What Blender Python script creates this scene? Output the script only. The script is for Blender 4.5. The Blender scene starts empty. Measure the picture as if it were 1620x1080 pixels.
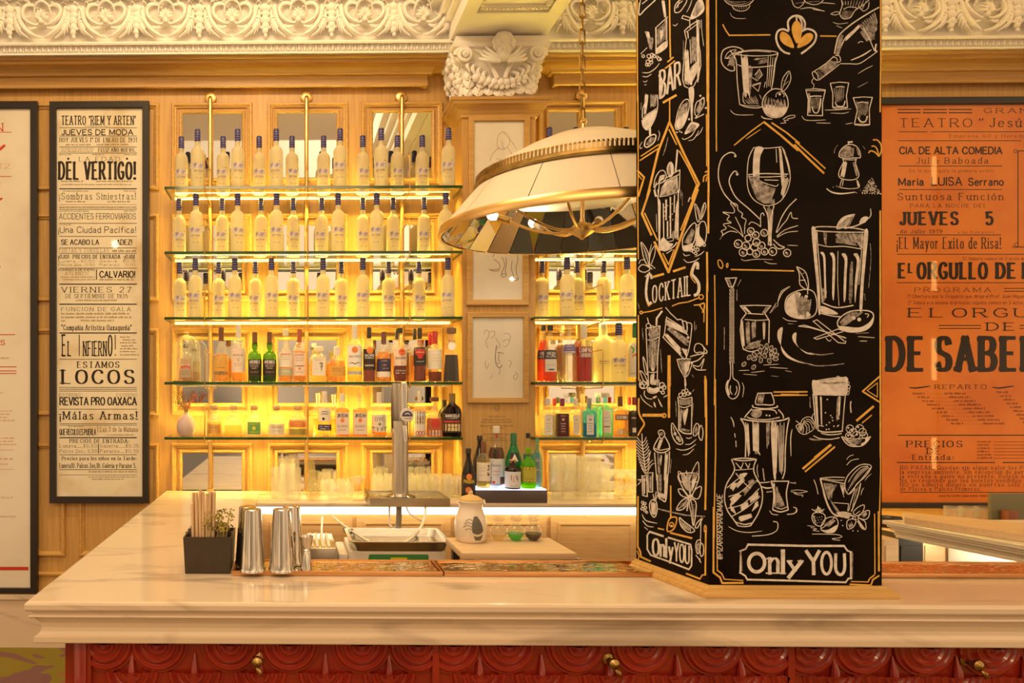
import bpy, bmesh, math, random
from math import sin, cos, pi, radians, atan2, sqrt
from mathutils import Vector, Matrix
from mathutils.geometry import tessellate_polygon
random.seed(7)
SC = bpy.context.scene
COL = SC.collection

# ---------------------------------------------------------------- camera, world, light, exposure
F = 1080.0                       # focal length in pixels of the 1620 x 1080 frame
PX0, PY0 = 445.0, 620.0          # principal point (the lens is shifted)
YAW = radians(0.8)
CZ = 1.55                        # eye height
cam_d = bpy.data.cameras.new('camera')
cam = bpy.data.objects.new('camera', cam_d)
COL.objects.link(cam)
cam_d.sensor_width = 36.0
cam_d.sensor_fit = 'HORIZONTAL'
cam_d.lens = F / 1620 * 36
cam_d.shift_x = (810 - PX0) / 1620
cam_d.shift_y = (PY0 - 540) / 1620
cam_d.clip_start = 0.05
cam.location = (0, 0, CZ)
cam.rotation_euler = (pi / 2, 0, YAW)
SC.camera = cam

world = bpy.data.worlds.new('room_ambience')
SC.world = world
world.use_nodes = True
_nt = world.node_tree
wbg = _nt.nodes['Background']
_tc = _nt.nodes.new('ShaderNodeTexCoord')
_sp = _nt.nodes.new('ShaderNodeSeparateXYZ')
_mr = _nt.nodes.new('ShaderNodeMapRange')
_mr.inputs['From Min'].default_value = -0.55
_mr.inputs['From Max'].default_value = 0.75
_rp = _nt.nodes.new('ShaderNodeValToRGB')
_rp.color_ramp.elements[0].position = 0.0
_rp.color_ramp.elements[0].color = (0.28, 0.18, 0.105, 1)
_rp.color_ramp.elements[1].position = 1.0
_rp.color_ramp.elements[1].color = (1.0, 0.69, 0.38, 1)
_e = _rp.color_ramp.elements.new(0.45)
_e.color = (0.62, 0.41, 0.23, 1)
_nt.links.new(_tc.outputs['Generated'], _sp.inputs[0])
_nt.links.new(_sp.outputs['Z'], _mr.inputs['Value'])
_nt.links.new(_mr.outputs[0], _rp.inputs[0])
# the unseen hall: patches of lamp-lit and dim wall
_nz = _nt.nodes.new('ShaderNodeTexNoise')
_nz.inputs['Scale'].default_value = 2.6
_nz.inputs['Detail'].default_value = 2.0
_m2 = _nt.nodes.new('ShaderNodeMapRange')
_m2.inputs['From Min'].default_value = 0.36
_m2.inputs['From Max'].default_value = 0.66
_m2.inputs['To Min'].default_value = 0.30
_m2.inputs['To Max'].default_value = 1.75
_mx = _nt.nodes.new('ShaderNodeVectorMath')
_mx.operation = 'SCALE'
_nt.links.new(_tc.outputs['Generated'], _nz.inputs['Vector'])
_nt.links.new(_nz.outputs['Fac'], _m2.inputs['Value'])
_nt.links.new(_rp.outputs[0], _mx.inputs[0])
_nt.links.new(_m2.outputs[0], _mx.inputs['Scale'])
_nt.links.new(_mx.outputs[0], wbg.inputs[0])
wbg.inputs[1].default_value = 1.4

def area_light(name, loc, target, size, power, color, size_y=None):
    d = bpy.data.lights.new(name, 'AREA')
    d.energy = power
    d.color = color
    d.size = size
    if size_y:
        d.shape = 'RECTANGLE'
        d.size_y = size_y
    o = bpy.data.objects.new(name, d)
    COL.objects.link(o)
    o.location = loc
    o.rotation_euler = (Vector(target) - Vector(loc)).to_track_quat('-Z', 'Y').to_euler()
    return o

area_light('ceiling_lamp_light', (-0.3, 2.25, 4.37), (-0.3, 2.25, 0.0), 1.1, 50, (1.0, 0.74, 0.46), 0.6)
area_light('hall_lamp_light', (-0.2, -1.5, 4.18), (0.9, 4.0, 2.4), 2.6, 45, (1.0, 0.64, 0.34), 0.34)
area_light('frieze_fill_left', (-0.45, 2.7, 4.30), (-0.45, 3.97, 3.62), 2.9, 13, (1.0, 0.68, 0.27), 0.10)  # fill light added to brighten the left frieze, no fitting hangs there
area_light('frieze_fill_right', (3.1, 2.7, 4.30), (3.1, 3.97, 3.62), 3.0, 10, (1.0, 0.66, 0.25), 0.10)  # same added fill for the right length of frieze

SC.view_settings.view_transform = 'Standard'
SC.view_settings.look = 'None'
SC.view_settings.exposure = 0.0
SC.view_settings.gamma = 1.0
SC.view_settings.use_curve_mapping = False
SC.cycles.max_bounces = 10
SC.cycles.transparent_max_bounces = 64
SC.cycles.transmission_bounces = 8
SC.cycles.sample_clamp_indirect = 4.0
SC.cycles.caustics_reflective = False
SC.cycles.caustics_refractive = False

# ---------------------------------------------------------------- from a pixel of the photo to a point of the place
def ray(px, py):
    u, v = (px - PX0) / F, (PY0 - py) / F
    return Vector((u * cos(YAW) - sin(YAW), cos(YAW) + u * sin(YAW), v))

def PY(px, py, y):               # on the upright plane at depth y
    d = ray(px, py)
    t = y / d.y
    return Vector((d.x * t, y, CZ + d.z * t))

def PZ(px, py, z):               # on the level plane at height z
    d = ray(px, py)
    t = (z - CZ) / d.z
    return Vector((d.x * t, d.y * t, z))

def PX(px, y):
    return PY(px, PY0, y).x

def ZY(py, y, px=460):
    return PY(px, py, y).z

# ---------------------------------------------------------------- materials
MATS = {}
def nm(name):
    m = bpy.data.materials.new(name)
    m.use_nodes = True
    nt = m.node_tree
    return m, nt, nt.nodes['Principled BSDF'], nt.nodes['Material Output']

def mat(name, col, rough=0.5, metal=0.0, spec=0.5, emit=None, es=1.0, coat=0.0, trans=0.0):
    if name in MATS:
        return MATS[name]
    m, nt, b, o = nm(name)
    b.inputs['Base Color'].default_value = (*col, 1)
    b.inputs['Roughness'].default_value = rough
    b.inputs['Metallic'].default_value = metal
    b.inputs['Specular IOR Level'].default_value = spec
    b.inputs['Coat Weight'].default_value = coat
    if emit:
        b.inputs['Emission Color'].default_value = (*emit, 1)
        b.inputs['Emission Strength'].default_value = es
    MATS[name] = m
    return m

def noisy(name, c1, c2, scale=(1, 1, 1), nscale=8.0, detail=5.0, rough=0.5, lo=0.35, hi=0.65, bump=0.0, metal=0.0, coat=0.0, spec=0.5, distort=0.0):
    """two tones mixed by stretched noise in object space: wood grain, paper stains, brushed metal, veins"""
    if name in MATS:
        return MATS[name]
    m, nt, b, o = nm(name)
    tc = nt.nodes.new('ShaderNodeTexCoord')
    mp = nt.nodes.new('ShaderNodeMapping')
    mp.inputs['Scale'].default_value = scale
    nz = nt.nodes.new('ShaderNodeTexNoise')
    nz.inputs['Scale'].default_value = nscale
    nz.inputs['Detail'].default_value = detail
    nz.inputs['Distortion'].default_value = distort
    rp = nt.nodes.new('ShaderNodeValToRGB')
    rp.color_ramp.elements[0].position = lo
    rp.color_ramp.elements[0].color = (*c1, 1)
    rp.color_ramp.elements[1].position = hi
    rp.color_ramp.elements[1].color = (*c2, 1)
    L = nt.links.new
    L(tc.outputs['Object'], mp.inputs['Vector'])
    L(mp.outputs['Vector'], nz.inputs['Vector'])
    L(nz.outputs['Fac'], rp.inputs['Fac'])
    L(rp.outputs['Color'], b.inputs['Base Color'])
    b.inputs['Roughness'].default_value = rough
    b.inputs['Metallic'].default_value = metal
    b.inputs['Coat Weight'].default_value = coat
    b.inputs['Specular IOR Level'].default_value = spec
    if bump:
        bp = nt.nodes.new('ShaderNodeBump')
        bp.inputs['Strength'].default_value = bump
        bp.inputs['Distance'].default_value = 0.004
        L(nz.outputs['Fac'], bp.inputs['Height'])
        L(bp.outputs['Normal'], b.inputs['Normal'])
    MATS[name] = m
    return m

def clear(name, tint=(1, 1, 1), gloss=(1, 1, 1), f=1.45, rough=0.02, body=None, bodymix=0.0):
    """thin clear glass or liquid: tinted see-through with a Fresnel sheen, optional milky body"""
    if name in MATS:
        return MATS[name]
    m = bpy.data.materials.new(name)
    m.use_nodes = True
    nt = m.node_tree
    nt.nodes.remove(nt.nodes['Principled BSDF'])
    o = nt.nodes['Material Output']
    tr = nt.nodes.new('ShaderNodeBsdfTransparent')
    tr.inputs[0].default_value = (*tint, 1)
    gl = nt.nodes.new('ShaderNodeBsdfGlossy')
    gl.inputs['Color'].default_value = (*gloss, 1)
    gl.inputs['Roughness'].default_value = rough
    lw = nt.nodes.new('ShaderNodeLayerWeight')
    lw.inputs[0].default_value = 0.5
    pw = nt.nodes.new('ShaderNodeMath')
    pw.operation = 'POWER'
    pw.inputs[1].default_value = 4.0
    fr = nt.nodes.new('ShaderNodeMath')
    fr.operation = 'MULTIPLY_ADD'
    fr.inputs[1].default_value = 0.75
    fr.inputs[2].default_value = ((f - 1) / (f + 1)) ** 2
    nt.links.new(lw.outputs['Facing'], pw.inputs[0])
    nt.links.new(pw.outputs[0], fr.inputs[0])
    mx = nt.nodes.new('ShaderNodeMixShader')
    L = nt.links.new
    L(fr.outputs[0], mx.inputs[0])
    src = tr.outputs[0]
    if body:
        df = nt.nodes.new('ShaderNodeBsdfTranslucent')
        df.inputs[0].default_value = (*body, 1)
        d2 = nt.nodes.new('ShaderNodeBsdfDiffuse')
        d2.inputs[0].default_value = (*body, 1)
        m1 = nt.nodes.new('ShaderNodeMixShader')
        m1.inputs[0].default_value = 0.5
        L(df.outputs[0], m1.inputs[1])
        L(d2.outputs[0], m1.inputs[2])
        m0 = nt.nodes.new('ShaderNodeMixShader')
        m0.inputs[0].default_value = bodymix
        L(tr.outputs[0], m0.inputs[1])
        L(m1.outputs[0], m0.inputs[2])
        src = m0.outputs[0]
    L(src, mx.inputs[1])
    L(gl.outputs[0], mx.inputs[2])
    L(mx.outputs[0], o.inputs['Surface'])
    MATS[name] = m
    return m

def glow(name, col, strength):
    if name in MATS:
        return MATS[name]
    m, nt, b, o = nm(name)
    nt.nodes.remove(b)
    e = nt.nodes.new('ShaderNodeEmission')
    e.inputs[0].default_value = (*col, 1)
    e.inputs[1].default_value = strength
    nt.links.new(e.outputs[0], o.inputs['Surface'])
    MATS[name] = m
    return m

OAK = noisy('oak_upright', (0.50, 0.28, 0.08), (0.62, 0.375, 0.12), (14, 14, 0.6), 6, 6, 0.42, 0.3, 0.7, 0.05)
OAKX = noisy('oak_level', (0.49, 0.27, 0.075), (0.61, 0.37, 0.115), (0.6, 14, 14), 6, 6, 0.42, 0.3, 0.7, 0.05)
PALEOAK = noisy('pale_oak', (0.62, 0.43, 0.25), (0.70, 0.52, 0.33), (1.2, 12, 12), 6, 6, 0.5, 0.3, 0.7)
CABOAK = noisy('cabinet_oak', (0.56, 0.33, 0.13), (0.66, 0.42, 0.18), (1.2, 12, 12), 6, 6, 0.45, 0.3, 0.7)
MARBLE = noisy('marble', (0.44, 0.345, 0.26), (0.70, 0.565, 0.42), (0.7, 2.4, 2.4), 2.2, 8, 0.13, 0.30, 0.47, 0.0, distort=1.6, spec=0.5)
PLASTER = mat('white_plaster', (0.92, 0.88, 0.81), 0.65, spec=0.25)
BRASS = mat('brass', (0.78, 0.52, 0.20), 0.33, 1.0)
BRASS_OLD = noisy('aged_brass', (0.30, 0.19, 0.055), (0.48, 0.31, 0.10), (1, 1, 1), 20, 3, 0.3, metal=1.0)
STEEL = noisy('brushed_steel', (0.64, 0.60, 0.54), (0.70, 0.66, 0.60), (30, 30, 1), 10, 3, 0.13, metal=1.0)
STEELX = noisy('steel_sheet', (0.60, 0.56, 0.50), (0.70, 0.66, 0.60), (1, 30, 30), 10, 3, 0.26, metal=1.0)
CHROME = mat('chrome', (0.8, 0.78, 0.75), 0.08, 1.0)
MIRROR = mat('mirror', (0.88, 0.87, 0.84), 0.02, 1.0)
BLACKF = mat('black_frame', (0.018, 0.012, 0.009), 0.35)
PAPER = noisy('aged_paper', (0.60, 0.44, 0.22), (0.80, 0.73, 0.56), (1, 1, 1), 3.0, 9, 0.75, 0.27, 0.46, spec=0.2)
PAPERW = noisy('pale_paper', (0.70, 0.62, 0.50), (0.80, 0.74, 0.62), (1, 1, 1), 2.0, 8, 0.75, 0.3, 0.5, spec=0.2)
ORANGEP = noisy('orange_paper', (0.66, 0.155, 0.02), (0.82, 0.25, 0.035), (1, 1, 1), 2.2, 8, 0.7, 0.3, 0.55, spec=0.2)
INK = mat('black_ink', (0.03, 0.018, 0.012), 0.8, spec=0.1)
INKF = mat('faded_ink', (0.26, 0.18, 0.10), 0.8, spec=0.1)
INKO = mat('faded_ink_on_orange', (0.24, 0.055, 0.012), 0.8, spec=0.1)
REDINK = mat('red_ink', (0.55, 0.05, 0.03), 0.8, spec=0.1)
REDINKF = mat('faded_red_ink', (0.62, 0.36, 0.26), 0.8, spec=0.1)
GLAZE = clear('picture_glass', (1, 1, 1), (1, 1, 1), 1.38, 0.03)
BOARD = noisy('blackboard', (0.006, 0.0032, 0.0018), (0.011, 0.0062, 0.0038), (1, 1, 1), 6, 5, 0.36, spec=0.05)
CHALK = noisy('white_chalk', (0.54, 0.49, 0.45), (0.74, 0.69, 0.65), (1, 1, 1), 60, 3, 0.85, 0.3, 0.6, spec=0.1)
CHALKF = noisy('rubbed_chalk', (0.14, 0.12, 0.11), (0.46, 0.42, 0.40), (1, 1, 1), 90, 4, 0.9, 0.35, 0.65, spec=0.1)
GOLDC = noisy('gold_chalk', (0.62, 0.34, 0.06), (0.76, 0.45, 0.10), (1, 1, 1), 40, 3, 0.7, 0.3, 0.6, spec=0.2)
REDP = noisy('red_lacquer', (0.22, 0.014, 0.007), (0.31, 0.023, 0.010), (1, 1, 1), 5, 4, 0.20, coat=0.6)
LED_Y = glow('shelf_led', (1.0, 0.645, 0.12), 185)
LED_R = glow('side_counter_led', (1.0, 0.82, 0.52), 26)
LED_B = glow('low_shelf_led', (1.0, 0.66, 0.15), 260)
LED_W = glow('counter_led', (1.0, 0.80, 0.50), 8)
SHELFG = clear('shelf_glass', (0.93, 0.97, 0.90), (1, 1, 1), 1.3, 0.02)
EDGEG = noisy('green_glass_edge', (0.012, 0.045, 0.012), (0.035, 0.10, 0.03), (1, 1, 1), 6, 3, 0.08)

# ---------------------------------------------------------------- mesh building
class MB:
    def __init__(s):
        s.v, s.f, s.m, s.sm = [], [], [], []

    def add(s, vs, fs, mi=0, smooth=False, M=None):
        o = len(s.v)
        s.v += [tuple(M @ Vector(p)) if M else tuple(p) for p in vs]
        for f in fs:
            s.f.append(tuple(i + o for i in f))
            s.m.append(mi)
            s.sm.append(smooth)
        return s

    def box(s, x0, x1, y0, y1, z0, z1, mi=0, M=None, b=0.0):
        if b:
            bm = bmesh.new()
            bmesh.ops.create_cube(bm, size=1)
            for q in bm.verts:
                q.co = Vector(((x0 + x1) / 2 + q.co.x * (x1 - x0), (y0 + y1) / 2 + q.co.y * (y1 - y0), (z0 + z1) / 2 + q.co.z * (z1 - z0)))
            bmesh.ops.bevel(bm, geom=list(bm.edges), offset=b, segments=2, affect='EDGES', profile=0.5)
            bm.verts.index_update()
            s.add([q.co[:] for q in bm.verts], [[q.index for q in f.verts] for f in bm.faces], mi, True, M)
            bm.free()
            return s
        vs = [(x, y, z) for x in (x0, x1) for y in (y0, y1) for z in (z0, z1)]
        return s.add(vs, [(0, 1, 3, 2), (4, 6, 7, 5), (0, 4, 5, 1), (2, 3, 7, 6), (0, 2, 6, 4), (1, 5, 7, 3)], mi, False, M)

    def lathe(s, prof, n=24, c=(0, 0, 0), sq=0.0, ax=1.0, ay=1.0, mi=0, M=None, caps=(True, True), a0=0.0, a1=2 * pi):
        """profile of (radius, z[, squareness]); rings may be squared and flattened"""
        full = abs(a1 - a0 - 2 * pi) < 1e-6
        k = n if full else n + 1
        vs, fs = [], []
        for p in prof:
            r, z = p[0], p[1]
            q = p[2] if len(p) > 2 else sq
            for i in range(k):
                a = a0 + (a1 - a0) * i / n
                ca, sa = cos(a), sin(a)
                rr = r
                if q:
                    e = 2 + q * 8
                    rr = r * (1 - q * 0.0) / ((abs(ca) ** e + abs(sa) ** e) ** (1 / e))
                vs.append((c[0] + rr * ca * ax, c[1] + rr * sa * ay, c[2] + z))
        for j in range(len(prof) - 1):
            for i in range(n if not full else k):
                i2 = (i + 1) % k if full else i + 1
                fs.append((j * k + i, j * k + i2, (j + 1) * k + i2, (j + 1) * k + i))
        s.add(vs, fs, mi, True, M)
        if full and caps[0] and prof[0][0] > 1e-5:
            s.add(vs[:k], [tuple(reversed(range(k)))], mi, False, M)
        if full and caps[1] and prof[-1][0] > 1e-5:
            s.add(vs[-k:], [tuple(range(k))], mi, False, M)
        return s

    def tube(s, pts, rad, n=8, mi=0, M=None, closed=False, flat=1.0):
        P = [Vector(p) for p in pts]
        m = len(P)
        R = rad if isinstance(rad, (list, tuple)) else [rad] * m
        vs, fs = [], []
        up = None
        for i in range(m):
            if closed:
                t = P[(i + 1) % m] - P[i - 1]
            else:
                t = P[min(i + 1, m - 1)] - P[max(i - 1, 0)]
            if t.length < 1e-9:
                t = Vector((0, 0, 1))
            t.normalize()
            if up is None:
                up = Vector((0, 0, 1)) if abs(t.z) < 0.9 else Vector((0, 1, 0))
            a = up - t * up.dot(t)
            if a.length < 1e-6:
                a = t.orthogonal()
            a.normalize()
            up = a
            b = t.cross(a)
            for k in range(n):
                an = 2 * pi * k / n
                vs.append(P[i] + a * (cos(an) * R[i]) + b * (sin(an) * R[i] * flat))
        for i in range(m if closed else m - 1):
            j = (i + 1) % m
            for k in range(n):
                fs.append((i * n + k, i * n + (k + 1) % n, j * n + (k + 1) % n, j * n + k))
        s.add(vs, fs, mi, True, M)
        if not closed:
            s.add(vs[:n], [tuple(reversed(range(n)))], mi, False, M)
            s.add(vs[-n:], [tuple(range(n))], mi, False, M)
        return s

    def prism(s, poly, z0, z1, mi=0, M=None):
        n = len(poly)
        vs = [(p[0], p[1], z0) for p in poly] + [(p[0], p[1], z1) for p in poly]
        fs = [tuple(reversed(range(n))), tuple(range(n, 2 * n))] + [(i, (i + 1) % n, n + (i + 1) % n, n + i) for i in range(n)]
        return s.add(vs, fs, mi, False, M)

    def runx(s, prof, x0, x1, mi=0, smooth=False):
        """profile of (y, z) drawn along x, ends closed; closed polygon"""
        n = len(prof)
        vs = [(x0, p[0], p[1]) for p in prof] + [(x1, p[0], p[1]) for p in prof]
        fs = [tuple(range(n)), tuple(reversed(range(n, 2 * n)))] + [(i, n + i, n + (i + 1) % n, (i + 1) % n) for i in range(n)]
        return s.add(vs, fs, mi, smooth)

    def path_run(s, path, prof, mi=0, closed=False):
        """profile of (offset to the right of the path, z) swept along a level path with mitred corners"""
        n, k = len(path), len(prof)
        vs, fs = [], []
        for i in range(n):
            p = Vector(path[i])
            if closed or 0 < i < n - 1:
                a = (p - Vector(path[i - 1])).normalized()
                b = (Vector(path[(i + 1) % n]) - p).normalized()
                na, nb = Vector((a.y, -a.x)), Vector((b.y, -b.x))
                m = (na + nb)
                m = m / max(1e-6, m.dot(na))
            else:
                a = (Vector(path[1]) - p) if i == 0 else (p - Vector(path[i - 1]))
                a.normalize()
                m = Vector((a.y, -a.x))
            for (d, z) in prof:
                vs.append((p.x + m.x * d, p.y + m.y * d, z))
        for i in range(n if closed else n - 1):
            j = (i + 1) % n
            for q in range(k - 1):
                fs.append((i * k + q, j * k + q, j * k + q + 1, i * k + q + 1))
        s.add(vs, fs, mi, False)
        if not closed:
            s.add(vs[:k], [tuple(range(k))], mi)
            s.add(vs[-k:], [tuple(reversed(range(k)))], mi)
        return s

    def frame(s, x0, x1, z0, z1, prof, y, mi=0):
        """picture-frame moulding on an upright plane facing -y; profile of (inset, rise)"""
        vs, fs = [], []
        k = len(prof)
        for (cx, cz, sx, sz) in ((x0, z0, 1, 1), (x1, z0, -1, 1), (x1, z1, -1, -1), (x0, z1, 1, -1)):
            for (d, h) in prof:
                vs.append((cx + sx * d, y - h, cz + sz * d))
        for i in range(4):
            j = (i + 1) % 4
            for q in range(k - 1):
                fs.append((i * k + q, j * k + q, j * k + q + 1, i * k + q + 1))
        return s.add(vs, fs, mi, False)

    def build(s, name, mats, parent=None, loc=None, sharp=35):
        me = bpy.data.meshes.new(name)
        me.from_pydata(s.v, [], s.f)
        for m in (mats if isinstance(mats, (list, tuple)) else [mats]):
            me.materials.append(m)
        if any(s.m):
            me.polygons.foreach_set('material_index', s.m)
        me.polygons.foreach_set('use_smooth', [True] * len(s.f) if any(s.sm) else [False] * len(s.f))
        if any(s.sm):
            me.set_sharp_from_angle(angle=radians(sharp))
        me.update()
        o = bpy.data.objects.new(name, me)
        COL.objects.link(o)
        if parent:
            o.parent = parent
        if loc:
            o.location = loc
        return o

def thing(name, label, cat, loc=(0, 0, 0), rz=0.0, group=None):
    o = bpy.data.objects.new(name, None)
    o.empty_display_size = 0.05
    COL.objects.link(o)
    o.location = loc
    o.rotation_euler = (0, 0, rz)
    tag(o, label, cat, group)
    return o

def tag(o, label, cat, group=None, kind=None):
    o['label'] = label
    o['category'] = cat
    if group:
        o['group'] = group
    if kind:
        o['kind'] = kind
    return o

def struct(o, label=None):
    o['kind'] = 'structure'
    if label:
        o['label'] = label
    return o

def copy_tree(o, parent=None):
    c = o.copy()
    COL.objects.link(c)
    if parent:
        c.parent = parent
    for ch in [q for q in COL.objects if q.parent == o]:
        copy_tree(ch, c)
    return c

ORD = ['first', 'second', 'third', 'fourth', 'fifth', 'sixth', 'seventh', 'eighth', 'ninth', 'tenth', 'eleventh', 'twelfth', 'thirteenth', 'fourteenth', 'fifteenth', 'sixteenth', 'seventeenth', 'eighteenth']

# ---------------------------------------------------------------- drawn lines and lettering (flat, in picture units, y down)
def smooth(pts, n=5, closed=False):
    m = len(pts)
    out = []
    rng = range(m if closed else m - 1)
    for i in rng:
        p0 = pts[(i - 1) % m] if closed else pts[max(i - 1, 0)]
        p1, p2 = pts[i], pts[(i + 1) % m]
        p3 = pts[(i + 2) % m] if closed else pts[min(i + 2, m - 1)]
        for k in range(n):
            t = k / n
            t2, t3 = t * t, t * t * t
            out.append(tuple(0.5 * (2 * b + (c - a) * t + (2 * a - 5 * b + 4 * c - d) * t2 + (3 * b - a - 3 * c + d) * t3) for a, b, c, d in zip(p0, p1, p2, p3)))
    out.append(tuple(pts[0]) if closed else tuple(pts[-1]))
    return out

class Pen:
    """collects flat ribbons and fills in picture units and lays them on a surface"""
    def __init__(s, place, normal=None):
        s.mb, s.k = MB(), 0
        if normal is None:
            s.place = place
        else:                       # each stroke lies a hair over the one before it
            nv = Vector(normal)
            s.place = lambda x, y: place(x, y) + nv * (1.2e-5 * (s.k % 50))

    def quadstrip(s, L, R, mi):
        n = len(L)
        s.k += 1
        s.mb.add([s.place(*p) for p in L] + [s.place(*p) for p in R], [(i, i + 1, n + i + 1, n + i) for i in range(n - 1)], mi)

    def line(s, pts, w, mi=0, curve=False, taper=False, closed=False, wv=None):
        """w: width of level strokes, wv: width of upright strokes"""
        if curve and len(pts) > 2:
            pts = smooth(pts, 5, closed)
        elif closed:
            pts = list(pts) + [pts[0]]
        n = len(pts)
        if n < 2:
            return
        if not curve and n > 2:
            for i in range(n - 1):
                s.seg(pts[i], pts[i + 1], w, wv, mi)
            return
        if n == 2:
            if not taper:
                return s.seg(pts[0], pts[1], w, wv, mi)
            pts = [tuple(a + (b - a) * t for a, b in zip(*pts)) for t in (0, .25, .5, .75, 1)]
            n = 5
        L, R = [], []
        for i in range(n):
            a, b = pts[max(i - 1, 0)], pts[min(i + 1, n - 1)]
            if closed and i in (0, n - 1):
                a, b = pts[-2], pts[1]
            dx, dy = b[0] - a[0], b[1] - a[1]
            l = sqrt(dx * dx + dy * dy) or 1
            dx, dy = dx / l, dy / l
            h = (w if wv is None else w + (wv - w) * abs(dy)) / 2
            if taper:
                h *= 0.25 + 0.75 * sin(pi * min(1, max(0, (i + 0.5) / n))) ** 0.6
            L.append((pts[i][0] - dy * h, pts[i][1] + dx * h))
            R.append((pts[i][0] + dy * h, pts[i][1] - dx * h))
        s.quadstrip(L, R, mi)

    def seg(s, a, b, w, wv=None, mi=0):
        dx, dy = b[0] - a[0], b[1] - a[1]
        l = sqrt(dx * dx + dy * dy)
        if l < 1e-6:
            return
        dx, dy = dx / l, dy / l
        h = (w if wv is None else w + (wv - w) * abs(dy)) / 2
        e = h * 0.6
        a = (a[0] - dx * e, a[1] - dy * e)
        b = (b[0] + dx * e, b[1] + dy * e)
        s.quadstrip([(a[0] - dy * h, a[1] + dx * h), (b[0] - dy * h, b[1] + dx * h)], [(a[0] + dy * h, a[1] - dx * h), (b[0] + dy * h, b[1] - dx * h)], mi)

    def rect(s, x0, y0, x1, y1, mi=0):
        s.quadstrip([(x0, y0), (x1, y0)], [(x0, y1), (x1, y1)], mi)

    def fill(s, pts, mi=0, curve=False):
        if curve:
            pts = smooth(pts, 4, True)[:-1]
        s.k += 1
        tri = tessellate_polygon([[Vector((p[0], p[1], 0)) for p in pts]])
        s.mb.add([s.place(*p) for p in pts], [tuple(t) for t in tri], mi)

    def scan(s, pts, mi=0, rows=14, cols=5):
        """the same filled shape laid on as narrow rows, so that it follows a curved face"""
        ys = [p[1] for p in pts]
        y0, y1 = min(ys), max(ys)
        hh = (y1 - y0) / rows
        s.k += 1
        for r in range(rows):
            y = y0 + (r + .5) * hh
            xs = []
            for a, b in zip(pts, pts[1:] + pts[:1]):
                if (a[1] <= y) != (b[1] <= y):
                    xs.append(a[0] + (b[0] - a[0]) * (y - a[1]) / (b[1] - a[1]))
            xs.sort()
            for a, b in zip(xs[::2], xs[1::2]):
                u = [a + (b - a) * i / cols for i in range(cols + 1)]
                s.quadstrip([(q, y - hh / 2) for q in u], [(q, y + hh / 2) for q in u], mi)

    def disc(s, x, y, r, mi=0, ry=None, n=14):
        s.fill([(x + r * cos(2 * pi * i / n), y + (ry or r) * sin(2 * pi * i / n)) for i in range(n)], mi)

    def ring(s, x, y, r, w, mi=0, ry=None, n=16, a0=0, a1=2 * pi):
        s.line([(x + r * cos(a0 + (a1 - a0) * i / n), y + (ry or r) * sin(a0 + (a1 - a0) * i / n)) for i in range(n + 1)], w, mi, curve=True)

    def text(s, t, x0, x1, y0, y1, w=0.13, thin=None, serif=False, mi=0, slant=0.0, path=None):
        """letters fitted between x0..x1, cap line y0, base line y1; w and thin are stroke widths by cap height"""
        h = y1 - y0
        gap = 0.44 if serif else 0.24
        total = 0.0
        lay = []
        for ch in t:
            if ch == ' ':
                total += 0.58 if serif else 0.42
                continue
            g = GLYPH.get(ch) or GLYPH.get(ch.upper()) or GLYPH['-']
            lay.append((total, g))
            total += g[0] + gap
        total = max(total - gap, 0.05)
        pad = min(w * h, .25 * (x1 - x0) / max(total, .3)) / 2
        sx = (x1 - x0 - 2 * pad) / total if total > 0.06 else 1
        wv = min(w * h, max(sx * ((0.36 if w > .23 else 0.235) if serif else 0.27), h * 0.04))
        ext = min(wv * .85 + h * .02, max(0.0, (gap * sx - wv) * .47))
        wh = (thin * h) if thin else min(w * h, wv * 1.1)
        def T(x, y, off):
            X, Y = x0 + pad + (off + x) * sx + slant * y * h, y1 - y * h
            return path(X, Y) if path else (X, Y)
        for off, g in lay:
            for (cv, pts) in g[1]:
                q = [T(x, y, off) for x, y in pts]
                s.line(q, wh, mi, curve=cv, wv=wv)
                if serif:
                    for e, e2 in ((0, 1), (-1, -2)):
                        (xa, ya), (xb, yb) = pts[e], pts[e2]
                        if min(abs(ya), abs(ya - 1), abs(ya - .66)) < .03 and abs(yb - ya) > abs(xb - xa) * 0.8 and len(pts) > 1 and abs(yb - ya) > .02:
                            x, y = q[e]
                            th = max(wh, wv * .35) if serif is True else wh
                            dy = th / 2 * (1 if ya > .1 else -1)
                            s.rect(x - wv / 2 - ext, y - th / 2 + dy * .6, x + wv / 2 + ext, y + th / 2 + dy * .6, mi)

    def scribble(s, x0, x1, y, h, mi=0, words=None):
        """print too small to read: words as rows of short strokes"""
        x = x0
        while x < x1 - h * .3:
            n = random.randint(2, 8)
            for i in range(n):
                if x > x1:
                    break
                hh = h * random.choice((.7, .7, 1, .75))
                s.rect(x, y - hh, x + h * .34, y, mi)
                if random.random() < .5:
                    s.rect(x, y - h * .72, x + h * .55, y - h * .52, mi)
                x += h * .62
            x += h * .5

    def build(s, name, mats, parent=None):
        return s.mb.build(name, mats, parent)

def _g(spec):
    out = {}
    for row in spec.strip().split('\n'):
        ch, st = row.split(' ', 1)
        strokes = []
        mx = 0
        for q in st.split('|'):
            q = q.strip()
            cv = q.startswith('~')
            pts = [tuple(float(a) for a in p.split(',')) for p in q.lstrip('~').split()]
            mx = max(mx, max(p[0] for p in pts))
            strokes.append((cv, pts))
        out[ch] = (mx, strokes)
    return out

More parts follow.
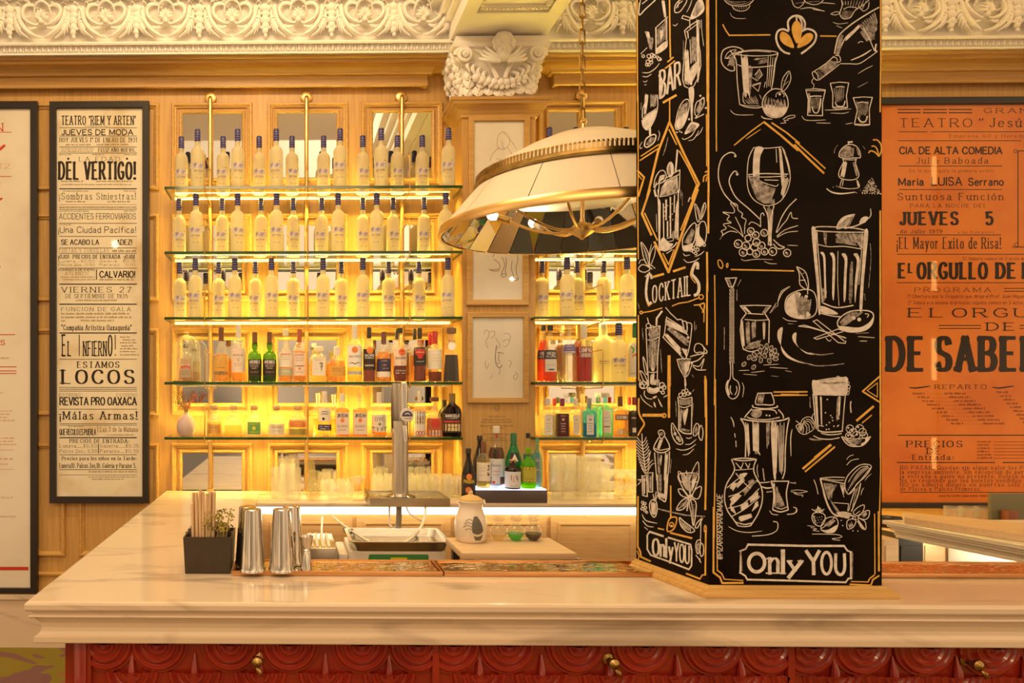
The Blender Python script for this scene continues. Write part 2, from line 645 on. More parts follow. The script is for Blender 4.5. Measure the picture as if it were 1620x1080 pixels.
GLYPH = _g('''
A 0,0 .37,1|.37,1 .74,0|.14,.34 .60,.34
B 0,0 0,1|~0,1 .3,1 .52,.95 .6,.78 .52,.6 .3,.53 0,.53|~.3,.53 .56,.46 .66,.27 .56,.06 .32,0 0,0
C ~.68,.74 .6,.93 .38,1 .12,.86 0,.5 .12,.14 .38,0 .6,.07 .7,.26
D 0,0 0,1|~0,1 .3,1 .58,.85 .7,.5 .58,.15 .3,0 0,0
E 0,0 0,1|0,1 .58,1|0,.52 .46,.52|0,0 .6,0
F 0,0 0,1|0,1 .58,1|0,.52 .45,.52
G ~.68,.76 .6,.93 .38,1 .12,.86 0,.5 .12,.14 .38,0 .6,.06 .7,.18 .7,.42|.42,.42 .72,.42
H 0,0 0,1|.66,0 .66,1|0,.5 .66,.5
I .02,0 .02,1
J ~.4,1 .4,.35 .36,.08 .2,0 .05,.06 0,.24
K 0,0 0,1|.6,1 0,.4|.2,.58 .66,0
L 0,1 0,0|0,0 .55,0
M 0,0 0,1|0,1 .4,.15|.4,.15 .8,1|.8,1 .8,0
N 0,0 0,1|0,1 .66,0|.66,0 .66,1
O ~.37,1 .1,.87 0,.5 .1,.13 .37,0 .64,.13 .74,.5 .64,.87 .37,1
P 0,0 0,1|~0,1 .36,1 .58,.93 .64,.74 .58,.55 .36,.47 0,.47
Q ~.37,1 .1,.87 0,.5 .1,.13 .37,0 .64,.13 .74,.5 .64,.87 .37,1|.42,.26 .74,-.08
R 0,0 0,1|~0,1 .36,1 .56,.94 .62,.75 .56,.57 .36,.5 0,.5|.32,.5 .68,0
S ~.58,.78 .5,.95 .3,1 .1,.93 .03,.75 .12,.58 .32,.5 .52,.42 .6,.24 .52,.06 .3,0 .1,.05 0,.24
T .34,0 .34,1|0,1 .68,1
U ~0,1 0,.35 .06,.1 .33,0 .6,.1 .66,.35 .66,1
V 0,1 .35,0|.35,0 .7,1
W 0,1 .25,0|.25,0 .5,.9|.5,.9 .75,0|.75,0 1,1
X 0,0 .66,1|0,1 .66,0
Y 0,1 .34,.46|.34,.46 .68,1|.34,.46 .34,0
Z 0,1 .6,1|.6,1 0,0|0,0 .62,0
Ñ 0,0 0,1|0,1 .66,0|.66,0 .66,1|~.12,1.14 .25,1.22 .42,1.14 .54,1.22
Ó ~.37,1 .1,.87 0,.5 .1,.13 .37,0 .64,.13 .74,.5 .64,.87 .37,1|.34,1.1 .5,1.26
a ~.05,.53 .14,.65 .3,.66 .42,.55 .42,.3 .42,.1 .5,0|~.42,.4 .18,.37 .02,.24 .06,.05 .2,0 .42,.13
b 0,0 0,1|~0,.5 .15,.65 .35,.64 .48,.33 .35,.02 .15,.01 0,.15
c ~.44,.52 .3,.66 .1,.6 0,.33 .1,.06 .28,0 .45,.12
d .48,0 .48,1|~.48,.5 .33,.65 .13,.64 0,.33 .13,.02 .33,.01 .48,.15
e ~.02,.36 .25,.36 .47,.37 .42,.58 .25,.66 .08,.57 0,.33 .08,.07 .27,0 .46,.12
f ~.38,.94 .28,1 .16,.92 .14,.72 .14,.4 .14,0|0,.64 .32,.64
g ~.44,.5 .3,.65 .12,.64 0,.36 .12,.08 .3,.08 .44,.2|~.44,.66 .44,.2 .44,-.1 .3,-.28 .05,-.22
h 0,0 0,1|~0,.45 .15,.62 .32,.65 .44,.52 .44,.3 .44,0
i .02,0 .02,.66|.02,.86 .02,.94
j ~.15,.66 .15,.0 .12,-.2 0,-.28|.15,.86 .15,.94
k 0,0 0,1|.42,.66 0,.25|.16,.4 .46,0
l .02,0 .02,1
m 0,0 0,.66|~0,.45 .12,.62 .26,.65 .36,.52 .36,.3 .36,0|~.36,.45 .48,.62 .62,.65 .72,.52 .72,.3 .72,0
n 0,0 0,.66|~0,.45 .15,.62 .32,.65 .44,.52 .44,.3 .44,0
ñ 0,0 0,.66|~0,.45 .15,.62 .32,.65 .44,.52 .44,.3 .44,0|~.04,.82 .15,.9 .28,.82 .4,.9
o ~.25,.66 .06,.58 0,.33 .06,.08 .25,0 .44,.08 .5,.33 .44,.58 .25,.66
p 0,-.3 0,.66|~0,.5 .15,.65 .35,.64 .48,.33 .35,.02 .15,.01 0,.15
q .48,-.3 .48,.66|~.48,.5 .33,.65 .13,.64 0,.33 .13,.02 .33,.01 .48,.15
r 0,0 0,.66|~0,.4 .12,.6 .24,.66 .34,.62
s ~.38,.52 .3,.64 .18,.66 .05,.6 .04,.46 .2,.35 .37,.25 .38,.1 .26,0 .1,.02 0,.14
t ~.14,.9 .14,.4 .14,.1 .24,0 .36,.06|0,.65 .32,.65
u ~0,.66 0,.3 .06,.05 .2,0 .36,.08 .44,.25|.44,.66 .44,0
v 0,.66 .23,0|.23,0 .46,.66
w 0,.66 .18,0|.18,0 .36,.6|.36,.6 .54,0|.54,0 .72,.66
x 0,0 .44,.66|0,.66 .44,0
y 0,.66 .23,0|.48,.66 .1,-.3
z 0,.65 .4,.65|.4,.65 0,.02|0,.02 .42,.02
á ~.05,.53 .14,.65 .3,.66 .42,.55 .42,.3 .42,.1 .5,0|~.42,.4 .18,.37 .02,.24 .06,.05 .2,0 .42,.13|.2,.78 .34,.96
í .02,0 .02,.66|.0,.8 .12,.98
ó ~.25,.66 .06,.58 0,.33 .06,.08 .25,0 .44,.08 .5,.33 .44,.58 .25,.66|.22,.78 .36,.96
ú ~0,.66 0,.3 .06,.05 .2,0 .36,.08 .44,.25|.44,.66 .44,0|.2,.78 .34,.96
0 ~.3,1 .08,.87 0,.5 .08,.13 .3,0 .52,.13 .6,.5 .52,.87 .3,1
1 .2,0 .2,1|0,.82 .2,1
2 ~.03,.75 .1,.94 .3,1 .5,.92 .55,.72 .42,.48 .2,.24 0,.02|0,.0 .58,.0
3 ~.03,.82 .14,.97 .3,1 .5,.92 .53,.74 .42,.56 .22,.53|~.22,.53 .46,.48 .57,.28 .48,.06 .27,0 .1,.04 0,.2
4 .44,0 .44,1|.44,1 0,.3|0,.3 .6,.3
5 .08,1 .52,1|.08,1 .05,.55|~.05,.55 .24,.64 .46,.56 .56,.33 .46,.07 .26,0 .08,.04 0,.2
6 ~.5,.9 .32,1 .12,.85 0,.45 .08,.1 .3,0 .5,.1 .56,.32 .46,.55 .28,.6 .1,.5 .02,.35
7 0,1 .55,1|.55,1 .2,0
8 ~.3,.53 .1,.62 .05,.78 .13,.95 .3,1 .47,.95 .55,.78 .5,.62 .3,.53 .08,.44 0,.26 .08,.06 .3,0 .52,.06 .6,.26 .52,.44 .3,.53
9 ~.06,.1 .26,0 .46,.15 .57,.55 .5,.9 .28,1 .08,.9 .01,.68 .1,.46 .28,.4 .46,.5 .55,.65
! .03,.3 .03,1|.03,0 .03,.06
¡ .03,-.3 .03,.4|.03,.6 .03,.66
. .03,0 .03,.07
, .05,.08 .0,-.12
: .03,.05 .03,.12|.03,.5 .03,.57
; .03,.05 .0,-.12|.03,.5 .03,.57
- 0,.4 .3,.4
' .03,1 .0,.75
" .03,1 0,.75|.2,1 .17,.75
“ .08,1 0,.78|.26,1 .18,.78
$ ~.5,.78 .42,.93 .28,.97 .1,.9 .05,.72 .28,.5 .48,.3 .44,.1 .28,.03 .1,.08 0,.22|.27,1.08 .27,-.08
º ~.14,1 .02,.92 .02,.76 .14,.68 .26,.76 .26,.92 .14,1
@ ~.6,.3 .5,.26 .5,.7 .35,.78 .2,.6 .22,.3 .4,.25 .5,.45|~.6,.3 .78,.5 .7,.85 .4,1 .1,.85 0,.5 .1,.12 .4,0 .65,.08
''')
# ================================================================ the room
WY = 4.17                        # face of the back wall
PYF = 3.95                       # face of the pilaster
XL, XR = PX(-320, WY), PX(2050, WY)

def carpet():
    m, nt, b, o = nm('patterned_carpet')
    tc = nt.nodes.new('ShaderNodeTexCoord')
    nz = nt.nodes.new('ShaderNodeTexNoise')
    nz.inputs['Scale'].default_value = 1.9
    nz.inputs['Distortion'].default_value = 1.2
    rp = nt.nodes.new('ShaderNodeValToRGB')
    rp.color_ramp.interpolation = 'CONSTANT'
    e = rp.color_ramp.elements
    e[0].position, e[0].color = 0.0, (0.17, 0.075, 0.075, 1)
    e[1].position, e[1].color = 0.47, (0.20, 0.155, 0.012, 1)
    x = e.new(0.60)
    x.color = (0.26, 0.11, 0.035, 1)
    nt.links.new(tc.outputs['Object'], nz.inputs['Vector'])
    nt.links.new(nz.outputs['Fac'], rp.inputs['Fac'])
    nt.links.new(rp.outputs['Color'], b.inputs['Base Color'])
    b.inputs['Roughness'].default_value = 0.9
    return m

struct(MB().box(XL, XR, -3.0, WY + 0.1, -0.1, 0.0).build('floor', carpet()))
wall = struct(MB().box(XL, XR, WY, WY + 0.12, 0.0, 4.45).build('wall_back', OAK))
struct(MB().box(XL, XR, 0.6, WY + 0.1, 4.40, 4.50).build('ceiling', PLASTER))

# ---- oak panelling with mirrors
def panel(x0, x1, y0, y1, mx0=None, mx1=None, my0=None, my1=None):
    a, b = PX(x0, WY), PX(x1, WY)
    zt, zb = ZY(y0, WY), ZY(y1, WY)
    q = MB().frame(a, b, zb, zt, [(0, 0), (0.001, 0.016), (0.006, 0.022), (0.016, 0.022), (0.021, 0.012), (0.030, 0.009), (0.034, 0.0)], WY)
    if mx0:
        c, d = PX(mx0, WY), PX(mx1, WY)
        e, f = ZY(my1, WY), ZY(my0, WY)
        q.frame(c - 0.022, d + 0.022, e - 0.022, f + 0.022, [(0, 0), (0.002, 0.012), (0.008, 0.016), (0.016, 0.013), (0.022, 0.003)], WY)
        q.build('panel_moulding', OAKX, wall)
        MB().box(c, d, WY - 0.004, WY + 0.01, e, f).build('mirror_pane', MIRROR, wall)
    else:
        q.build('panel_moulding', OAKX, wall)
        MB().box(a + 0.034, b - 0.034, WY - 0.003, WY + 0.01, zb + 0.034, zt - 0.034).build('panel_field', OAK, wall)

ROWS = ((163, 300, 180, 281), (338, 476, 357, 459), (519, 657, 538, 637), (701, 880, 717, 862))
COLS = ((271.6, 399.5, 289, 382.6), (423, 551, 439.6, 532), (571, 700, 590, 682), (850, 991, 868, 971), (1012, 1152, 1030, 1134), (1175, 1315, 1193, 1297))
for (y0, y1, m0, m1) in ROWS:
    for (x0, x1, c0, c1) in COLS:
        panel(x0, x1, y0, y1, c0, c1, m0, m1)
    panel(126, 252, y0, y1)
    panel(-40, 104, y0, y1)
panel(126, 252, 905, 1000)
panel(-40, 104, 905, 1000)

# ---- oak cornice, its two lengths stopping either side of the pilaster
def zz(py, y):
    return ZY(py, y)
def off(py, d):
    return (d, zz(py, WY - d))
OAKC = [(0.0, zz(139, WY)), off(138, 0.045), off(136, 0.052), off(119, 0.052), off(118, 0.07), off(116.5, 0.075), off(113, 0.078), off(107, 0.095), off(102, 0.125), off(100, 0.15),
        off(98.5, 0.16), off(94, 0.16), off(92.5, 0.172), off(90, 0.18), off(87, 0.185), (0.0, zz(84, WY - 0.19))]
xa = PX(672, WY) - 0.045
xb = PX(873, WY) + 0.045
MB().path_run([(XL, WY), (xa, WY), (xa, WY + 0.1)], OAKC).build('oak_cornice', OAKX, wall)
MB().path_run([(xb, WY + 0.1), (xb, WY), (XR, WY)], OAKC).build('oak_cornice', OAKX, wall)

# ---- plaster entablature: leaf band, fillets, and the frieze of scrolls
ZF0 = zz(63, WY - 0.2)
fr = MB()
zt_oak = zz(85.5, WY - 0.19)
FY = WY - 0.20
FPROF = [(WY, zt_oak), (FY - 0.015, zt_oak), (FY - 0.02, zz(84, FY - 0.02)), (FY + 0.005, zz(82, FY)), (FY - 0.012, zz(71, FY)), (FY - 0.035, zz(69, FY - .035)), (FY - 0.04, zz(66, FY - .04)), (FY - 0.02, zz(64, FY - .02)), (FY + 0.02, zz(61, FY)),
         (FY + 0.03, zz(40, FY)), (FY + 0.0, zz(8, FY)), (FY - 0.10, zz(-40, FY)), (FY - 0.16, 4.45), (WY, 4.45)]
fr.runx(FPROF, XL, XR)
entab = struct(fr.build('trim_1', PLASTER))
# small leaf tongues along the band
lt = MB()
x = PX(-10, FY)
step = 0.0325
while x < PX(1900, FY):
    if True:
        z0, z1 = zz(81.5, FY), zz(72, FY)
        y = FY - 0.006
        lt.add([(x - step * .42, y, z1), (x, y - 0.012, z1), (x + step * .42, y, z1), (x + step * .22, y - 0.004, z0 + .006), (x, y - 0.012, z0), (x - step * .22, y - 0.004, z0 + .006)],
               [(0, 5, 4, 1), (1, 4, 3, 2)])
        lt.tube([(x + step / 2, y - 0.004, z1), (x + step / 2, y - 0.006, z0)], 0.0028, 4)
    x += step
lt.build('leaf_band', PLASTER, entab)

# scrolls, leaves, shells and drops of the frieze
def leafc(mb, pts, r0, r1, flat=0.7, n=7, lift=0.0):
    p = smooth([(PX(a, FY), FY - 0.012 - lift - (c if len(q) > 2 else 0), ZY(b, FY)) for q in pts for (a, b, c) in [(q[0], q[1], q[2] if len(q) > 2 else 0)]], 4)
    k = len(p)
    rad = [max(0.002, (r0 + (r1 - r0) * i / (k - 1)) * (0.35 + 0.65 * sin(pi * min(1, 0.12 + 0.86 * i / (k - 1))) ** 0.7)) for i in range(k)]
    mb.tube(p, rad, n, flat=flat)

def boss(mb, x, y, r, lift=0.0, sq=(1, 1)):
    c = Vector((PX(x, FY), FY - 0.01 - lift, ZY(y, FY)))
    R = r / F * FY
    mb.lathe([(0.001, 0.9), (0.45, 0.8), (0.85, 0.5), (1.0, 0.12), (1.0, -0.3)], 10, M=Matrix.Translation(c) @ Matrix.Rotation(pi / 2, 4, 'X') @ Matrix.Diagonal((R * sq[0], R * sq[1], R * 0.8, 1)), caps=(False, False))

def motif(mb, x, s=1.0, flip=1):
    f = lambda q: [(x + flip * (a) * s, b, *c) for a, b, *c in q]
    # big leafy C-scroll sweeping under the shell, both sides
    for m in (1, -1):
        g = lambda q: f([(m * a, b, *c) for a, b, *c in q])
        leafc(mb, g([(44, 12), (42, 30, .01), (31, 48, .02), (14, 58, .015), (2, 58)]), .030, .016)
        leafc(mb, g([(50, 10), (50, 32, .01), (40, 51, .02), (24, 61, .01)]), .018, .010)
        leafc(mb, g([(36, 16, .01), (33, 30, .025), (22, 40, .03), (10, 42, .02), (6, 36, .01), (12, 31)]), .019, .010)
        leafc(mb, g([(10, 44, .02), (20, 47, .02), (27, 40, .01), (26, 33)]), .012, .006)
        leafc(mb, g([(8, 12), (20, 8, .01), (32, 12, .02), (36, 22, .01), (28, 27), (23, 21)]), .013, .006)
        for k in range(5):
            a = 0.25 + k * 0.32
            leafc(mb, g([(33, 34, .01), (33 + 16 * cos(a - .4), 34 + 19 * sin(a - .4), .025), (33 + 22 * cos(a), 34 + 24 * sin(a), .01)]), .010, .004, n=5)
        for k in range(4):
            leafc(mb, g([(52, 12 + k * 11), (57, 15 + k * 11, .02), (60, 23 + k * 11)]), .010, .004, n=5)
    # shell
    for k in range(7):
        a = pi * (0.08 + 0.14 * k)
        leafc(mb, f([(0, 34, .02), (7 * cos(a), 34 - 9 * sin(a), .045), (14 * cos(a), 34 - 17 * sin(a), .02)]), .006, .012, n=6)
    boss(mb, x, 36, 5, .03)
    leafc(mb, f([(-16, 22, .0), (-12, 10, .02), (0, 5, .03), (12, 10, .02), (16, 22, .0)]), .010, .010)

def drop(mb, x):
    for k, (y, r) in enumerate(((16, 7), (26, 6), (35, 7), (44, 6), (52, 4.5), (59, 3))):
        boss(mb, x + (k % 2 - .5), y, r, .015)
    for m in (1, -1):
        leafc(mb, [(x + m * 2, 22), (x + m * 10, 15, .025), (x + m * 14, 25, .01)], .012, .004)
        leafc(mb, [(x + m * 2, 40), (x + m * 9, 32, .025), (x + m * 12, 42, .01)], .010, .004)

fz = MB()
for cx in (-34, 69, 170, 264, 368, 472, 576, 668, 930, 1030, 1134, 1238, 1342, 1446, 1550, 1654, 1758, 1862):
    motif(fz, cx, 0.84)
for cx in (18, 118, 217, 316, 420, 524, 622, 982, 1082, 1186, 1290, 1394, 1498, 1602, 1706, 1810):
    drop(fz, cx)
for i in range(-4, 214):
    X = i * 9.0
    if True:
        boss(fz, X, -1 + 2.5 * sin(i * 1.7), 5.5, .03 + .01 * sin(i * 2.3), (1, 0.8))
        if i % 2:
            leafc(fz, [(X, 8), (X + 4, 5, .02), (X + 9, 9)], .008, .004, n=5)
fz.build('frieze_scrolls', PLASTER, entab, sharp=60)

# ---- ceiling beam running towards the viewer
BX0, BX1 = PX(719, 3.84), PX(870, 3.84)
BZ = zz(51, 3.84)
bm_ = MB()
bm_.box(BX0, BX1, 1.0, WY, BZ + 0.03, 4.45)
bmx = (BX0 + BX1) / 2
# soffit border and recessed field
for (a, b, c, d) in ((BX0, BX0 + .075, 1.0, 4.1), (BX1 - .075, BX1, 1.0, 4.1), (BX0 + .075, BX1 - .075, 3.66, 4.1)):
    bm_.box(a, b, c, d, BZ, BZ + 0.03)
for (a, b, c, d) in ((BX0 + .083, BX0 + .10, 1.0, 3.645), (BX1 - .10, BX1 - .083, 1.0, 3.645), (BX0 + .083, BX1 - .083, 3.628, 3.645)):
    bm_.box(a, b, c, d, BZ + 0.012, BZ + 0.03)
for m, X in ((-1, BX0), (1, BX1)):
    for (w, z0, z1) in ((.03, .10, .14), (.06, .14, .20), (.11, .20, .26), (.16, .26, .45)):
        bm_.box(min(X, X + m * w), max(X, X + m * w), 1.0, WY - 0.1, BZ + z0, BZ + z1)
beam = struct(bm_.build('trim_2', PLASTER))
bb = MB()
for i in range(84):
    y = 1.05 + i * 0.031
    for X in (BX0 + .0915, BX1 - .0915):
        bb.box(X - .006, X + .006, y, y + .018, BZ + 0.005, BZ + 0.013)
for i in range(16):
    X = BX0 + .10 + i * (BX1 - BX0 - .2) / 15
    bb.box(X - .008, X + .008, 3.63, 3.642, BZ + 0.005, BZ + 0.013)
bb.build('bead_row', PLASTER, beam)

# ---- pilaster with oak cap
PL0, PL1 = PX(731, PYF), PX(847, PYF)
PZT = zz(186, PYF)
pil = struct(MB().box(PL0, PL1, PYF, WY + 0.02, 0.0, PZT).build('trim_3', OAK))
path = [(PL0, WY), (PL0, PYF), (PL1, PYF), (PL1, WY)]
capp = [(0.0, zz(190, PYF)), (0.012, zz(188, PYF)), (0.014, zz(184, PYF)), (0.02, zz(182, PYF)), (0.026, zz(175, PYF - .03)), (0.045, zz(168, PYF - .045)), (0.062, zz(165, PYF - .06)), (0.066, zz(160, PYF - .066)), (0.075, zz(159, PYF - .07)), (0.078, zz(154, PYF - .078)), (0.0, zz(152, PYF - .078))]
MB().path_run(path, capp).build('pilaster_cap', OAKX, pil)
MB().box(PL0, PL1, PYF, WY, zz(190, PYF), zz(153, PYF - .07)).build('cap_core', OAKX, pil)

# ---- plaster capital with volutes, winged head and leaves
cz0, cz1 = zz(152, 3.9), zz(56, 3.84)
cap_ = MB()
ccx = (PL0 + PL1) / 2 - 0.012
hw0, hw1 = (PL1 - PL0) / 2 - 0.02, (BX1 - BX0) / 2 - 0.01
H = cz1 - cz0
yb = 4.13
def capbox(z, hw, yf):
    return [(ccx - hw, yb, z), (ccx - hw, yf, z), (ccx + hw, yf, z), (ccx + hw, yb, z)]
lv = [(0, hw0, 3.93), (.1, hw0 + .005, 3.925), (.35, hw0 + .015, 3.915), (.6, hw0 + .04, 3.90), (.78, hw1 - .02, 3.87), (.80, hw1 + .015, 3.85), (.86, hw1 + .02, 3.845), (.93, hw1 - .005, 3.86), (1.0, hw1, 3.86)]
vs = []
for (t, hw, yf) in lv:
    vs += capbox(cz0 + t * H, hw, yf)
fs = []
for i in range(len(lv) - 1):
    for k in range(3):
        fs.append((i * 4 + k, i * 4 + k + 1, (i + 1) * 4 + k + 1, (i + 1) * 4 + k))
cap_.add(vs, fs + [(0, 3, 2, 1), tuple(range(len(vs) - 4, len(vs)))])
capital = struct(cap_.build('trim_4', PLASTER))
def spiral(c, r, turns, dirx, y, n=40, plane='x', depth=.05):
    pts = []
    for i in range(n):
        a = -pi / 2 + turns * 2 * pi * i / (n - 1)
        rr = r * (1 - 0.86 * i / (n - 1))
        if plane == 'x':
            pts.append((c[0] - dirx * rr * sin(a) , y - depth * i / n, c[2] + rr * cos(a) * -1 * -1))
        else:
            pts.append((c[0] - depth * i / n, c[1] - rr * sin(a), c[2] + rr * cos(a)))
    return pts
vo = MB()
zc = cz0 + H * .66
for m, cx in ((-1, PX(734, 3.86)), (1, PX(851, 3.86))):
    pts = spiral((cx, 0, zc), .046, 2.1, m, 3.868, depth=.035)
    vo.tube(pts, [.015 - .008 * i / 39 for i in range(40)], 8)
    vo.lathe([(.001, .012), (.009, .008), (.012, 0)], 10, M=Matrix.Translation((cx, 3.835, zc)) @ Matrix.Rotation(pi / 2, 4, 'X'), caps=(False, False))
    vo.lathe([(.044, 0), (.047, .02), (.044, .10), (.044, .2)], 18, M=Matrix.Translation((cx, 3.87, zc)) @ Matrix.Rotation(-pi / 2, 4, 'X'), caps=(True, True))
    # stalk from the volute down to the middle
    vo.tube(smooth([(cx - m * .02, 3.88, zc + .045), (cx - m * .10, 3.875, zc + .02), (cx - m * .16, 3.87, zc - .07), (ccx + m * .02, 3.865, zc - .13)], 5), [.012] * 15 + [.008], 7)
    for k in range(4):
        a = cx - m * (.05 + k * .03)
        vo.tube(smooth([(a, 3.895, zc - .02 - k * .02), (a + m * .03, 3.87, zc - .05 - k * .018), (a + m * .015, 3.87, zc - .09 - k * .015)], 4), [.006, .009, .011, .012, .012, .011, .009, .006, .004], 6)
vo.build('volutes', PLASTER, capital)
# leaves at the foot and along the visible side
lf = MB()
rnd = random.Random(3)
def blob(x, y, z, r, ry=.6):
    lf.lathe([(.001, 1), (.5, .86), (.86, .5), (1, 0), (.86, -.5), (.5, -.86), (.001, -1)], 8, M=Matrix.Translation((x, y, z)) @ Matrix.Rotation(rnd.uniform(-.6, .6), 4, 'Y') @ Matrix.Diagonal((r, r * ry, r * 1.15, 1)), caps=(False, False))
def petal(x, y, z, w, h, lean, tilt):
    M = Matrix.Translation((x, y, z)) @ Matrix.Rotation(tilt, 4, 'Y') @ Matrix.Rotation(lean, 4, 'X')
    lf.lathe([(.001, -1), (.55, -.8), (.92, -.35), (1, .1), (.8, .55), (.45, .85), (.001, 1)], 10, M=M @ Matrix.Diagonal((w, .011, h, 1)), caps=(False, False))
    lf.tube([(M @ Vector((0, -.010, -h * .8))), (M @ Vector((0, -.015, 0))), (M @ Vector((0, -.011, h * .8)))], [.003, .0045, .002], 6)
    for m in (-1, 1):
        lf.tube([(M @ Vector((0, -.011, -h * .3))), (M @ Vector((m * w * .5, -.010, h * .15))), (M @ Vector((m * w * .75, -.005, h * .45)))], [.0025, .003, .0015], 5)
for row, (n, zr, w, h) in enumerate(((7, .030, .036, .040), (6, .070, .034, .042), (7, .108, .028, .036))):
    for i in range(n):
        u = (i - (n - 1) / 2) / n
        petal(ccx + u * 2 * (hw0 + .01) * 1.02, 3.912 - .006 * row, cz0 + zr + .010 * rnd.uniform(-1, 1) - .03 * (row == 2) * (1 - abs(u) * 2), w, h, -.32, -u * .9 + rnd.uniform(-.15, .15))
for i in range(9):             # hanging swag of fruit across the middle
    u = (i - 4) / 4
    blob(ccx + u * hw0 * .72, 3.880, cz0 + .062 + .028 * u * u, .017 + .006 * rnd.random(), .9)
    blob(ccx + u * hw0 * .66 + .01, 3.885, cz0 + .040 + .030 * u * u, .012 + .004 * rnd.random(), .9)
for i in range(7):            # fruit and foliage down the shelf side of the capital
    z = cz0 + .01 + i * .036
    for k in range(5):
        petal(ccx - hw0 - .008 - .045 * (i / 6), 3.93 + k * .045, z + .01, .024, .034, -.2, .5 + rnd.uniform(-.4, .4))
        blob(ccx - hw0 - .015 - .045 * (i / 6) - rnd.random() * .02, 3.93 + k * .045, z + rnd.random() * .02, .014 + rnd.random() * .012, 1)
        blob(ccx + hw0 + .012 + .05 * (i / 6), 3.93 + k * .045, z + rnd.random() * .02, .014 + rnd.random() * .008, 1)
lf.build('foliage', PLASTER, capital, sharp=70)
# the small head with curls, its chin on a pair of folded wings
hd = MB()
hx, hy, hz = ccx + .004, 3.835, cz0 + H * .73
hp = []
for (r, z) in ((.001, -.068), (.020, -.066), (.031, -.054), (.038, -.035), (.043, -.010), (.047, .02), (.046, .045), (.036, .066), (.018, .078), (.001, .081)):
    hp.append((r, z))
hd.lathe(hp, 16, c=(hx, hy, hz), ay=.95, caps=(False, False))
hd.tube([(hx, hy - .041, hz + .016), (hx, hy - .05, hz - .004), (hx, hy - .056, hz - .016), (hx, hy - .044, hz - .021)], [.004, .006, .008, .005], 7)          # nose
for m in (-1, 1):
    hd.lathe([(.001, .006), (.006, .004), (.008, 0)], 8, M=Matrix.Translation((hx + m * .017, hy - .039, hz + .010)) @ Matrix.Rotation(pi / 2, 4, 'X'), caps=(False, False))   # eyes
    hd.tube(smooth([(hx + m * .007, hy - .042, hz + .020), (hx + m * .017, hy - .043, hz + .025), (hx + m * .029, hy - .034, hz + .019)], 4), .0035, 6)                   # brow
    hd.lathe([(.001, .010), (.012, .006), (.016, -.004)], 8, M=Matrix.Translation((hx + m * .021, hy - .030, hz - .020)) @ Matrix.Rotation(pi / 2, 4, 'X'), caps=(False, False))  # cheek
    hd.tube([(hx + m * .045, hy - .004, hz + .014), (hx + m * .052, hy - .006, hz + .002), (hx + m * .046, hy - .006, hz - .012)], .006, 6)                                # ear
    for k in range(4):
        hd.tube(smooth([(hx + m * .02, hy - .01, hz - .06 - .006 * k), (hx + m * (.06 + .012 * k), hy - .015, hz - .035 - .012 * k), (hx + m * (.10 + .012 * k), hy + .005, hz + .015 - .022 * k)], 4), [.006, .008, .009, .010, .010, .009, .008, .006, .004], 6)
hd.tube(smooth([(hx - .012, hy - .042, hz - .034), (hx, hy - .045, hz - .031), (hx + .012, hy - .042, hz - .034)], 3), .0035, 6)
hd.tube(smooth([(hx - .009, hy - .041, hz - .041), (hx, hy - .044, hz - .043), (hx + .009, hy - .041, hz - .041)], 3), .0035, 6)
hd.build('carved_head', PLASTER, capital, sharp=70)
hr = MB()
for i in range(26):
    a = pi * (-.12 + 1.24 * i / 25)
    for k in range(2):
        R = .052 - .012 * k
        hr.lathe([(.001, 1), (.7, .7), (1, 0), (.7, -.7), (.001, -1)], 7, M=Matrix.Translation((hx + R * cos(a) + .003 * sin(i * 5), hy - .010 - .018 * k, hz + .024 + R * sin(a) * 1.1)) @ Matrix.Diagonal((.013, .013, .013, 1)), caps=(False, False))
hr.build('curly_hair', PLASTER, capital, sharp=70)

# ---- dado and skirting at the far left
sk = MB()
sk.box(XL, PX(300, 4.1), WY - 0.05, WY, 0.0, zz(948, 4.12))
sk.box(XL, PX(300, 4.1), WY - 0.07, WY, zz(950, 4.1), zz(943, 4.1))
struct(sk.build('baseboard_back', MARBLE))
# ================================================================ the bar: marble top, red carved cabinets, back counter
ZC = 0.95
CF = PZ(600, 954.5, ZC).y                        # front edge of the marble
CBK = PZ(600, 892.0, ZC).y                       # its inner edge
XO = PZ(150, 864, ZC).x                          # outer edge of the left arm
XI = PZ(390, 845, ZC).x                          # inner edge of the left arm
YBC = PZ(700, 796, ZC).y                         # front of the back counter
XRT = PX(1900, CF)
EDGE = [(-.05, .950), (-.010, .950), (-.003, .947), (0, .941), (0, .928), (-.004, .922), (-.012, .919), (-.016, .917), (-.016, .911), (-.010, .909), (-.008, .905), (-.012, .901), (-.019, .899),
        (-.026, .892), (-.034, .880), (-.037, .866), (-.035, .855), (-.028, .846), (-.020, .842), (-.020, .828), (-.022, .825), (-.08, .825)]
top = thing('marble_countertop', 'long white marble bar top with moulded edge, wrapping round to the wall on the left', 'countertop', (0, 0, 0))
mb = MB().path_run([(XO, WY - .026), (XO, CF), (XRT, CF)], EDGE)
e = .05
mb.prism([(XO + e, WY - .026), (XO + e, CF + e), (XRT, CF + e), (XRT, CBK), (XI, CBK), (XI, WY - .026)], .92, ZC)
mb.build('top_slab', MARBLE, top)

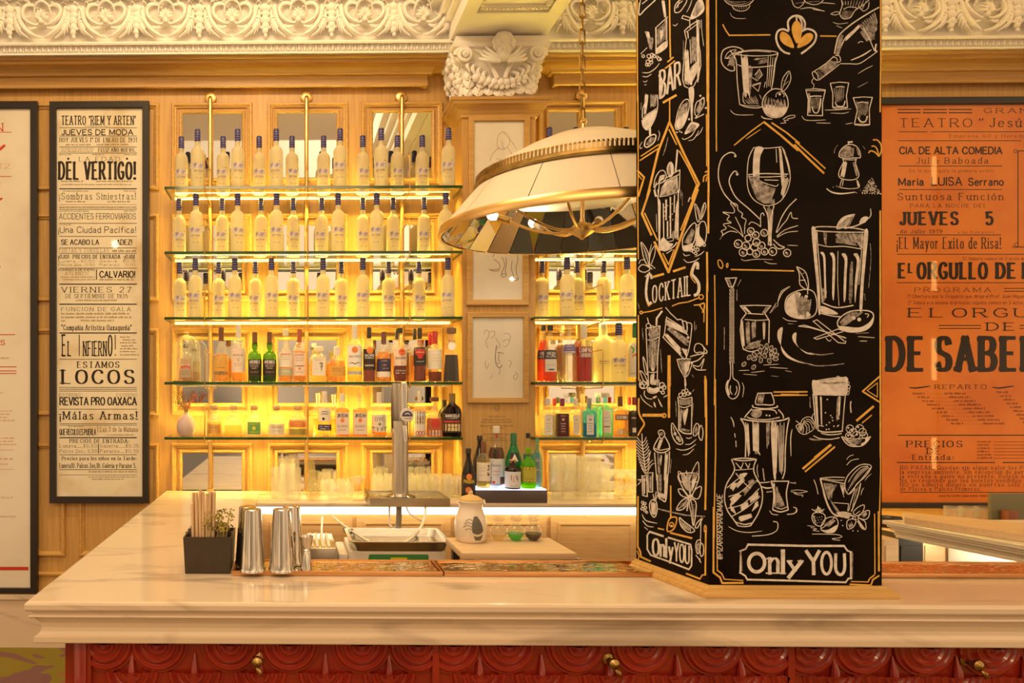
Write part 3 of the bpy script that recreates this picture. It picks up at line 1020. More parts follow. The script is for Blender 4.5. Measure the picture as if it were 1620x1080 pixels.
# red cabinets under the marble
YR = CF + .065
ZR = .824
PXM = CF / F                                      # metres in a pixel at the bar front
def scallops(mb, xs, x0, x1, yface):
    R = .088
    zt = ZR - .014
    prof = [(.001, .030), (.008, .030), (.013, .024), (.018, .021), (.022, .026), (.028, .026), (.033, .019), (.040, .017), (.045, .022), (.051, .022), (.056, .015), (.064, .012), (.068, .017), (.076, .017), (.081, .010), (.088, .008), (.089, .0)]
    for row in range(3):
        cs = xs if row % 2 == 0 else [(a + b) / 2 for a, b in zip(xs[:-1], xs[1:])] + [xs[0] - .1, xs[-1] + .1]
        for c in cs:
            if x0 - .05 < c < x1 + .05:
                M = Matrix.Translation((c, yface + .006 * row, zt - row * .086)) @ Matrix.Rotation(pi / 2, 4, 'X')
                # keep each scale inside its panel
                v0 = len(mb.v)
                mb.lathe(prof, 28, M=M, caps=(False, False), a0=pi, a1=2 * pi)
                for i in range(v0, len(mb.v)):
                    x, y, z = mb.v[i]
                    mb.v[i] = (min(max(x, x0), x1), y, z)
        if row == 0:
            for a, b in zip(xs[:-1], xs[1:]):     # pointed leaf between two scales
                c = (a + b) / 2
                mb.tube([(c, yface - .004, zt - .03), (c, yface - .010, zt - .07), (c, yface - .012, zt - .12), (c, yface - .006, zt - .17)], [.003, .010, .016, .006], 8)

def cabinet(px0, px1, centres, knob, label, left_post=False):
    x0, x1 = PX(px0, YR), PX(px1, YR)
    root = thing('bar_cabinet', label, 'cabinet', (0, 0, 0), 0, 'red cabinets along the bar front')
    q = MB()
    MB().box(x0, x1, YR + .03, CBK - .02, 0.08, ZR).build('oak_carcass', OAK, root)
    q.box(x0, x1, YR - .004, YR + .03, ZR - .014, ZR)
    q.box(x0, x0 + .012, YR - .004, YR + .03, 0.1, ZR - .014)
    q.box(x1 - .008, x1, YR - .004, YR + .03, 0.1, ZR - .014)
    q.build('red_frame', REDP, root)
    if left_post:
        p = MB()
        p.box(x0 - .036, x0, YR - .012, YR + .10, 0.0, ZR, b=.003)
        p.box(x0 - .075, x0 - .036, YR + .03, YR + .12, 0.0, ZR)
        p.build('corner_post', REDP, root)
    s = MB()
    s.box(x0 + .012, x1 - .008, YR + .014, YR + .03, 0.1, ZR - .014)
    scallops(s, [PX(c, YR) for c in centres], x0 + .012, x1 - .008, YR + .014)
    s.build('carved_panel', REDP, root)
    kx, kz = PX(knob[0], YR - .02), ZY(knob[1], YR - .02, knob[0])
    k = MB()
    M = Matrix.Translation((kx, YR + .012, kz)) @ Matrix.Rotation(pi / 2, 4, 'X')
    k.lathe([(.017, 0), (.017, .004), (.008, .008), (.007, .022), (.012, .026), (.016, .034), (.015, .042), (.008, .048), (.001, .050)], 16, M=M)
    k.tube(smooth([(kx, YR - .036, kz - .012), (kx + .006, YR - .04, kz - .020), (kx + .012, YR - .036, kz - .030), (kx + .014, YR - .03, kz - .034)], 3), [.004, .005, .006, .007, .007, .007, .006, .005, .004, .003], 7)
    k.build('knob', BRASS_OLD, root)
    return root
cabinet(138, 688, (166, 250, 365, 458, 572, 660), (407, 1046), 'red carved scallop cabinet at the left end of the bar, with corner post', True)
cabinet(688, 1250, (716, 803, 913, 1017, 1130, 1218), (970, 1049), 'red carved scallop cabinet in the middle, under the drip mats and pillar')
cabinet(1250, 1812, (1280, 1366, 1466, 1570, 1680, 1770), (1544, 1051), 'red carved scallop cabinet at the right, beyond the pillar')

tag(MB().box(XI + .02, XRT, CBK + .02, YBC + .06, .001, .012, b=.003).build('rubber_floor_mat', mat('dark_rubber', (.05, .047, .045), .55)), 'dark grey rubber mat on the floor behind the bar', 'mat')
# left arm carcass under the marble
w = thing('bar_end_cabinet', 'plain dark red bar end running back to the wall under the marble', 'cabinet', (0, 0, 0))
MB().box(XO + .09, XI - .03, CBK + .0, WY - .06, 0.0, ZR).build('carcass', REDP, w)

# back counter with the strip of light under its nose
XB1 = PX(1330, YBC)
bc = thing('back_counter', 'thin marble back counter under the bottle shelves with a lit front edge', 'countertop', (0, 0, 0))
MB().box(XI, XB1, YBC, WY - .026, ZC - .022, ZC, b=.003).build('counter_slab', MARBLE, bc)
MB().box(PX(404, YBC), XB1, YBC + .004, YBC + .02, ZC - .060, ZC - .024).build('light_strip', LED_W, bc)
ybf = YBC + .09
cab_px = ((412, 560), (560, 715), (715, 866), (866, 1012), (1012, 1160))
for i, (a, b) in enumerate(cab_px):
    x0, x1 = PX(a, ybf), PX(b, ybf)
    r = thing('back_cabinet', ('pale oak back cabinet behind the shakers', 'pale oak back cabinet behind the sink', 'pale oak back cabinet behind the white jug', 'pale oak back cabinet right of the flasks', 'pale oak back cabinet hidden behind the pillar foot')[i], 'cabinet', (0, 0, 0), 0, 'oak cabinets under the back counter')
    MB().box(x0, x1, ybf, WY - .03, 0.08, ZC - .064).build('carcass', CABOAK, r)
    d = MB()
    d.box(x0 + .012, x1 - .012, ybf - .018, ybf, .12, ZC - .085)
    d.frame(x0 + .05, x1 - .05, .16, ZC - .115, [(0, 0), (.002, .006), (.012, .006), (.016, 0)], ybf - .018)
    d.build('door', CABOAK, r)

# ================================================================ glass shelves, their strips of light and brass poles
SHF, SHB = 3.87, 4.10
SH_PY = (296, 399, 503, 606, 693.5)
SHELF_TOP = []
shelf_names = ('top', 'second', 'third', 'fourth', 'lowest')
for side, (pa, pb) in (('left', (260, 732)), ('right', (847.5, 1330))):
    for i, py in enumerate(SH_PY):
        zc = ZY(py, SHF, 490)
        x0, x1 = PX(pa, SHF), PX(pb, SHF)
        r = thing('glass_shelf', f'{shelf_names[i]} green-edged glass shelf {"left" if side == "left" else "right"} of the pilaster', 'shelf', (x0, SHB, zc - .007), 0, 'glass bottle shelves')
        wd, dp = x1 - x0, SHB - SHF
        MB().box(0, wd, -dp + .004, 0, 0.0, .014).build('glass_plate', SHELFG, r)
        MB().box(0, wd, -dp, -dp + .004, 0.0, .014).box(0, .003, -dp + .004, 0, 0, .014).box(wd - .003, wd, -dp + .004, 0, 0, .014).build('glass_edge', EDGEG, r)
        MB().box(.03, wd - .03, -.056, -.046, -.003, -.0008).build('light_strip', LED_B if i == 4 else LED_Y, r)
        MB().box(.03, wd - .03, -.0585, -.0572, -.0085, -.0004).box(.03, wd - .03, -.0448, -.0435, -.0085, -.0004).build('added_shield_lips', mat('satin_aluminium', (.75, .70, .60), .5), r)  # lips added to hide the strip and cut its light off the wall top
        if side == 'left':
            SHELF_TOP.append(zc + .007)

POLE_Y = 4.135
for j, (px, label) in enumerate(((332.5, 'leftmost'), (485, 'second'), (636, 'third'), (922, 'single'))):
    x = PX(px, POLE_Y)
    r = thing('shelf_pole', {0: 'leftmost brass shelf pole, near the flower vase', 1: 'brass shelf pole at the middle of the left shelves', 2: 'brass shelf pole above the beer tap', 3: 'brass shelf pole right of the pilaster, behind the lamp chain'}[j], 'pole', (x, POLE_Y, ZC), 0, 'brass poles carrying the shelves')
    zt = ZY(150, POLE_Y) - ZC
    MB().tube([(0, 0, 0)] + [(0, 0, zt - .03)] + [(0, .012 * (1 - cos(a)) , zt - .03 + .02 * sin(a)) for a in (.5, 1.0, 1.57)] + [(0, .03, zt - .008)], .0125, 14).lathe([(.024, 0), (.024, .006), (.014, .01)], 16).build('tube', BRASS, r)
    MB().lathe([(.001, .012), (.022, .012), (.034, .006), (.038, -.02)], 20, M=Matrix.Translation((0, .018, zt - .01)) @ Matrix.Rotation(pi / 2, 4, 'X'), caps=(False, False)).build('wall_rose', BRASS, r)
    for i, zs in enumerate(SHELF_TOP):
        z = zs - ZC
        yf = 3.8655 - POLE_Y
        g = [(0, -.012, z + .175), (0, yf + .01, z + .182), (0, yf, z + .17), (0, yf, z - .012), (0, yf + .012, z - .032), (0, -.012, z - .036)]
        MB().tube(g, .0035, 7).lathe([(.016, -.010), (.016, .010)], 12, c=(0, 0, z - .04)).build('bottle_guard', BRASS, r)

# ================================================================ pendant lamp over the well
LD = 3.05
LX = PX(921, LD)
LZ = CZ + .712
lamp = thing('pendant_lamp', 'huge cream dome pendant lamp with mirrored lining and brass bands, hanging from a chain', 'lamp', (LX, LD, LZ))
CREAM = mat('cream_enamel', (0.74, 0.62, 0.47), 0.35)
R0, R1, ZG = .612, .455, .206
lamp.rotation_euler = (radians(2.0), 0, 0)
for k in range(12):
    a = 2 * pi * k / 12 + .33
    g0, g1 = .004 / R0, .004 / R1
    MB().lathe([(R0, .026), (R0 + .004, .028), (R1 + .004, ZG), (R1, ZG)], 8, caps=(False, False), a0=a + g0 * .5, a1=a + 2 * pi / 12 - g0 * .5).build('shade_panel', CREAM, lamp)
MB().lathe([(R0 - .001, .026), (R1 - .001, ZG)], 72, caps=(False, False)).build('shade_lining', mat('grey_seam', (.35, .30, .22), .5), lamp)
MB().lathe([(R0 - .002, 0), (R0 + .012, .0), (R0 + .014, .006), (R0 + .008, .034), (R0 + .004, .040), (R0 + .001, .036), (R0 - .002, 0)], 72, caps=(False, False)).build('rim_band', BRASS, lamp)
# mirrored facets inside the cone
mi = MB()
NF = 28
for k in range(NF):
    a0, a1 = 2 * pi * (k + .02) / NF, 2 * pi * (k + .98) / NF
    q0, q1 = R0 - .006, R1 - .006
    mi.add([(q0 * cos(a0), q0 * sin(a0), .004), (q0 * cos(a1), q0 * sin(a1), .004), (q1 * cos(a1), q1 * sin(a1), ZG - .01), (q1 * cos(a0), q1 * sin(a0), ZG - .01)], [(0, 1, 2, 3)])
mi.build('mirror_lining', MIRROR, lamp)
MB().lathe([(.001, ZG - .02), (R1 - .02, ZG - .02), (R1 - .003, ZG - .012)], 60, caps=(False, False)).build('inner_ceiling', mat('lamp_inside', (.78, .66, .50), .5), lamp)
# gallery: band, cornice ring, rows of little pierced tongues
ga = MB()
ga.lathe([(R1 + .004, ZG - .004), (R1 + .014, ZG - .002), (R1 + .016, ZG + .008), (R1 + .006, ZG + .012), (R1 + .004, ZG + .026), (R1 - .010, ZG + .026)], 72, caps=(False, False))
for k in range(176):
    a = 2 * pi * k / 176
    M = Matrix.Rotation(a, 4, 'Z')
    ga.box(R1 - .001, R1 + .005, -.0044, .0044, ZG + .024, ZG + .046, M=M)
    ga.lathe([(.001, .0028), (.0065, .001), (.0065, -.003), (.001, -.003)], 6, M=M @ Matrix.Translation((R1 + .002, 0, ZG + .049)) @ Matrix.Rotation(pi / 2, 4, 'Y'), caps=(False, False))
ga.build('pierced_gallery', BRASS_OLD, lamp)
MB().lathe([(R1 - .012, ZG + .018), (R1 - .03, ZG + .036), (.36, ZG + .105), (.26, ZG + .158), (.16, ZG + .200), (.085, ZG + .222), (.05, ZG + .226), (.045, ZG + .232), (.001, ZG + .236)], 60, caps=(False, False)).build('dome', CREAM, lamp)
MB().lathe([(.034, ZG + .232), (.030, ZG + .242), (.012, ZG + .250), (.008, ZG + .266)], 16).tube([(.012 * cos(t), 0, ZG + .276 + .012 * sin(t)) for t in [2 * pi * i / 12 for i in range(12)]], .0035, 6, closed=True).build('top_loop', BRASS, lamp)
HZ = .012
MB().lathe([(.001, -.048), (.007, -.046), (.010, -.040), (.030, -.028), (.052, -.014), (.054, .004), (.040, .012), (.036, .02), (.012, .03), (.009, .05), (.009, ZG - .02)], 24, c=(0, 0, HZ)).build('hub', BRASS, lamp)
BULB = glow('lamp_bulb', (1.0, .82, .55), 90)
SOCK = mat('candle_sleeve', (.80, .68, .50), .5)
for k in range(8):
    a = 2 * pi * k / 8 + .2
    ca, sa = cos(a), sin(a)
    arm = MB().tube(smooth([(.045 * ca, .045 * sa, HZ - .004), (.12 * ca, .12 * sa, HZ - .006), (.22 * ca, .22 * sa, HZ + .022), (.325 * ca, .325 * sa, HZ + .075)], 5), .0065, 8).build('arm', BRASS, lamp)
    M = Matrix.Translation((.32 * ca, .32 * sa, HZ + .073)) @ Matrix.Rotation(a, 4, 'Z') @ Matrix.Rotation(radians(66), 4, 'Y')
    MB().lathe([(.010, -.004), (.019, 0), (.019, .055), (.015, .06)], 14, M=M).build('socket', BRASS_OLD if k % 2 else SOCK, arm)
    MB().lathe([(.010, .058), (.018, .074), (.021, .088), (.018, .102), (.009, .111), (.001, .113)], 14, M=M).build('bulb', BULB if k in (2, 3, 4, 5, 7, 0) else mat('frosted_bulb', (.85, .78, .66), .3), arm)
# chain
ch = thing('lamp_chain', 'brass chain holding the dome pendant lamp', 'chain', (LX, LD, LZ + ZG + .280))
z = 0.0
k = 0
cm = MB()
while LZ + ZG + .280 + z < 4.38:
    pts = []
    for i in range(20):
        t = 2 * pi * i / 20
        u, v = .0125 * cos(t), .014 * sin(t) + (.021 if sin(t) > 0 else -.021)
        pts.append((u if k % 2 == 0 else u * .25, u * .25 if k % 2 == 0 else u, z + .032 + v))
    cm.tube(pts, .0038, 7, closed=True)
    z += .058
    k += 1
cm.build('links', BRASS_OLD, ch)
# ================================================================ blackboard pillar with chalk drawings
CY0, CY1 = 2.03, 2.345
CA = Vector((PX(1121.5, CY0), CY0, 0))
CB = Vector((PX(1395, CY0), CY0, 0))
CC = Vector((PX(1006.5, CY1), CY1, 0))
CD = Vector((CB.x - .01, CY1, 0))
ZCB = ZC + .0005
pillar = thing('chalkboard_pillar', 'square black pillar covered in white and gold chalk drawings, standing on the marble bar', 'pillar', (0, 0, 0))
MB().prism([CA[:2], CB[:2], CD[:2], CC[:2]], ZC + .001, 4.399).build('boards', BOARD, pillar)
# oak foot moulding
MB().path_run([CC[:2], CA[:2], CB[:2], CD[:2]], [(0, ZC + .032), (.006, ZC + .031), (.010, ZC + .026), (.018, ZC + .022), (.020, ZC + .016), (.027, ZC + .013), (.029, ZC + .006), (.029, ZCB), (0, ZCB)]).build('foot_moulding', OAKX, pillar)

def on_front(px, py):
    return PY(px, py, CY0 - .0006)
_n = Vector((CC.y - CA.y, -(CC.x - CA.x), 0)).normalized()
if _n.x > 0:
    _n = -_n
def on_side(px, py):
    d = ray(px, py)
    p0 = CA + _n * .0006
    t = (p0.x * _n.x + p0.y * _n.y) / (d.x * _n.x + d.y * _n.y)
    return Vector((d.x * t, d.y * t, CZ + d.z * t))

rj = random.Random(11)
def art(pen, ox, oy, s, spec):
    for row in spec.strip().split('\n'):
        row = row.strip()
        if not row or row[0] == '/':
            continue
        k, w, *ps = row.split()
        mi = 'wgo'.index(k[0])
        ty = k[1]
        if ty == 'h':
            n, w2 = w.split(':')
            n, w2 = int(n), float(w2)
            a, b, c, d = [tuple(float(v) for v in p.split(',')) for p in ps]
            for i in range(n):
                t = i / max(1, n - 1)
                j = lambda: rj.uniform(-.07, .07)
                j1, j2 = j(), j()
                p = [a[q] + (c[q] - a[q]) * t + (b[q] + (d[q] - b[q]) * t - a[q] - (c[q] - a[q]) * t) * j1 for q in (0, 1)]
                e = [b[q] + (d[q] - b[q]) * t + (b[q] + (d[q] - b[q]) * t - a[q] - (c[q] - a[q]) * t) * j2 for q in (0, 1)]
                pen.line([(ox + p[0] / s, oy + p[1] / s), (ox + e[0] / s, oy + e[1] / s)], w2 / s, mi, taper=True)
            continue
        P = [tuple(float(v) for v in p.split(',')) for p in ps]
        P = [(ox + p[0] / s, oy + p[1] / s) + ((p[2] / s,) if len(p) > 2 else ()) for p in P]
        if ty == '@':
            for p in P:
                pen.disc(p[0], p[1], p[2] if len(p) > 2 else float(w) / s / 2, mi, n=9)
        elif ty == 'O':
            for p in P:
                pen.ring(p[0], p[1], p[2], float(w) / s, mi)
        elif ty == '#':
            pen.fill(P, mi, True)
        elif ty == 'P':
            pen.fill(P, mi, False)
        else:
            pen.line(P, float(w) / s, mi, curve=ty in '~to', taper=ty == 't', closed=ty == 'o')

fp = Pen(on_front, (0, -1, 0))
# cup at the top, gold rule, tumbler with a slice and an apple
art(fp, 1120, 0, 5.4, '''
w~ 7 140,0 160,22 205,45 290,52 350,38 390,0
w~ 6 205,48 225,80 280,95 335,82 360,45
gt 6 165,15 230,34 300,36 370,10
gt 6 150,4 230,18 330,14
wt 5 188,108 205,140 250,158 325,158
gh 6:4 215,60 240,85 330,55 320,80
o- 11 70,0 72,600 70,1100
o~ 11 126,208 150,255 180,300
o- 12 180,302 530,298
g- 6 8,0 10,1100
wo 9 112,500 130,430 200,400 270,410 300,440 230,470 220,540 225,600 180,600 130,560
wo 6 150,500 165,455 205,430 240,430
w~ 8 190,430 215,470
w~ 8 160,500 205,490
w~ 8 170,560 200,510
g# 5 200,480 225,500 225,560 190,560 175,530
w~ 8 210,465 240,520 250,700 270,890
w~ 7 215,460 280,440 400,428 540,436 598,455 540,472 400,478 280,470 215,460
w~ 5 280,444 400,436 540,446
w~ 8 598,455 575,540 560,660 540,770
w~ 8 268,890 330,915 420,922 470,908
w~ 5 280,895 350,905 440,905
wh 9:11 285,480 310,810 335,490 355,820
gh 5:9 345,560 355,780 380,560 360,800
wt 9 250,550 300,570 420,575 560,560
wh 4:6 515,480 500,760 575,480 545,740
gh 3:7 400,500 480,500 395,515 520,490
gh 4:6 440,520 510,505 430,545 520,530
w- 5 345,640 420,690 465,640 440,590 400,640
gh 4:6 400,650 440,600 420,690 465,625
w- 5 380,725 450,705 430,780 380,735 450,710
w~ 5 490,700 480,745
gh 7:7 310,850 350,890 400,820 430,890
gh 4:7 330,860 360,890 440,810 460,850
w~ 6 300,790 300,860 320,890
wo 8 500,800 560,760 630,770 675,830 682,910 640,985 570,1005 500,980 465,910 470,850
w# 5 480,900 520,895 580,905 640,890 672,920 640,980 570,1000 505,975 475,940
gh 6:16 475,910 500,820 660,915 600,870
gh 7:16 485,920 490,860 660,920 650,850
w@ 22 612,805
w~ 5 580,830 585,800 620,785 650,810 645,830
wo 6 690,608 650,650 630,700 628,780 665,760 700,700 706,650
wt 5 690,620 660,690 628,780
gt 5 640,690 668,680
gt 5 650,730 690,690
wt 9 455,990 480,1010 550,1018
wt 6 190,940 230,975 300,982 390,980
w~ 6 640,1020 690,990 740,985 735,1003 680,1015
w~ 5 620,1052 665,1048 650,1030 690,1025
''')
art(fp, 1260, 0, 5.4, '''
w~ 6 -40,0 -20,50 20,66 60,30 70,0
w~ 6 65,0 90,25 150,40 200,28 230,0
gh 7:4 -10,30 40,20 80,20 200,10
wt 6 200,22 330,32
wt 7 30,78 120,66 240,98
wt 6 140,80 240,95
w~ 5 290,120 340,100 370,112 330,128 290,120
w~ 7 385,0 390,50 370,120 400,160 460,150 500,90 560,50 620,0
gh 9:8 390,10 400,40 600,0 560,80
gh 8:6 400,90 380,150 490,100 440,160
w~ 6 400,80 450,60 520,70
w~ 6 530,50 570,95 610,70 620,20
wt 5 310,190 360,205 440,195
wt 5 340,220 390,240
o- 13 718,0 720,480 714,955
o- 12 205,308 338,310
// three-petal emblem
wo 15 0,140 38,175 45,240 20,330
''')
art(fp, 1120, 0, 5.4, '''
w~ 17 690,262 682,190 712,148 756,134 800,150 828,200 818,265
w~ 17 690,270 640,250 595,270 582,330 605,400 650,445 700,460
o# 5 756,175 722,210 715,270 740,345 762,372 790,340 800,265 790,205
o# 5 640,270 615,290 615,335 650,380 730,412 722,360 690,300
''')
art(fp, 1260, 0, 5.4, '''
w~ 17 40,270 90,248 145,265 168,305 150,365 100,415 38,460
o# 5 125,285 80,290 35,335 5,408 60,395 115,360 142,315
// pouring bottle
w~ 11 706,62 620,110 480,200 370,295 340,380 325,460
w~ 9 530,230 430,310 380,400 350,470
gh 8:10 370,300 340,460 400,300 360,470
wh 9:8 530,215 430,320 545,225 420,350
gh 9:14 530,215 600,280 665,110 690,200
gh 9:10 540,270 600,350 600,230 665,340
gh 7:9 610,200 660,330 680,150 685,250
w~ 8 570,240 620,330 665,435
w~ 14 680,375 672,430 690,440
w~ 7 690,440 600,505 530,545 450,545 370,545
w~ 8 365,550 290,610 190,685
w~ 7 320,480 240,550 150,610
w~ 7 330,475 365,480 375,520 350,535
w~ 7 312,485 345,500 350,540
wo 7 135,620 160,615 185,650 180,685 150,665
gh 9:12 200,590 300,510 240,640 350,540
gh 5:5 170,620 200,600 180,680 230,640
wt 12 640,425 560,475 465,515
w~ 6 525,370 545,355 570,360
wt 5 652,560 590,590 525,630
gt 5 612,700 520,748
w~ 5 150,660 130,700 150,725 140,755
// three shot glasses
w- 8 80,765 100,850 95,985 222,988 222,880 246,768
w- 7 80,765 160,758 246,768
w- 6 85,775 240,775
w~ 9 115,825 160,820 215,822
gh 6:8 120,830 135,930 200,830 190,930
w~ 10 130,910 150,960 180,960 200,910 208,840
wt 6 45,990 70,1022 130,1030 250,1024
wh 4:4 95,790 105,960 112,790 118,960
w- 8 288,712 310,800 308,915 435,918 425,820 445,708
w- 7 288,712 365,702 445,708
w~ 9 335,745 380,740 410,745
gh 6:8 320,750 340,870 405,750 400,850
w~ 9 330,870 350,905 400,905 415,860
w~ 6 310,920 360,932 435,920
wt 6 240,940 330,938 470,930
wt 5 290,965 400,968 450,955
w- 8 485,835 520,940 495,1060 625,1064 622,930 648,832
w- 7 485,835 570,828 648,832
w~ 9 520,880 560,872 615,880
gh 7:9 515,870 530,1000 610,870 600,980
w~ 12 525,1000 550,1040 590,1035 605,990
w~ 7 495,1065 560,1072 625,1066
wt 6 170,1050 290,1052
wt 6 420,1060 480,1050
''')
# chevron, wine glass, grapes and scrolls
art(fp, 1120, 190, 4.5, '''
o~ 9 185,180 300,85 400,12
ot 6 270,135 375,65
o- 15 400,15 520,110 640,215
o- 11 455,20 560,90 650,165
o- 9 58,0 60,220
w~ 6 325,195 420,200 525,190
w~ 6 325,195 290,270 278,390 285,490 320,560 380,600 440,608 510,580 560,510 585,410 570,300 530,195
w# 4 335,200 395,200 370,270 362,450 330,460 318,350
gh 8:6 320,400 340,460 360,380 365,470
wh 8:5 505,200 525,470 520,200 545,450
w- 5 485,205 490,300
wh 5:6 530,200 575,330 545,210 585,400
w~ 8 285,388 400,380 570,385
w~ 6 290,400 400,405 560,398
w~ 6 405,425 500,428
gh 12:12 290,400 350,560 380,440 420,590
gh 10:12 370,450 420,580 480,480 440,580
gh 11:10 350,560 400,590 470,560 470,600
wh 5:6 545,410 520,520 575,420 530,560
w~ 6 380,440 480,470 500,455
w~ 8 395,610 425,680 432,780 430,890
w~ 8 470,610 450,690 448,780 450,890
wh 5:5 425,620 438,880 465,620 446,880
w~ 8 465,850 510,890 545,905 500,915 465,880
w~ 6 430,885 455,890
w~ 8 200,255 185,235 150,232 100,270 75,350 80,440 120,530 200,615
w@ 18 194,256
w~ 8 212,385 200,365 180,370 155,410 155,460 200,550 290,630 370,705
w@ 20 208,385
w~ 7 485,800 520,700 570,620 630,560
w~ 6 290,745 310,725 350,740 375,760
w~ 6 400,680 390,660 375,680 375,760
w- 6 250,830 230,760 195,690
w~ 6 260,810 262,750 270,710 240,690 245,665 215,640 205,600 160,590 185,630 180,660 105,655 150,680 135,710 165,730 110,740 130,770 95,790 105,810 85,850 110,815 160,790 210,800
w~ 5 140,750 200,780 250,830
w~ 6 490,800 530,745 560,710 590,655 600,695 640,700
w~ 6 490,825 550,780 640,750
w~ 5 490,835 560,800 640,790
wO 7 305,790,24 340,818,24 400,802,24 285,840,22 215,880,28 345,870,26 270,895,28 330,905,26 380,893,26 250,940,28 298,935,22 343,950,26 402,935,24 460,935,28 563,945,26
g@ 22 305,795 340,825 400,808 212,885 270,905 345,875 380,900 250,948 343,958 402,940 458,940 562,950
w@ 14 298,788 334,815 396,800 205,878 262,890 245,940 338,948 398,935 452,932 556,942
wt 5 235,985 260,1000 340,990 460,992
wt 5 400,1005 440,1020 490,1022
wt 5 565,890 640,893
o- 10 165,1063 610,1073
oo 8 72,1000 90,998 106,1030 95,1055 75,1035
oo 7 132,1025 142,1020 140,1045 132,1045
''')
# grinder, salt heap, gold flourishes
art(fp, 1260, 190, 6.75, '''
o- 22 -20,265 100,385 290,565
o- 15 -10,230 120,345 305,515
w~ 10 455,385 460,340 500,290 550,262 600,262 650,290 680,350 682,400
w~ 10 450,378 470,398 540,408 600,404 682,402
g# 5 465,370 480,320 520,285 575,280 590,320 600,370 560,395 490,390
gh 8:14 470,380 520,280 600,390 610,290
gh 10:6 640,300 660,380 650,290 680,370
w- 16 550,235 595,232
w~ 10 560,240 550,262
w~ 9 490,410 500,450 460,530 450,590 480,625 570,640 640,625 665,590 655,540 630,460 640,412
w~ 8 500,420 600,425 640,415
wh 9:6 505,440 470,600 540,450 510,610
gh 7:5 600,450 640,600 625,440 655,580
w~ 8 485,630 465,710 500,725 580,732 670,715 650,640
w~ 8 500,640 490,700
wh 6:4 640,640 655,710 655,640 668,705
wt 17 320,730 380,770 480,785 630,768
g~ 6 440,265 410,310 402,355
g~ 6 710,280 732,308
g@ 14 392,715 430,705 450,715 640,775 680,750
o~ 15 815,212 860,212 900,260 905,330 878,390
o~ 13 800,280 830,278 860,310 878,385
o~ 15 770,352 790,328 840,345 878,390
''')
for i in range(150):
    t = rj.random()
    y = 615 + 175 * sqrt(t)
    x = 795 + rj.uniform(-1, 1) * (12 + 105 * t ** .6)
    fp.disc(1260 + x / 6.75, 190 + y / 6.75, rj.uniform(.5, 1.0), 0 if rj.random() < .8 else 1, n=6)
# tall tumbler, orange, straw-like cinnamon and half lime
art(fp, 1220, 330, 4.155, '''
w~ 7 265,130 320,118 450,122 560,130 635,150 560,155 400,152 300,145 265,130
w# 4 265,130 295,145 300,300 318,500 322,680 310,680 300,520 280,320
w~ 6 300,150 305,240 320,420 335,620
w# 4 612,150 637,150 625,300 608,480 597,660 580,660 588,480 600,320
w~ 5 600,160 590,330 575,500
w~ 6 305,235 380,250 480,248 590,265
w# 4 322,290 340,285 355,320 358,430 362,580 350,560 346,430 340,320
w# 4 385,295 405,290 420,330 418,470 410,600 400,560 402,430 402,330
w# 4 462,300 485,295 500,330 495,430 488,590 475,600 478,430 482,340
w# 4 540,300 565,295 582,340 575,420 560,540 550,620 548,500 560,380 560,330
w~ 4 438,280 436,470 445,640
gh 4:5 520,350 510,620 535,350 530,600
gh 5:8 335,520 340,610 365,540 350,600
gh 4:6 345,150 352,230 365,150 360,240
gh 7:9 540,170 590,260 600,160 610,260
wh 5:7 430,170 460,200 540,160 560,220
gh 8:8 430,160 560,170 430,220 560,240
w# 4 430,135 440,90 480,50 550,35 530,60 505,90 490,120
gh 6:7 430,130 500,60 500,130 548,40
w~ 8 480,130 550,115 620,85
w# 4 580,100 590,65 620,50 640,60 620,85
w~ 6 640,65 655,40 652,0
w~ 8 340,620 430,650 540,635
w# 4 318,640 370,650 440,690 390,695 330,680
w~ 7 320,685 400,705 460,710
g~ 4 650,230 655,330 640,520
g~ 4 612,560 618,600
// the orange
wo 7 90,640 105,580 160,545 230,530 280,550 300,620 290,690 240,720 160,718 105,690
w# 4 95,640 110,585 165,550 195,560 180,600 200,640 230,670 260,700 220,718 150,715 105,690
gh 8:14 160,560 180,700 260,600 240,710
g@ 10 150,700 180,690 205,700 170,660 130,680
w@ 24 230,578
w~ 6 240,560 238,520
w~ 6 165,380 185,430 190,500 240,530 242,470 220,410 165,380
wt 5 175,390 215,460 240,520
wt 5 190,470 225,470
gt 5 200,430 222,420
wt 5 75,715 110,735 170,740
gt 4 110,755 150,758
wt 5 45,610 75,550 125,512
g~ 4 0,680 35,640
// plate strokes
w# 4 75,780 45,800 42,850 65,900 110,960 180,1000 280,1025 180,1010 100,975 65,920 68,850
gt 7 180,1000 280,1030 380,1030 480,1018
w# 4 165,815 140,830 145,870 185,915 240,945 310,958 240,955 195,925 165,880
gt 7 250,945 320,960 410,950
// half fruit
wo 8 435,750 460,710 520,675 600,668 650,675 672,700 660,760 610,800 520,810 455,790
w# 4 440,770 500,775 580,780 640,750 668,715 655,765 600,800 520,808 460,790
gh 8:10 450,750 520,680 480,770 600,680
w@ 26 542,718 578,728
w~ 5 615,690 640,695 630,715
g~ 4 555,820 640,815
wt 5 570,840 680,848
wt 5 580,870 630,870
// sticks
w- 6 180,772 250,780 480,845
w- 6 180,772 215,765 300,790 490,850
w- 6 275,740 300,730 480,870
w- 6 275,740 440,880 485,885 490,870
w- 6 280,850 300,858 470,808
w- 6 280,850 440,790 470,800
w~ 5 360,850 380,870 395,860
''')
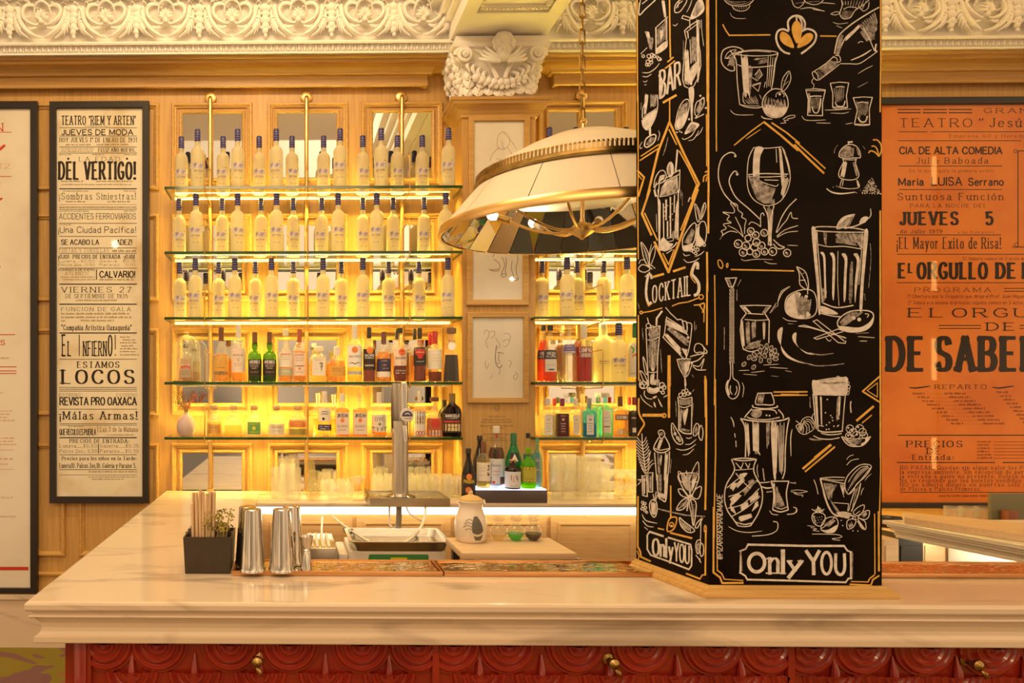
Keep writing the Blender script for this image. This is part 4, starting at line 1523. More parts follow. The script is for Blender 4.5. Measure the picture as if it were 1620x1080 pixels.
# bar spoon, jar and beans
art(fp, 1120, 420, 4.909, '''
o- 9 52,75 56,500 50,1080
w- 9 135,98 222,95 195,165 165,165 135,98
gh 7:5 145,105 180,160 165,105 185,160
g- 6 255,110 230,160
g- 6 225,190 224,270
g- 6 127,480 126,650
w~ 7 170,750 176,800 170,880 145,910 140,960 160,1015 195,1035 230,1010 245,950 230,900 195,870 192,800 190,750
w# 4 145,905 165,890 155,940 170,1000 150,1000
w~ 7 175,930 172,970 188,1000
w~ 7 220,935 225,970 208,1005
wt 6 265,908 278,950 268,1022
w- 8 250,312 370,308 488,312
w- 8 250,312 298,370 260,420 250,500 262,600 275,650
w- 8 488,312 440,370 475,425 472,600
w- 7 310,372 430,378
w~ 7 285,418 380,425 470,420
w~ 7 275,650 330,668 390,655
wh 8:5 265,320 325,370 290,320 340,375
gh 7:5 450,320 420,370 480,320 440,370
wh 6:4 255,430 270,640 270,430 285,630
gh 6:6 295,440 300,610 320,440 325,600
wh 6:4 425,440 432,580 445,440 440,560
gh 7:7 340,440 345,560 370,430 365,560
gh 10:10 285,650 330,600 380,640 410,575
wt 6 480,370 530,290
wt 6 635,160 570,200 545,270 540,320
''')
for i in range(40):
    t = i / 39
    y = 170 + 570 * t
    fp.line([(1120 + 170 / 4.909 + rj.uniform(-.3, .3), 420 + (y + 18) / 4.909), (1120 + 198 / 4.909, 420 + (y - 8) / 4.909)], .9, 0)
    if i % 2:
        fp.line([(1120 + 166 / 4.909, 420 + y / 4.909), (1120 + 172 / 4.909, 420 + (y + 22) / 4.909)], .8, 0)
        fp.line([(1120 + 199 / 4.909, 420 + (y - 6) / 4.909), (1120 + 202 / 4.909, 420 + (y + 16) / 4.909)], .8, 0)
for (x, y) in ((320, 712), (360, 690), (358, 725), (410, 735), (405, 660), (415, 630), (455, 625), (490, 640), (520, 662), (450, 665), (490, 680), (530, 695), (525, 725), (475, 740), (440, 700), (395, 695), (495, 705), (280, 765), (355, 788)):
    a = rj.uniform(0, pi)
    X, Y = 1120 + x / 4.909, 420 + y / 4.909
    pts = [(X + 4.0 * cos(t) * cos(a) - 2.7 * sin(t) * sin(a), Y + 4.0 * cos(t) * sin(a) + 2.7 * sin(t) * cos(a)) for t in [2 * pi * i / 10 for i in range(10)]]
    fp.line(pts, .9, 0, curve=True, closed=True)
    fp.line([(X - 3 * cos(a), Y - 3 * sin(a)), (X + 3 * cos(a), Y + 3 * sin(a))], .7, 1)
art(fp, 1120, 420, 4.909, '''
wt 5 240,815 320,812
wt 5 335,830 440,818
wt 4 275,842 380,850
wt 5 430,772 550,765
wt 5 480,790 620,798
wt 4 600,815 650,825
gt 4 490,855 548,862
''')
# shaker, pineapple glass and shot
art(fp, 1120, 600, 4.32, '''
o- 9 50,0 52,500 44,840 42,1080
o- 8 500,85 620,88
o- 8 500,102 620,104
w- 8 340,95 435,92
w~ 7 340,95 325,165 380,172 450,168 435,95
gh 8:6 345,100 340,165 385,100 370,165
w~ 8 308,175 310,190 390,200 470,190 470,178
w~ 8 300,200 260,245 250,262
w~ 8 480,205 510,240 515,265
w~ 7 265,255 300,268 400,275 490,258
g# 4 290,235 320,210 365,215 360,250 320,262
w~ 7 300,210 380,205 450,210 470,235
w@ 12 400,245 420,247
w~ 10 222,268 300,282 400,288 500,280 555,262
w~ 9 222,268 250,320 258,420 255,530
w~ 8 555,268 540,340 528,480 525,620 508,680
wh 9:6 305,300 310,500 345,300 345,500
wh 6:5 255,300 275,520 275,300 285,500
wh 10:8 430,300 450,670 475,300 465,660
gh 6:6 400,300 402,470 420,300 415,440
wh 4:6 480,300 490,640 520,300 510,620
w~ 6 340,480 355,515
wt 5 340,580 335,620 345,670
w~ 6 375,610 385,690
w~ 7 330,690 360,705 420,700
wt 10 360,730 400,742 440,738
wt 7 155,255 172,290 178,325
w~ 6 182,370 186,395
w~ 6 190,420 192,460
wt 7 575,340 565,400 567,525
w@ 6 602,285
g~ 5 590,700 600,705
wt 5 565,765 605,775
w~ 5 400,770 435,765
// carved pineapple glass
w~ 8 160,545 240,538 330,545 240,555 160,545
w~ 8 160,545 180,600 172,640 125,720 112,810 130,890 170,950 205,1000
w~ 8 330,545 312,600 320,650 365,740 370,830 345,910 310,970 290,1000
w~ 7 205,1000 250,1005 290,1000
w~ 8 190,975 250,990 300,980
w- 6 190,570 225,610 240,570
w- 6 255,570 275,605 285,575
w~ 5 180,620 250,615 310,610
w~ 6 190,640 230,690 290,745
w~ 6 130,740 190,690 265,640
w~ 6 140,800 220,770 310,690
w~ 6 135,880 240,850 350,745
w~ 6 155,940 260,880 355,800
wh 9:6 215,650 250,640 225,690 270,640
wh 8:6 150,740 175,700 170,760 200,710
wh 9:8 150,820 200,780 160,860 230,790
gh 9:7 240,760 300,720 250,790 320,700
wh 8:6 280,810 340,770 290,840 345,800
wh 8:6 220,860 270,840 230,900 280,860
wh 7:6 150,850 160,900 175,880 190,920
wh 8:7 210,940 290,920 220,970 300,940
wh 6:6 320,850 340,830 300,900 345,860
wh 6:5 190,720 240,670 200,740 250,690
gh 6:5 270,700 310,680 280,730 330,700
wt 6 140,1005 200,1035 280,1045 370,1035
w~ 6 445,970 475,980 470,1030 410,1060 300,1070
w- 8 430,695 552,695
w~ 8 430,695 450,780 442,890
w~ 8 552,695 535,780 548,890
w~ 9 442,890 495,905 548,890
wh 7:4 440,710 455,860 455,710 460,870
gh 7:10 470,730 460,870 490,790 525,870
w~ 6 455,870 500,885 540,870
wt 6 420,895 440,920 480,925
w~ 6 585,872 605,885 590,915 540,922
''')
# beer glass, hop, bowl of olives, gold bars
art(fp, 1240, 580, 7.714, '''
o- 18 -120,308 285,305
o- 15 -120,350 285,345
w# 6 345,175 400,165 480,150 620,130 770,130 780,200 770,340 680,352 560,350 420,345 360,335
gh 9:12 440,190 560,215 700,180 760,200
g~ 7 430,170 520,160 620,150
wO 8 775,200,22 790,245,20 775,320,22 785,280,18 750,145,22 660,135,20
w~ 14 355,330 370,500 395,760
w~ 12 750,345 735,500 712,790
wh 9:5 375,350 410,760 405,350 420,740
wh 9:4 440,360 455,720 460,360 465,710
gh 9:7 650,370 640,640 700,360 660,650
wh 6:4 670,370 665,600 690,370 680,600
w~ 16 410,770 480,795 600,795 715,785
w~ 13 455,810 540,828 640,825 705,812
w~ 12 360,840 440,875 560,885 680,865
w@ 18 530,398 508,560 572,595 590,620 595,655 555,680 520,710 470,722 665,715 610,725 668,630 550,760 520,765
wt 9 425,715 490,728
w@ 18 420,720 655,725
g~ 9 318,370 318,480
w~ 14 818,420 812,480 820,560
g~ 9 325,480 322,500
// hop
w~ 9 150,660 200,700
w~ 8 340,610 365,570
wo 9 165,760 150,720 200,690 230,640 290,610 340,630 370,690 360,760 310,800 250,825 190,800
w~ 8 200,690 210,740 190,790
w~ 8 220,690 240,750 230,810
w~ 8 235,680 280,740 270,810
w~ 8 240,670 300,710 310,790
w~ 8 250,660 320,680 350,750
w~ 8 270,640 320,650 360,700
wh 6:6 190,700 170,760 240,700 210,790
w~ 9 250,650 240,690 210,700
w~ 8 345,600 355,650 375,680
gt 20 310,875 370,890 470,890
// bowl
w~ 12 705,850 740,910 800,960 880,972 960,960 1020,910 1060,850
w~ 9 705,850 780,870 880,880 980,870 1060,850
w# 6 1000,870 1058,855 1020,910 960,955 940,940 990,910
wh 8:7 720,870 800,890 800,950 900,965
gh 9:7 780,890 960,890 830,940 920,945
wO 9 805,755,45 925,755,48 845,800,46 960,795,44 790,840,36 885,835,46 985,835,36
w@ 26 785,745 830,775 905,735 890,825 785,835 980,830
// gold bars, right border with arrow
o- 28 890,655 1090,485
o- 14 955,685 1070,590
o- 28 380,1105 565,955
o- 20 450,1120 612,985
o- 22 1175,-1900 1178,1100
o- 20 1175,110 960,300 1175,435
o- 10 1140,195 1015,290 1140,370 1140,195
''')
# tumbler with slice, strawberry, lime, flower
art(fp, 1240, 700, 6.75, '''
o- 24 500,25 205,275
o- 17 540,45 228,308
o- 13 1030,-200 1032,300 1012,1080
w~ 9 385,380 480,370 560,368 650,372
w~ 9 385,385 460,400 560,420 650,435
w~ 7 440,385 550,400 640,400
w~ 15 390,385 420,500 460,640 520,750 600,785 680,800
w# 5 400,400 430,500 470,640 530,750 600,780 560,790 500,740 450,640 415,520
gh 9:22 430,430 480,600 560,450 490,560
gh 8:12 440,440 490,560 520,440 510,590
gh 9:10 490,600 560,730 520,640 600,750
w~ 12 820,430 790,560 720,735
w~ 8 760,490 720,620 690,730
gh 7:5 770,500 740,620 800,450 730,690
w- 7 535,640 690,652 680,730
w~ 11 560,750 640,740 720,760
w# 5 570,755 640,735 700,760 690,810 620,790
w- 6 605,460 640,580
wh 6:5 600,440 625,520 650,440 640,560
wo 10 935,258 880,230 800,245 710,320 660,400 655,490 690,550 740,510 780,440 870,360
w~ 7 900,250 820,265 740,340 690,420
w~ 8 930,262 820,400 700,540
''')
for i in range(20):
    t = i / 19
    bx, by = 790 - 110 * t + 60 * sin(pi * t) * 0 + (130 * (1 - t)), 420 + 110 * t - 140 * (1 - t)
    ax, ay = 890 - 215 * t, 255 + 260 * t - 60 * sin(pi * t)
    fp.line([(1240 + ax / 6.75, 700 + ay / 6.75), (1240 + (ax * .35 + bx * .65) / 6.75, 700 + (ay * .35 + by * .65) / 6.75)], 1.0, 0, taper=True)
art(fp, 1240, 700, 6.75, '''
w~ 6 670,180 700,145 745,130
w~ 7 670,240 720,190 800,172
wt 6 935,330 900,360 865,405
wt 7 855,480 835,510 822,560
w~ 8 320,395 345,460 365,550
wt 6 75,510 160,505 255,520
w~ 6 255,520 190,535 110,540 150,555 200,560 195,580
wt 8 65,425 130,435
w~ 7 100,690 135,700 130,745 40,768
// strawberry
wo 9 310,760 300,810 330,870 390,890 430,850 440,780 400,750 350,745
w- 9 300,710 350,740 365,680 380,740 430,710
wh 7:6 320,720 350,750 380,690 420,740
w@ 9 330,790 355,800 380,795 405,790 340,830 370,825 400,820 360,855 385,850
gh 7:5 310,780 330,860 320,770 350,880
// lime
wo 9 395,920 420,840 470,800 540,795 575,830 575,890 540,950 480,962 430,950
w~ 8 395,920 470,870 540,800
w# 5 400,930 470,930 560,880 570,890 540,945 480,960
gh 8:8 430,880 510,820 480,900 550,830
wt 6 250,885 330,895
w~ 6 285,905 350,920 310,935 380,945
w~ 7 300,975 400,975 560,980 620,1000 580,1018 515,1025 560,1040 600,1040
w@ 13 612,830 628,885 738,940 790,943
// flower
wo 9 740,750 790,690 855,665 850,720 800,780
wo 9 790,790 850,740 910,725 905,790 860,820
wo 9 790,810 830,820 870,850 872,925 820,900
wo 9 770,830 720,815 675,840 680,920 740,900
w~ 9 680,760 740,780 770,800
w~ 8 650,800 700,780 760,790
w@ 20 795,780 735,805 765,820
w@ 10 720,850 725,870
w~ 7 770,760 810,730
wh 7:5 780,840 850,920 800,830 865,920
wh 6:5 690,870 700,910 730,860 740,890
wh 6:4 830,770 880,740 850,800 890,760
''')
# framed name at the foot, signature up the edge, gold corner rules
art(fp, 1120, 830, 5.786, '''
o- 17 52,-160 50,430
o- 10 82,-100 85,420
o- 17 50,435 110,480 130,532
o- 12 85,415 125,445 150,495
o- 17 130,532 320,530
o- 10 150,497 320,508
o- 17 1562,-120 1565,420
o- 10 1525,-100 1528,450
o- 14 1565,465 1510,500 1490,555
o- 12 1520,460 1480,490 1465,520
o- 14 1490,552 1300,543
o- 10 1465,522 1310,518
w- 20 365,180 600,185 900,192 1245,192
w- 14 365,180 345,220 290,240
w- 14 300,235 295,430
g- 12 300,235 310,420
w- 15 290,435 340,465 362,505
w- 17 362,500 700,508 1260,525
w- 16 1260,525 1285,490 1315,488
w- 16 1305,255 1308,490
g- 12 1322,260 1318,480
w- 14 1245,192 1275,235 1315,250
''')
T = lambda *a, **k: fp.text(*a, **k)
f10 = lambda x, y: (1120 + x / 5.786, 830 + y / 5.786)
def word(pen, t, x0, x1, y0, y1, ox, oy, s, w, **k):
    pen.text(t, ox + x0 / s, ox + x1 / s, oy + y0 / s, oy + y1 / s, w=w, **k)
fp.ring(*f10(445, 345), 73 / 5.786, 32 / 5.786, 0, ry=84 / 5.786, n=24)
word(fp, 'n', 548, 655, 232, 445, 1120, 830, 5.786, .15, serif=.3, thin=.06)
art(fp, 1120, 830, 5.786, 'w- 38 685,235 685,440\nw- 10 660,444 712,444\nw- 12 668,240 685,235')
art(fp, 1120, 830, 5.786, '''
w- 30 740,335 800,420
w- 36 855,335 740,480
w- 14 725,330 770,330
w- 14 825,330 872,330
w- 32 900,240 965,335
w- 32 1018,240 965,335
w- 32 965,335 968,450
''')
fp.ring(*f10(1085, 350), 45 / 5.786, 26 / 5.786, 0, ry=100 / 5.786, n=24)
art(fp, 1120, 830, 5.786, 'w~ 28 1170,260 1168,390 1185,440 1215,455 1240,435 1252,380 1248,260')
sig = lambda X, Y: (1138.5 + (Y - 100), 885 - (X - 100))
fp.text('@PiZARRASHANDMADE', 100, 203, 100 - 4.5, 100 + 4.2, w=.13, path=sig, slant=.15)
fp.build('front_chalk_drawing', [CHALK, CHALKF, GOLDC], pillar)

# ---- the side board
sp = Pen(on_side, _n)
K = 6.752
art(sp, 1000, 0, K, '''
o- 12 55,0 58,1080
o- 20 812,0 815,500 812,1080
o- 10 795,0 800,1080
w~ 12 80,30 75,160 140,100 250,0
w~ 10 110,40 160,0
w~ 8 90,0 80,60
wh 9:5 315,0 345,190 345,0 365,180
o- 16 400,0 405,400 410,615
w~ 10 455,120 460,60 500,10 540,-10 585,0 560,60 510,125 465,135 455,120
w~ 8 470,90 490,50 540,10
w~ 8 500,20 490,80
wt 8 640,0 620,60 585,130
w- 9 250,300 310,245 380,180
w- 14 255,305 258,575
w- 9 372,190 372,430
w~ 10 260,575 310,550 370,500 375,430
w# 6 262,520 360,440 368,500 300,555 262,560
gh 9:8 270,310 275,500 350,240 345,420
wh 10:7 300,330 310,440 330,320 325,380
gh 9:6 350,200 360,430 370,190 365,420
wh 14:7 145,350 200,520 180,350 215,500
gh 12:7 160,400 190,520 230,400 210,530
w- 8 100,570 160,510
w~ 9 135,345 160,340 185,350
wO 9 180,600,20 215,590,20 235,600,18 200,640,20 170,660,20 205,665,18 180,690,16 160,690,16 120,600,14 290,630,18 270,610,12 305,635,10
w~ 8 95,575 130,540
wt 10 110,775 180,775 250,730 295,675
wt 9 110,815 160,820 210,790
wt 8 115,865 140,875 165,858
wt 8 130,905 155,905
o- 15 380,660 440,612
o- 15 355,730 455,650
wt 8 435,262 460,275 488,250
w- 9 545,165 530,195 610,220 625,190 545,165
w# 6 620,190 690,20 720,0 750,0 775,90 740,150 660,200
gh 9:8 650,150 700,10 680,180 760,80
w~ 9 615,210 620,300
w~ 10 560,330 600,290 640,260 710,215
w- 9 560,330 580,420 560,600 545,740 540,850 560,920 610,945 660,920 710,820 735,700 730,560 700,400 710,215
w~ 8 575,345 640,300 705,245
wh 16:6 690,240 700,880 715,300 720,780
wh 14:6 570,560 560,880 600,540 620,900
gh 12:12 640,400 640,660 690,400 680,650
wh 6:4 590,340 600,420 600,340 605,400
w~ 8 620,420 625,560 630,680
wh 14:9 560,800 620,900 660,720 640,900
wh 9:9 620,740 700,650 650,860 720,700
w~ 6 740,210 745,330 765,490
w~ 6 722,215 725,300
gt 6 548,430 548,560 540,640
w# 6 605,945 660,940 655,1090 620,1090
// the word
w~ 26 290,800 320,890 300,1040
''')
def two_line(x0, x1, ytl, ytr, ybl, ybr):
    def f(X, Y):
        t = (X - x0) / (x1 - x0)
        a, b = ytl + (ytr - ytl) * t, ybl + (ybr - ybl) * t
        return (X, a + (b - a) * Y / ((ybl + ybr - ytl - ytr) / 2))
    return f
sp.text('BAR', 1042.5, 1078, 0, 40, w=.16, thin=.075, path=two_line(1042, 1078, 114, 96, 157, 133))
art(sp, 1000, 150, K, '''
o- 24 335,80 470,5
o- 14 402,50 402,285
o- 12 62,0 66,700 62,1080
o- 20 812,0 818,1080
o- 10 795,210 798,760
w~ 10 110,250 115,150 150,60 170,0
w~ 9 270,0 275,120 250,240 200,340 160,375 120,340 105,270
w- 8 130,230 270,140
w# 6 112,260 140,235 260,160 250,230 200,330 155,370 120,330
wh 12:6 140,0 130,200 175,0 150,190
gh 9:8 200,0 200,130 260,0 250,130
w# 6 180,360 200,350 200,430 185,440
w~ 14 130,540 150,470 220,425 255,440 230,510 160,560 130,540
gh 9:6 150,530 200,450 180,540 240,460
gt 9 100,80 95,160
wt 8 280,380 295,420 275,490
wt 8 110,500 85,540 90,575 110,560
o- 12 95,655 285,530
o- 14 85,700 300,560
o- 24 400,290 280,600 165,1080
o- 24 400,290 560,640 715,950 640,1110
o- 13 395,370 475,530
o- 14 505,600 600,770 690,960 645,1080
gt 10 385,450 360,560 330,650
w- 18 485,590 465,820
o- 20 60,810 130,880 70,1080
o- 12 65,850 100,900
wo 10 465,300 500,150 550,65 600,50 612,110 590,230 540,340 480,370 462,340
w# 6 480,270 520,190 570,150 595,200 560,300 500,360 468,340
gh 10:10 500,140 490,260 590,70 590,180
wh 14:4 625,0 640,300 650,0 645,290
w~ 8 620,0 635,280
w# 6 560,420 600,330 640,290 715,310 700,350 640,390
gh 10:6 590,380 640,310 640,400 690,330
wt 9 535,460 560,475 630,440 680,370
wt 8 600,490 660,470 715,380
wt 8 690,440 730,400 755,345
wo 9 670,150 690,80 720,60 765,40 770,100 740,160 700,220 675,210
wo 8 720,140 730,60 770,30 760,130
gh 10:6 680,170 740,60 710,210 760,120
w~ 10 670,250 720,230 770,205
w@ 24 790,140 730,10 610,260 690,240
w@ 18 480,400 510,390 530,400
w# 6 390,730 420,715 445,760 440,850 400,880 370,800
gh 10:5 385,760 390,860 420,740 430,850
w- 9 510,800 455,830 360,890
w~ 10 510,800 505,1000 490,1080
w- 9 500,850 290,950
w- 10 290,950 280,1080
wo 10 235,990 245,900 290,820 340,810 365,870 330,930 270,950
w~ 8 260,1080 245,1000 260,930
wh 12:6 300,860 280,940 350,850 340,900
w# 6 340,950 400,910 440,930 400,1010 340,1050
wh 16:9 300,1080 330,960 490,1000 480,860
gh 12:8 310,1000 330,1080 470,900 490,1060
gt 8 520,1010 525,1080
o~ 14 760,930 770,870 815,850
o~ 13 790,925 800,880 820,870
o~ 13 780,830 800,815 820,860
''')
art(sp, 1000, 300, K, '''
o- 12 60,0 66,740
o- 20 815,0 815,460
o- 20 800,670 805,1080
o- 22 190,0 105,255
o- 24 105,255 205,480
o- 14 135,250 270,540
o- 26 240,560 390,880 700,0
o- 13 330,680 390,800 450,640
o- 13 520,430 600,230 690,0
w~ 12 235,0 250,70 280,110 290,600 310,640 360,650 440,610 480,560
w- 12 495,0 490,530
w- 8 275,0 280,60
w~ 9 290,75 380,60 490,20
gh 10:8 300,60 380,0 380,60 490,0
wh 12:6 280,100 290,580 305,120 300,540
w- 12 335,150 340,520
w- 18 365,110 365,320
w- 15 410,80 412,500
w- 15 380,340 380,500
w- 12 455,60 450,240
wh 9:5 470,180 455,480 490,60 485,500
gh 12:7 440,440 420,500 480,440 480,530
w# 6 300,560 330,510 370,540 400,570 440,580 380,640 310,640
w@ 12 350,230 345,280 400,290 435,320 405,330 430,260 410,200 345,190 380,170 430,150
w~ 8 370,520 430,510 440,540 390,555
w~ 8 370,680 430,640
wt 7 260,260 265,450
g- 6 520,0 522,100
g- 6 538,30 538,170
wt 14 620,80 600,130
wo 9 670,160 690,170 720,240 715,340 690,310
wo 9 775,140 790,180 770,250 735,320 745,220
w~ 7 690,190 720,300
w~ 7 770,170 745,290
wo 10 540,600 545,520 600,420 660,355 685,380 680,470 660,560 600,640 555,650
w~ 10 690,380 720,370 740,340 780,350 798,440 780,560 720,610
w# 6 545,600 600,590 650,570 640,640 590,660 550,640
gh 12:8 560,560 640,420 610,600 670,440
w# 6 690,430 720,380 720,480 770,560 720,600 680,570
wO 9 650,620,16 680,610,16 700,640,16 660,660,16 720,590,14 690,580,14 630,650,12 680,680,14 770,590,14
wt 9 545,680 570,705 620,695
wt 9 670,715 730,690 770,655
wt 10 550,740 590,775 660,765 720,730
wo 9 95,560 140,610 180,700 180,820 130,740 110,660
wt 8 100,570 150,690 180,820
gh 7:5 120,620 150,640 140,740 175,720
wo 8 245,600 205,660 185,760 190,820 240,700
wt 7 210,580 190,660 180,740
w~ 8 75,790 90,755 130,750 150,790
wo 10 70,840 110,800 170,820 190,850 140,880 90,870
w- 10 200,800 245,840
w- 9 195,830 215,850
w~ 9 140,930 190,880
o- 24 230,930 335,900
o- 24 445,870 565,830
''')
# COCKTAILS, rising to the right, with a large C and S
ck = two_line(1022, 1107, 441, 431, 480, 462)
sp.text('OCKTAIL', 1031.5, 1093, 0, 29, w=.15, thin=.07, path=two_line(1031, 1093, 452.5, 435, 479, 466.5), serif=.35)
art(sp, 1000, 450, K, 'w~ 26 210,-60 200,-100 175,-105 155,0 150,100 165,180 185,205 205,185')
art(sp, 1000, 300, K, 'w~ 32 700,850 700,790 675,790 650,840 640,900 680,950 710,1000 715,1060 700,1110 660,1130\no~ 9 640,830 622,900 640,950 680,1000')
art(sp, 1000, 450, K, '''
o- 10 160,190 175,230 215,200
o- 12 430,228 500,200 600,185 720,140
oO 12 738,132,24 98,298,14
o- 12 115,298 200,285 320,250
g- 9 65,200 80,260
o~ 14 660,220 720,215 770,200 770,260 750,300
o- 12 725,225 755,270
o- 10 770,280 768,400
o- 18 802,0 800,640
o- 14 68,330 72,1020
w- 10 360,245 410,305 485,375
w~ 12 485,375 530,375 545,420 555,470
w~ 11 545,390 580,400 590,470 580,530
w~ 10 585,405 635,420 635,500 620,620 600,720 575,790
w- 9 370,345 345,540 330,560
w- 10 330,560 560,800
w- 9 370,350 530,450 580,500
wh 10:6 365,370 560,470 365,430 580,530
gh 12:10 380,480 580,650 400,450 610,600
wh 14:6 340,530 530,770 380,530 520,680
wh 12:5 530,680 580,770 590,690 580,760
w@ 30 600,565
w~ 10 545,420 560,500 600,540
gt 7 668,390 672,500
gt 7 690,430 685,480
w- 20 320,285 265,360 262,430
w~ 10 165,355 180,420
w- 9 150,470 300,440
w~ 10 150,470 155,590 170,920 180,1080
w~ 10 300,440 290,600 275,800 270,1080
wO 9 175,440,24 215,460,20 250,520,28 200,530,20 270,460,16
gh 12:7 180,470 190,590 280,450 270,580
w~ 9 165,590 220,590 285,560
gh 10:8 190,600 190,780 260,590 240,760
w# 6 215,720 235,800 240,910 210,920 205,830
gh 8:8 175,640 190,900 280,600 260,880
w~ 9 170,930 220,940 270,930
wh 10:5 200,960 195,1060 240,950 230,1050
gt 8 110,460 120,590
gt 8 305,690 318,940
wo 9 120,770 150,850 165,960 140,930 125,850
wo 9 85,920 130,960 160,1040 120,1020
w~ 10 80,1070 120,1030 150,1060
o- 18 388,760 385,1080
o- 18 402,760 405,1080
w- 10 480,800 550,790 625,795
w~ 10 480,800 510,900 565,1000 575,1080
w~ 9 640,850 600,960 565,1000 565,1080
gh 12:10 500,810 550,970 620,800 580,970
wh 9:7 560,830 570,950 620,820 600,920
wo 9 665,700 680,640 720,630 760,660 770,720 720,720 690,730
w~ 10 750,650 800,710 790,740
w~ 12 620,770 690,750 740,740 800,730
w~ 11 630,830 700,810 770,750
w~ 10 650,860 720,870 770,790 740,900
w~ 10 650,870 700,910 790,910
w@ 24 640,840 615,830
gt 7 640,960 660,990
o- 18 782,980 790,1080
''')
art(sp, 1000, 600, K, '''
o- 20 790,0 795,500 790,1080
o- 8 775,0 782,400
o- 18 388,0 392,405
o- 12 405,0 402,405
w~ 10 90,0 80,60 100,95 150,90 180,50
w~ 10 100,20 140,60 175,10
w~ 10 170,0 165,110 200,145 260,140 290,100 285,0
w# 6 180,80 230,95 280,80 280,120 230,140 180,125
wh 9:6 200,0 210,60 265,0 250,60
wO 10 320,60,26 340,85,22 310,110,22 330,140,16 110,70,20
w~ 9 135,120 130,160 160,200 215,210
wt 9 90,165 110,210 160,260 220,298
w# 5 220,190 255,175 265,185 235,205
w# 5 275,205 290,220 325,290 305,280
w# 5 230,240 245,255 255,300 235,280
w# 5 335,190 370,165 375,175 345,192
o~ 18 72,200 70,330 90,400 130,470 100,530 60,600
o- 32 120,382 330,382
oO 14 342,385,20
wh 10:4 560,0 568,110 575,0 572,100
wO 9 520,165,20 550,130,18 580,120,18 600,150,18 560,165,16 620,150,10
w# 5 645,130 665,100 655,125
w- 11 490,190 500,290 500,540
w- 11 640,190 640,300 635,580
w~ 9 490,190 560,205 640,190
w~ 9 500,285 560,300 635,275
wh 9:6 505,210 520,280 620,210 620,270
gh 8:6 510,310 505,530 530,320 520,540
gh 14:9 530,320 560,480 600,310 570,460
w# 5 545,380 590,310 595,350 570,470 560,480
w~ 14 505,540 560,575 635,580
gh 12:6 520,540 540,520 600,560 620,540
gt 8 468,230 475,400
gt 8 655,250 645,400
wo 11 430,465 480,540 540,650 530,690 480,680 435,610 422,530
w~ 7 440,500 470,600 520,665
wO 8 490,625,14 510,650,14 460,580,12
wo 10 655,590 665,510 690,470 715,490 710,560 680,600
wo 10 715,610 720,530 740,490 760,560 745,650
gh 9:5 670,560 690,490 680,590 705,530
wt 9 575,620 605,630 640,615
wt 9 565,692 620,690 685,640
wt 10 470,740 540,755 620,735 680,690
wt 9 540,805 600,795 660,740
wo 10 295,600 280,570 290,545 330,545 350,590 320,630 295,620
g@ 40 315,580
w~ 11 285,620 240,700 232,750
w~ 11 350,610 390,680 405,740
w~ 12 232,745 270,775 340,780 405,745
w~ 9 240,735 300,755 400,735
w~ 11 240,780 250,900 265,1080
w~ 11 400,770 395,920 375,1080
wh 8:5 300,640 265,740 330,640 290,750
wh 12:5 355,800 340,1080 385,790 365,1060
wh 9:5 310,800 320,830 300,860 310,920
gh 8:5 270,800 285,1060 290,800 300,1050
gt 7 420,850 405,1000
w- 10 105,580 110,700 145,1000
''')
for i in range(11):
    t = i / 10
    y = 640 + 330 * t
    x = 108 + 40 * t
    for m in (-1, 1):
        a = 30 + 30 * sin(pi * (t * .8 + .15))
        sp.line([(1000 + x / K, 600 + (y + 40) / K), (1000 + (x + m * a * .6) / K, 600 + (y + 15) / K), (1000 + (x + m * a * (1.3 if m < 0 else 1.0)) / K, 600 + (y - 25) / K)], 1.3, 0, curve=True)
art(sp, 1000, 600, K, '''
wt 9 165,880 185,820 200,760
wt 9 170,920 200,880 225,860
wt 9 180,960 210,910 240,895
w- 9 105,1040 155,1020 150,1080
w- 9 160,1000 225,995 220,1080
w- 9 65,1070 95,1080
wo 9 495,985 540,1010 590,1080 520,1090
wo 9 705,880 660,950 625,1040 620,1090 700,1090 715,980
gt 8 680,900 650,960
w~ 8 580,975 595,1060
gh 8:6 640,1040 700,980 640,1080 700,1040
''')
J = 5.4
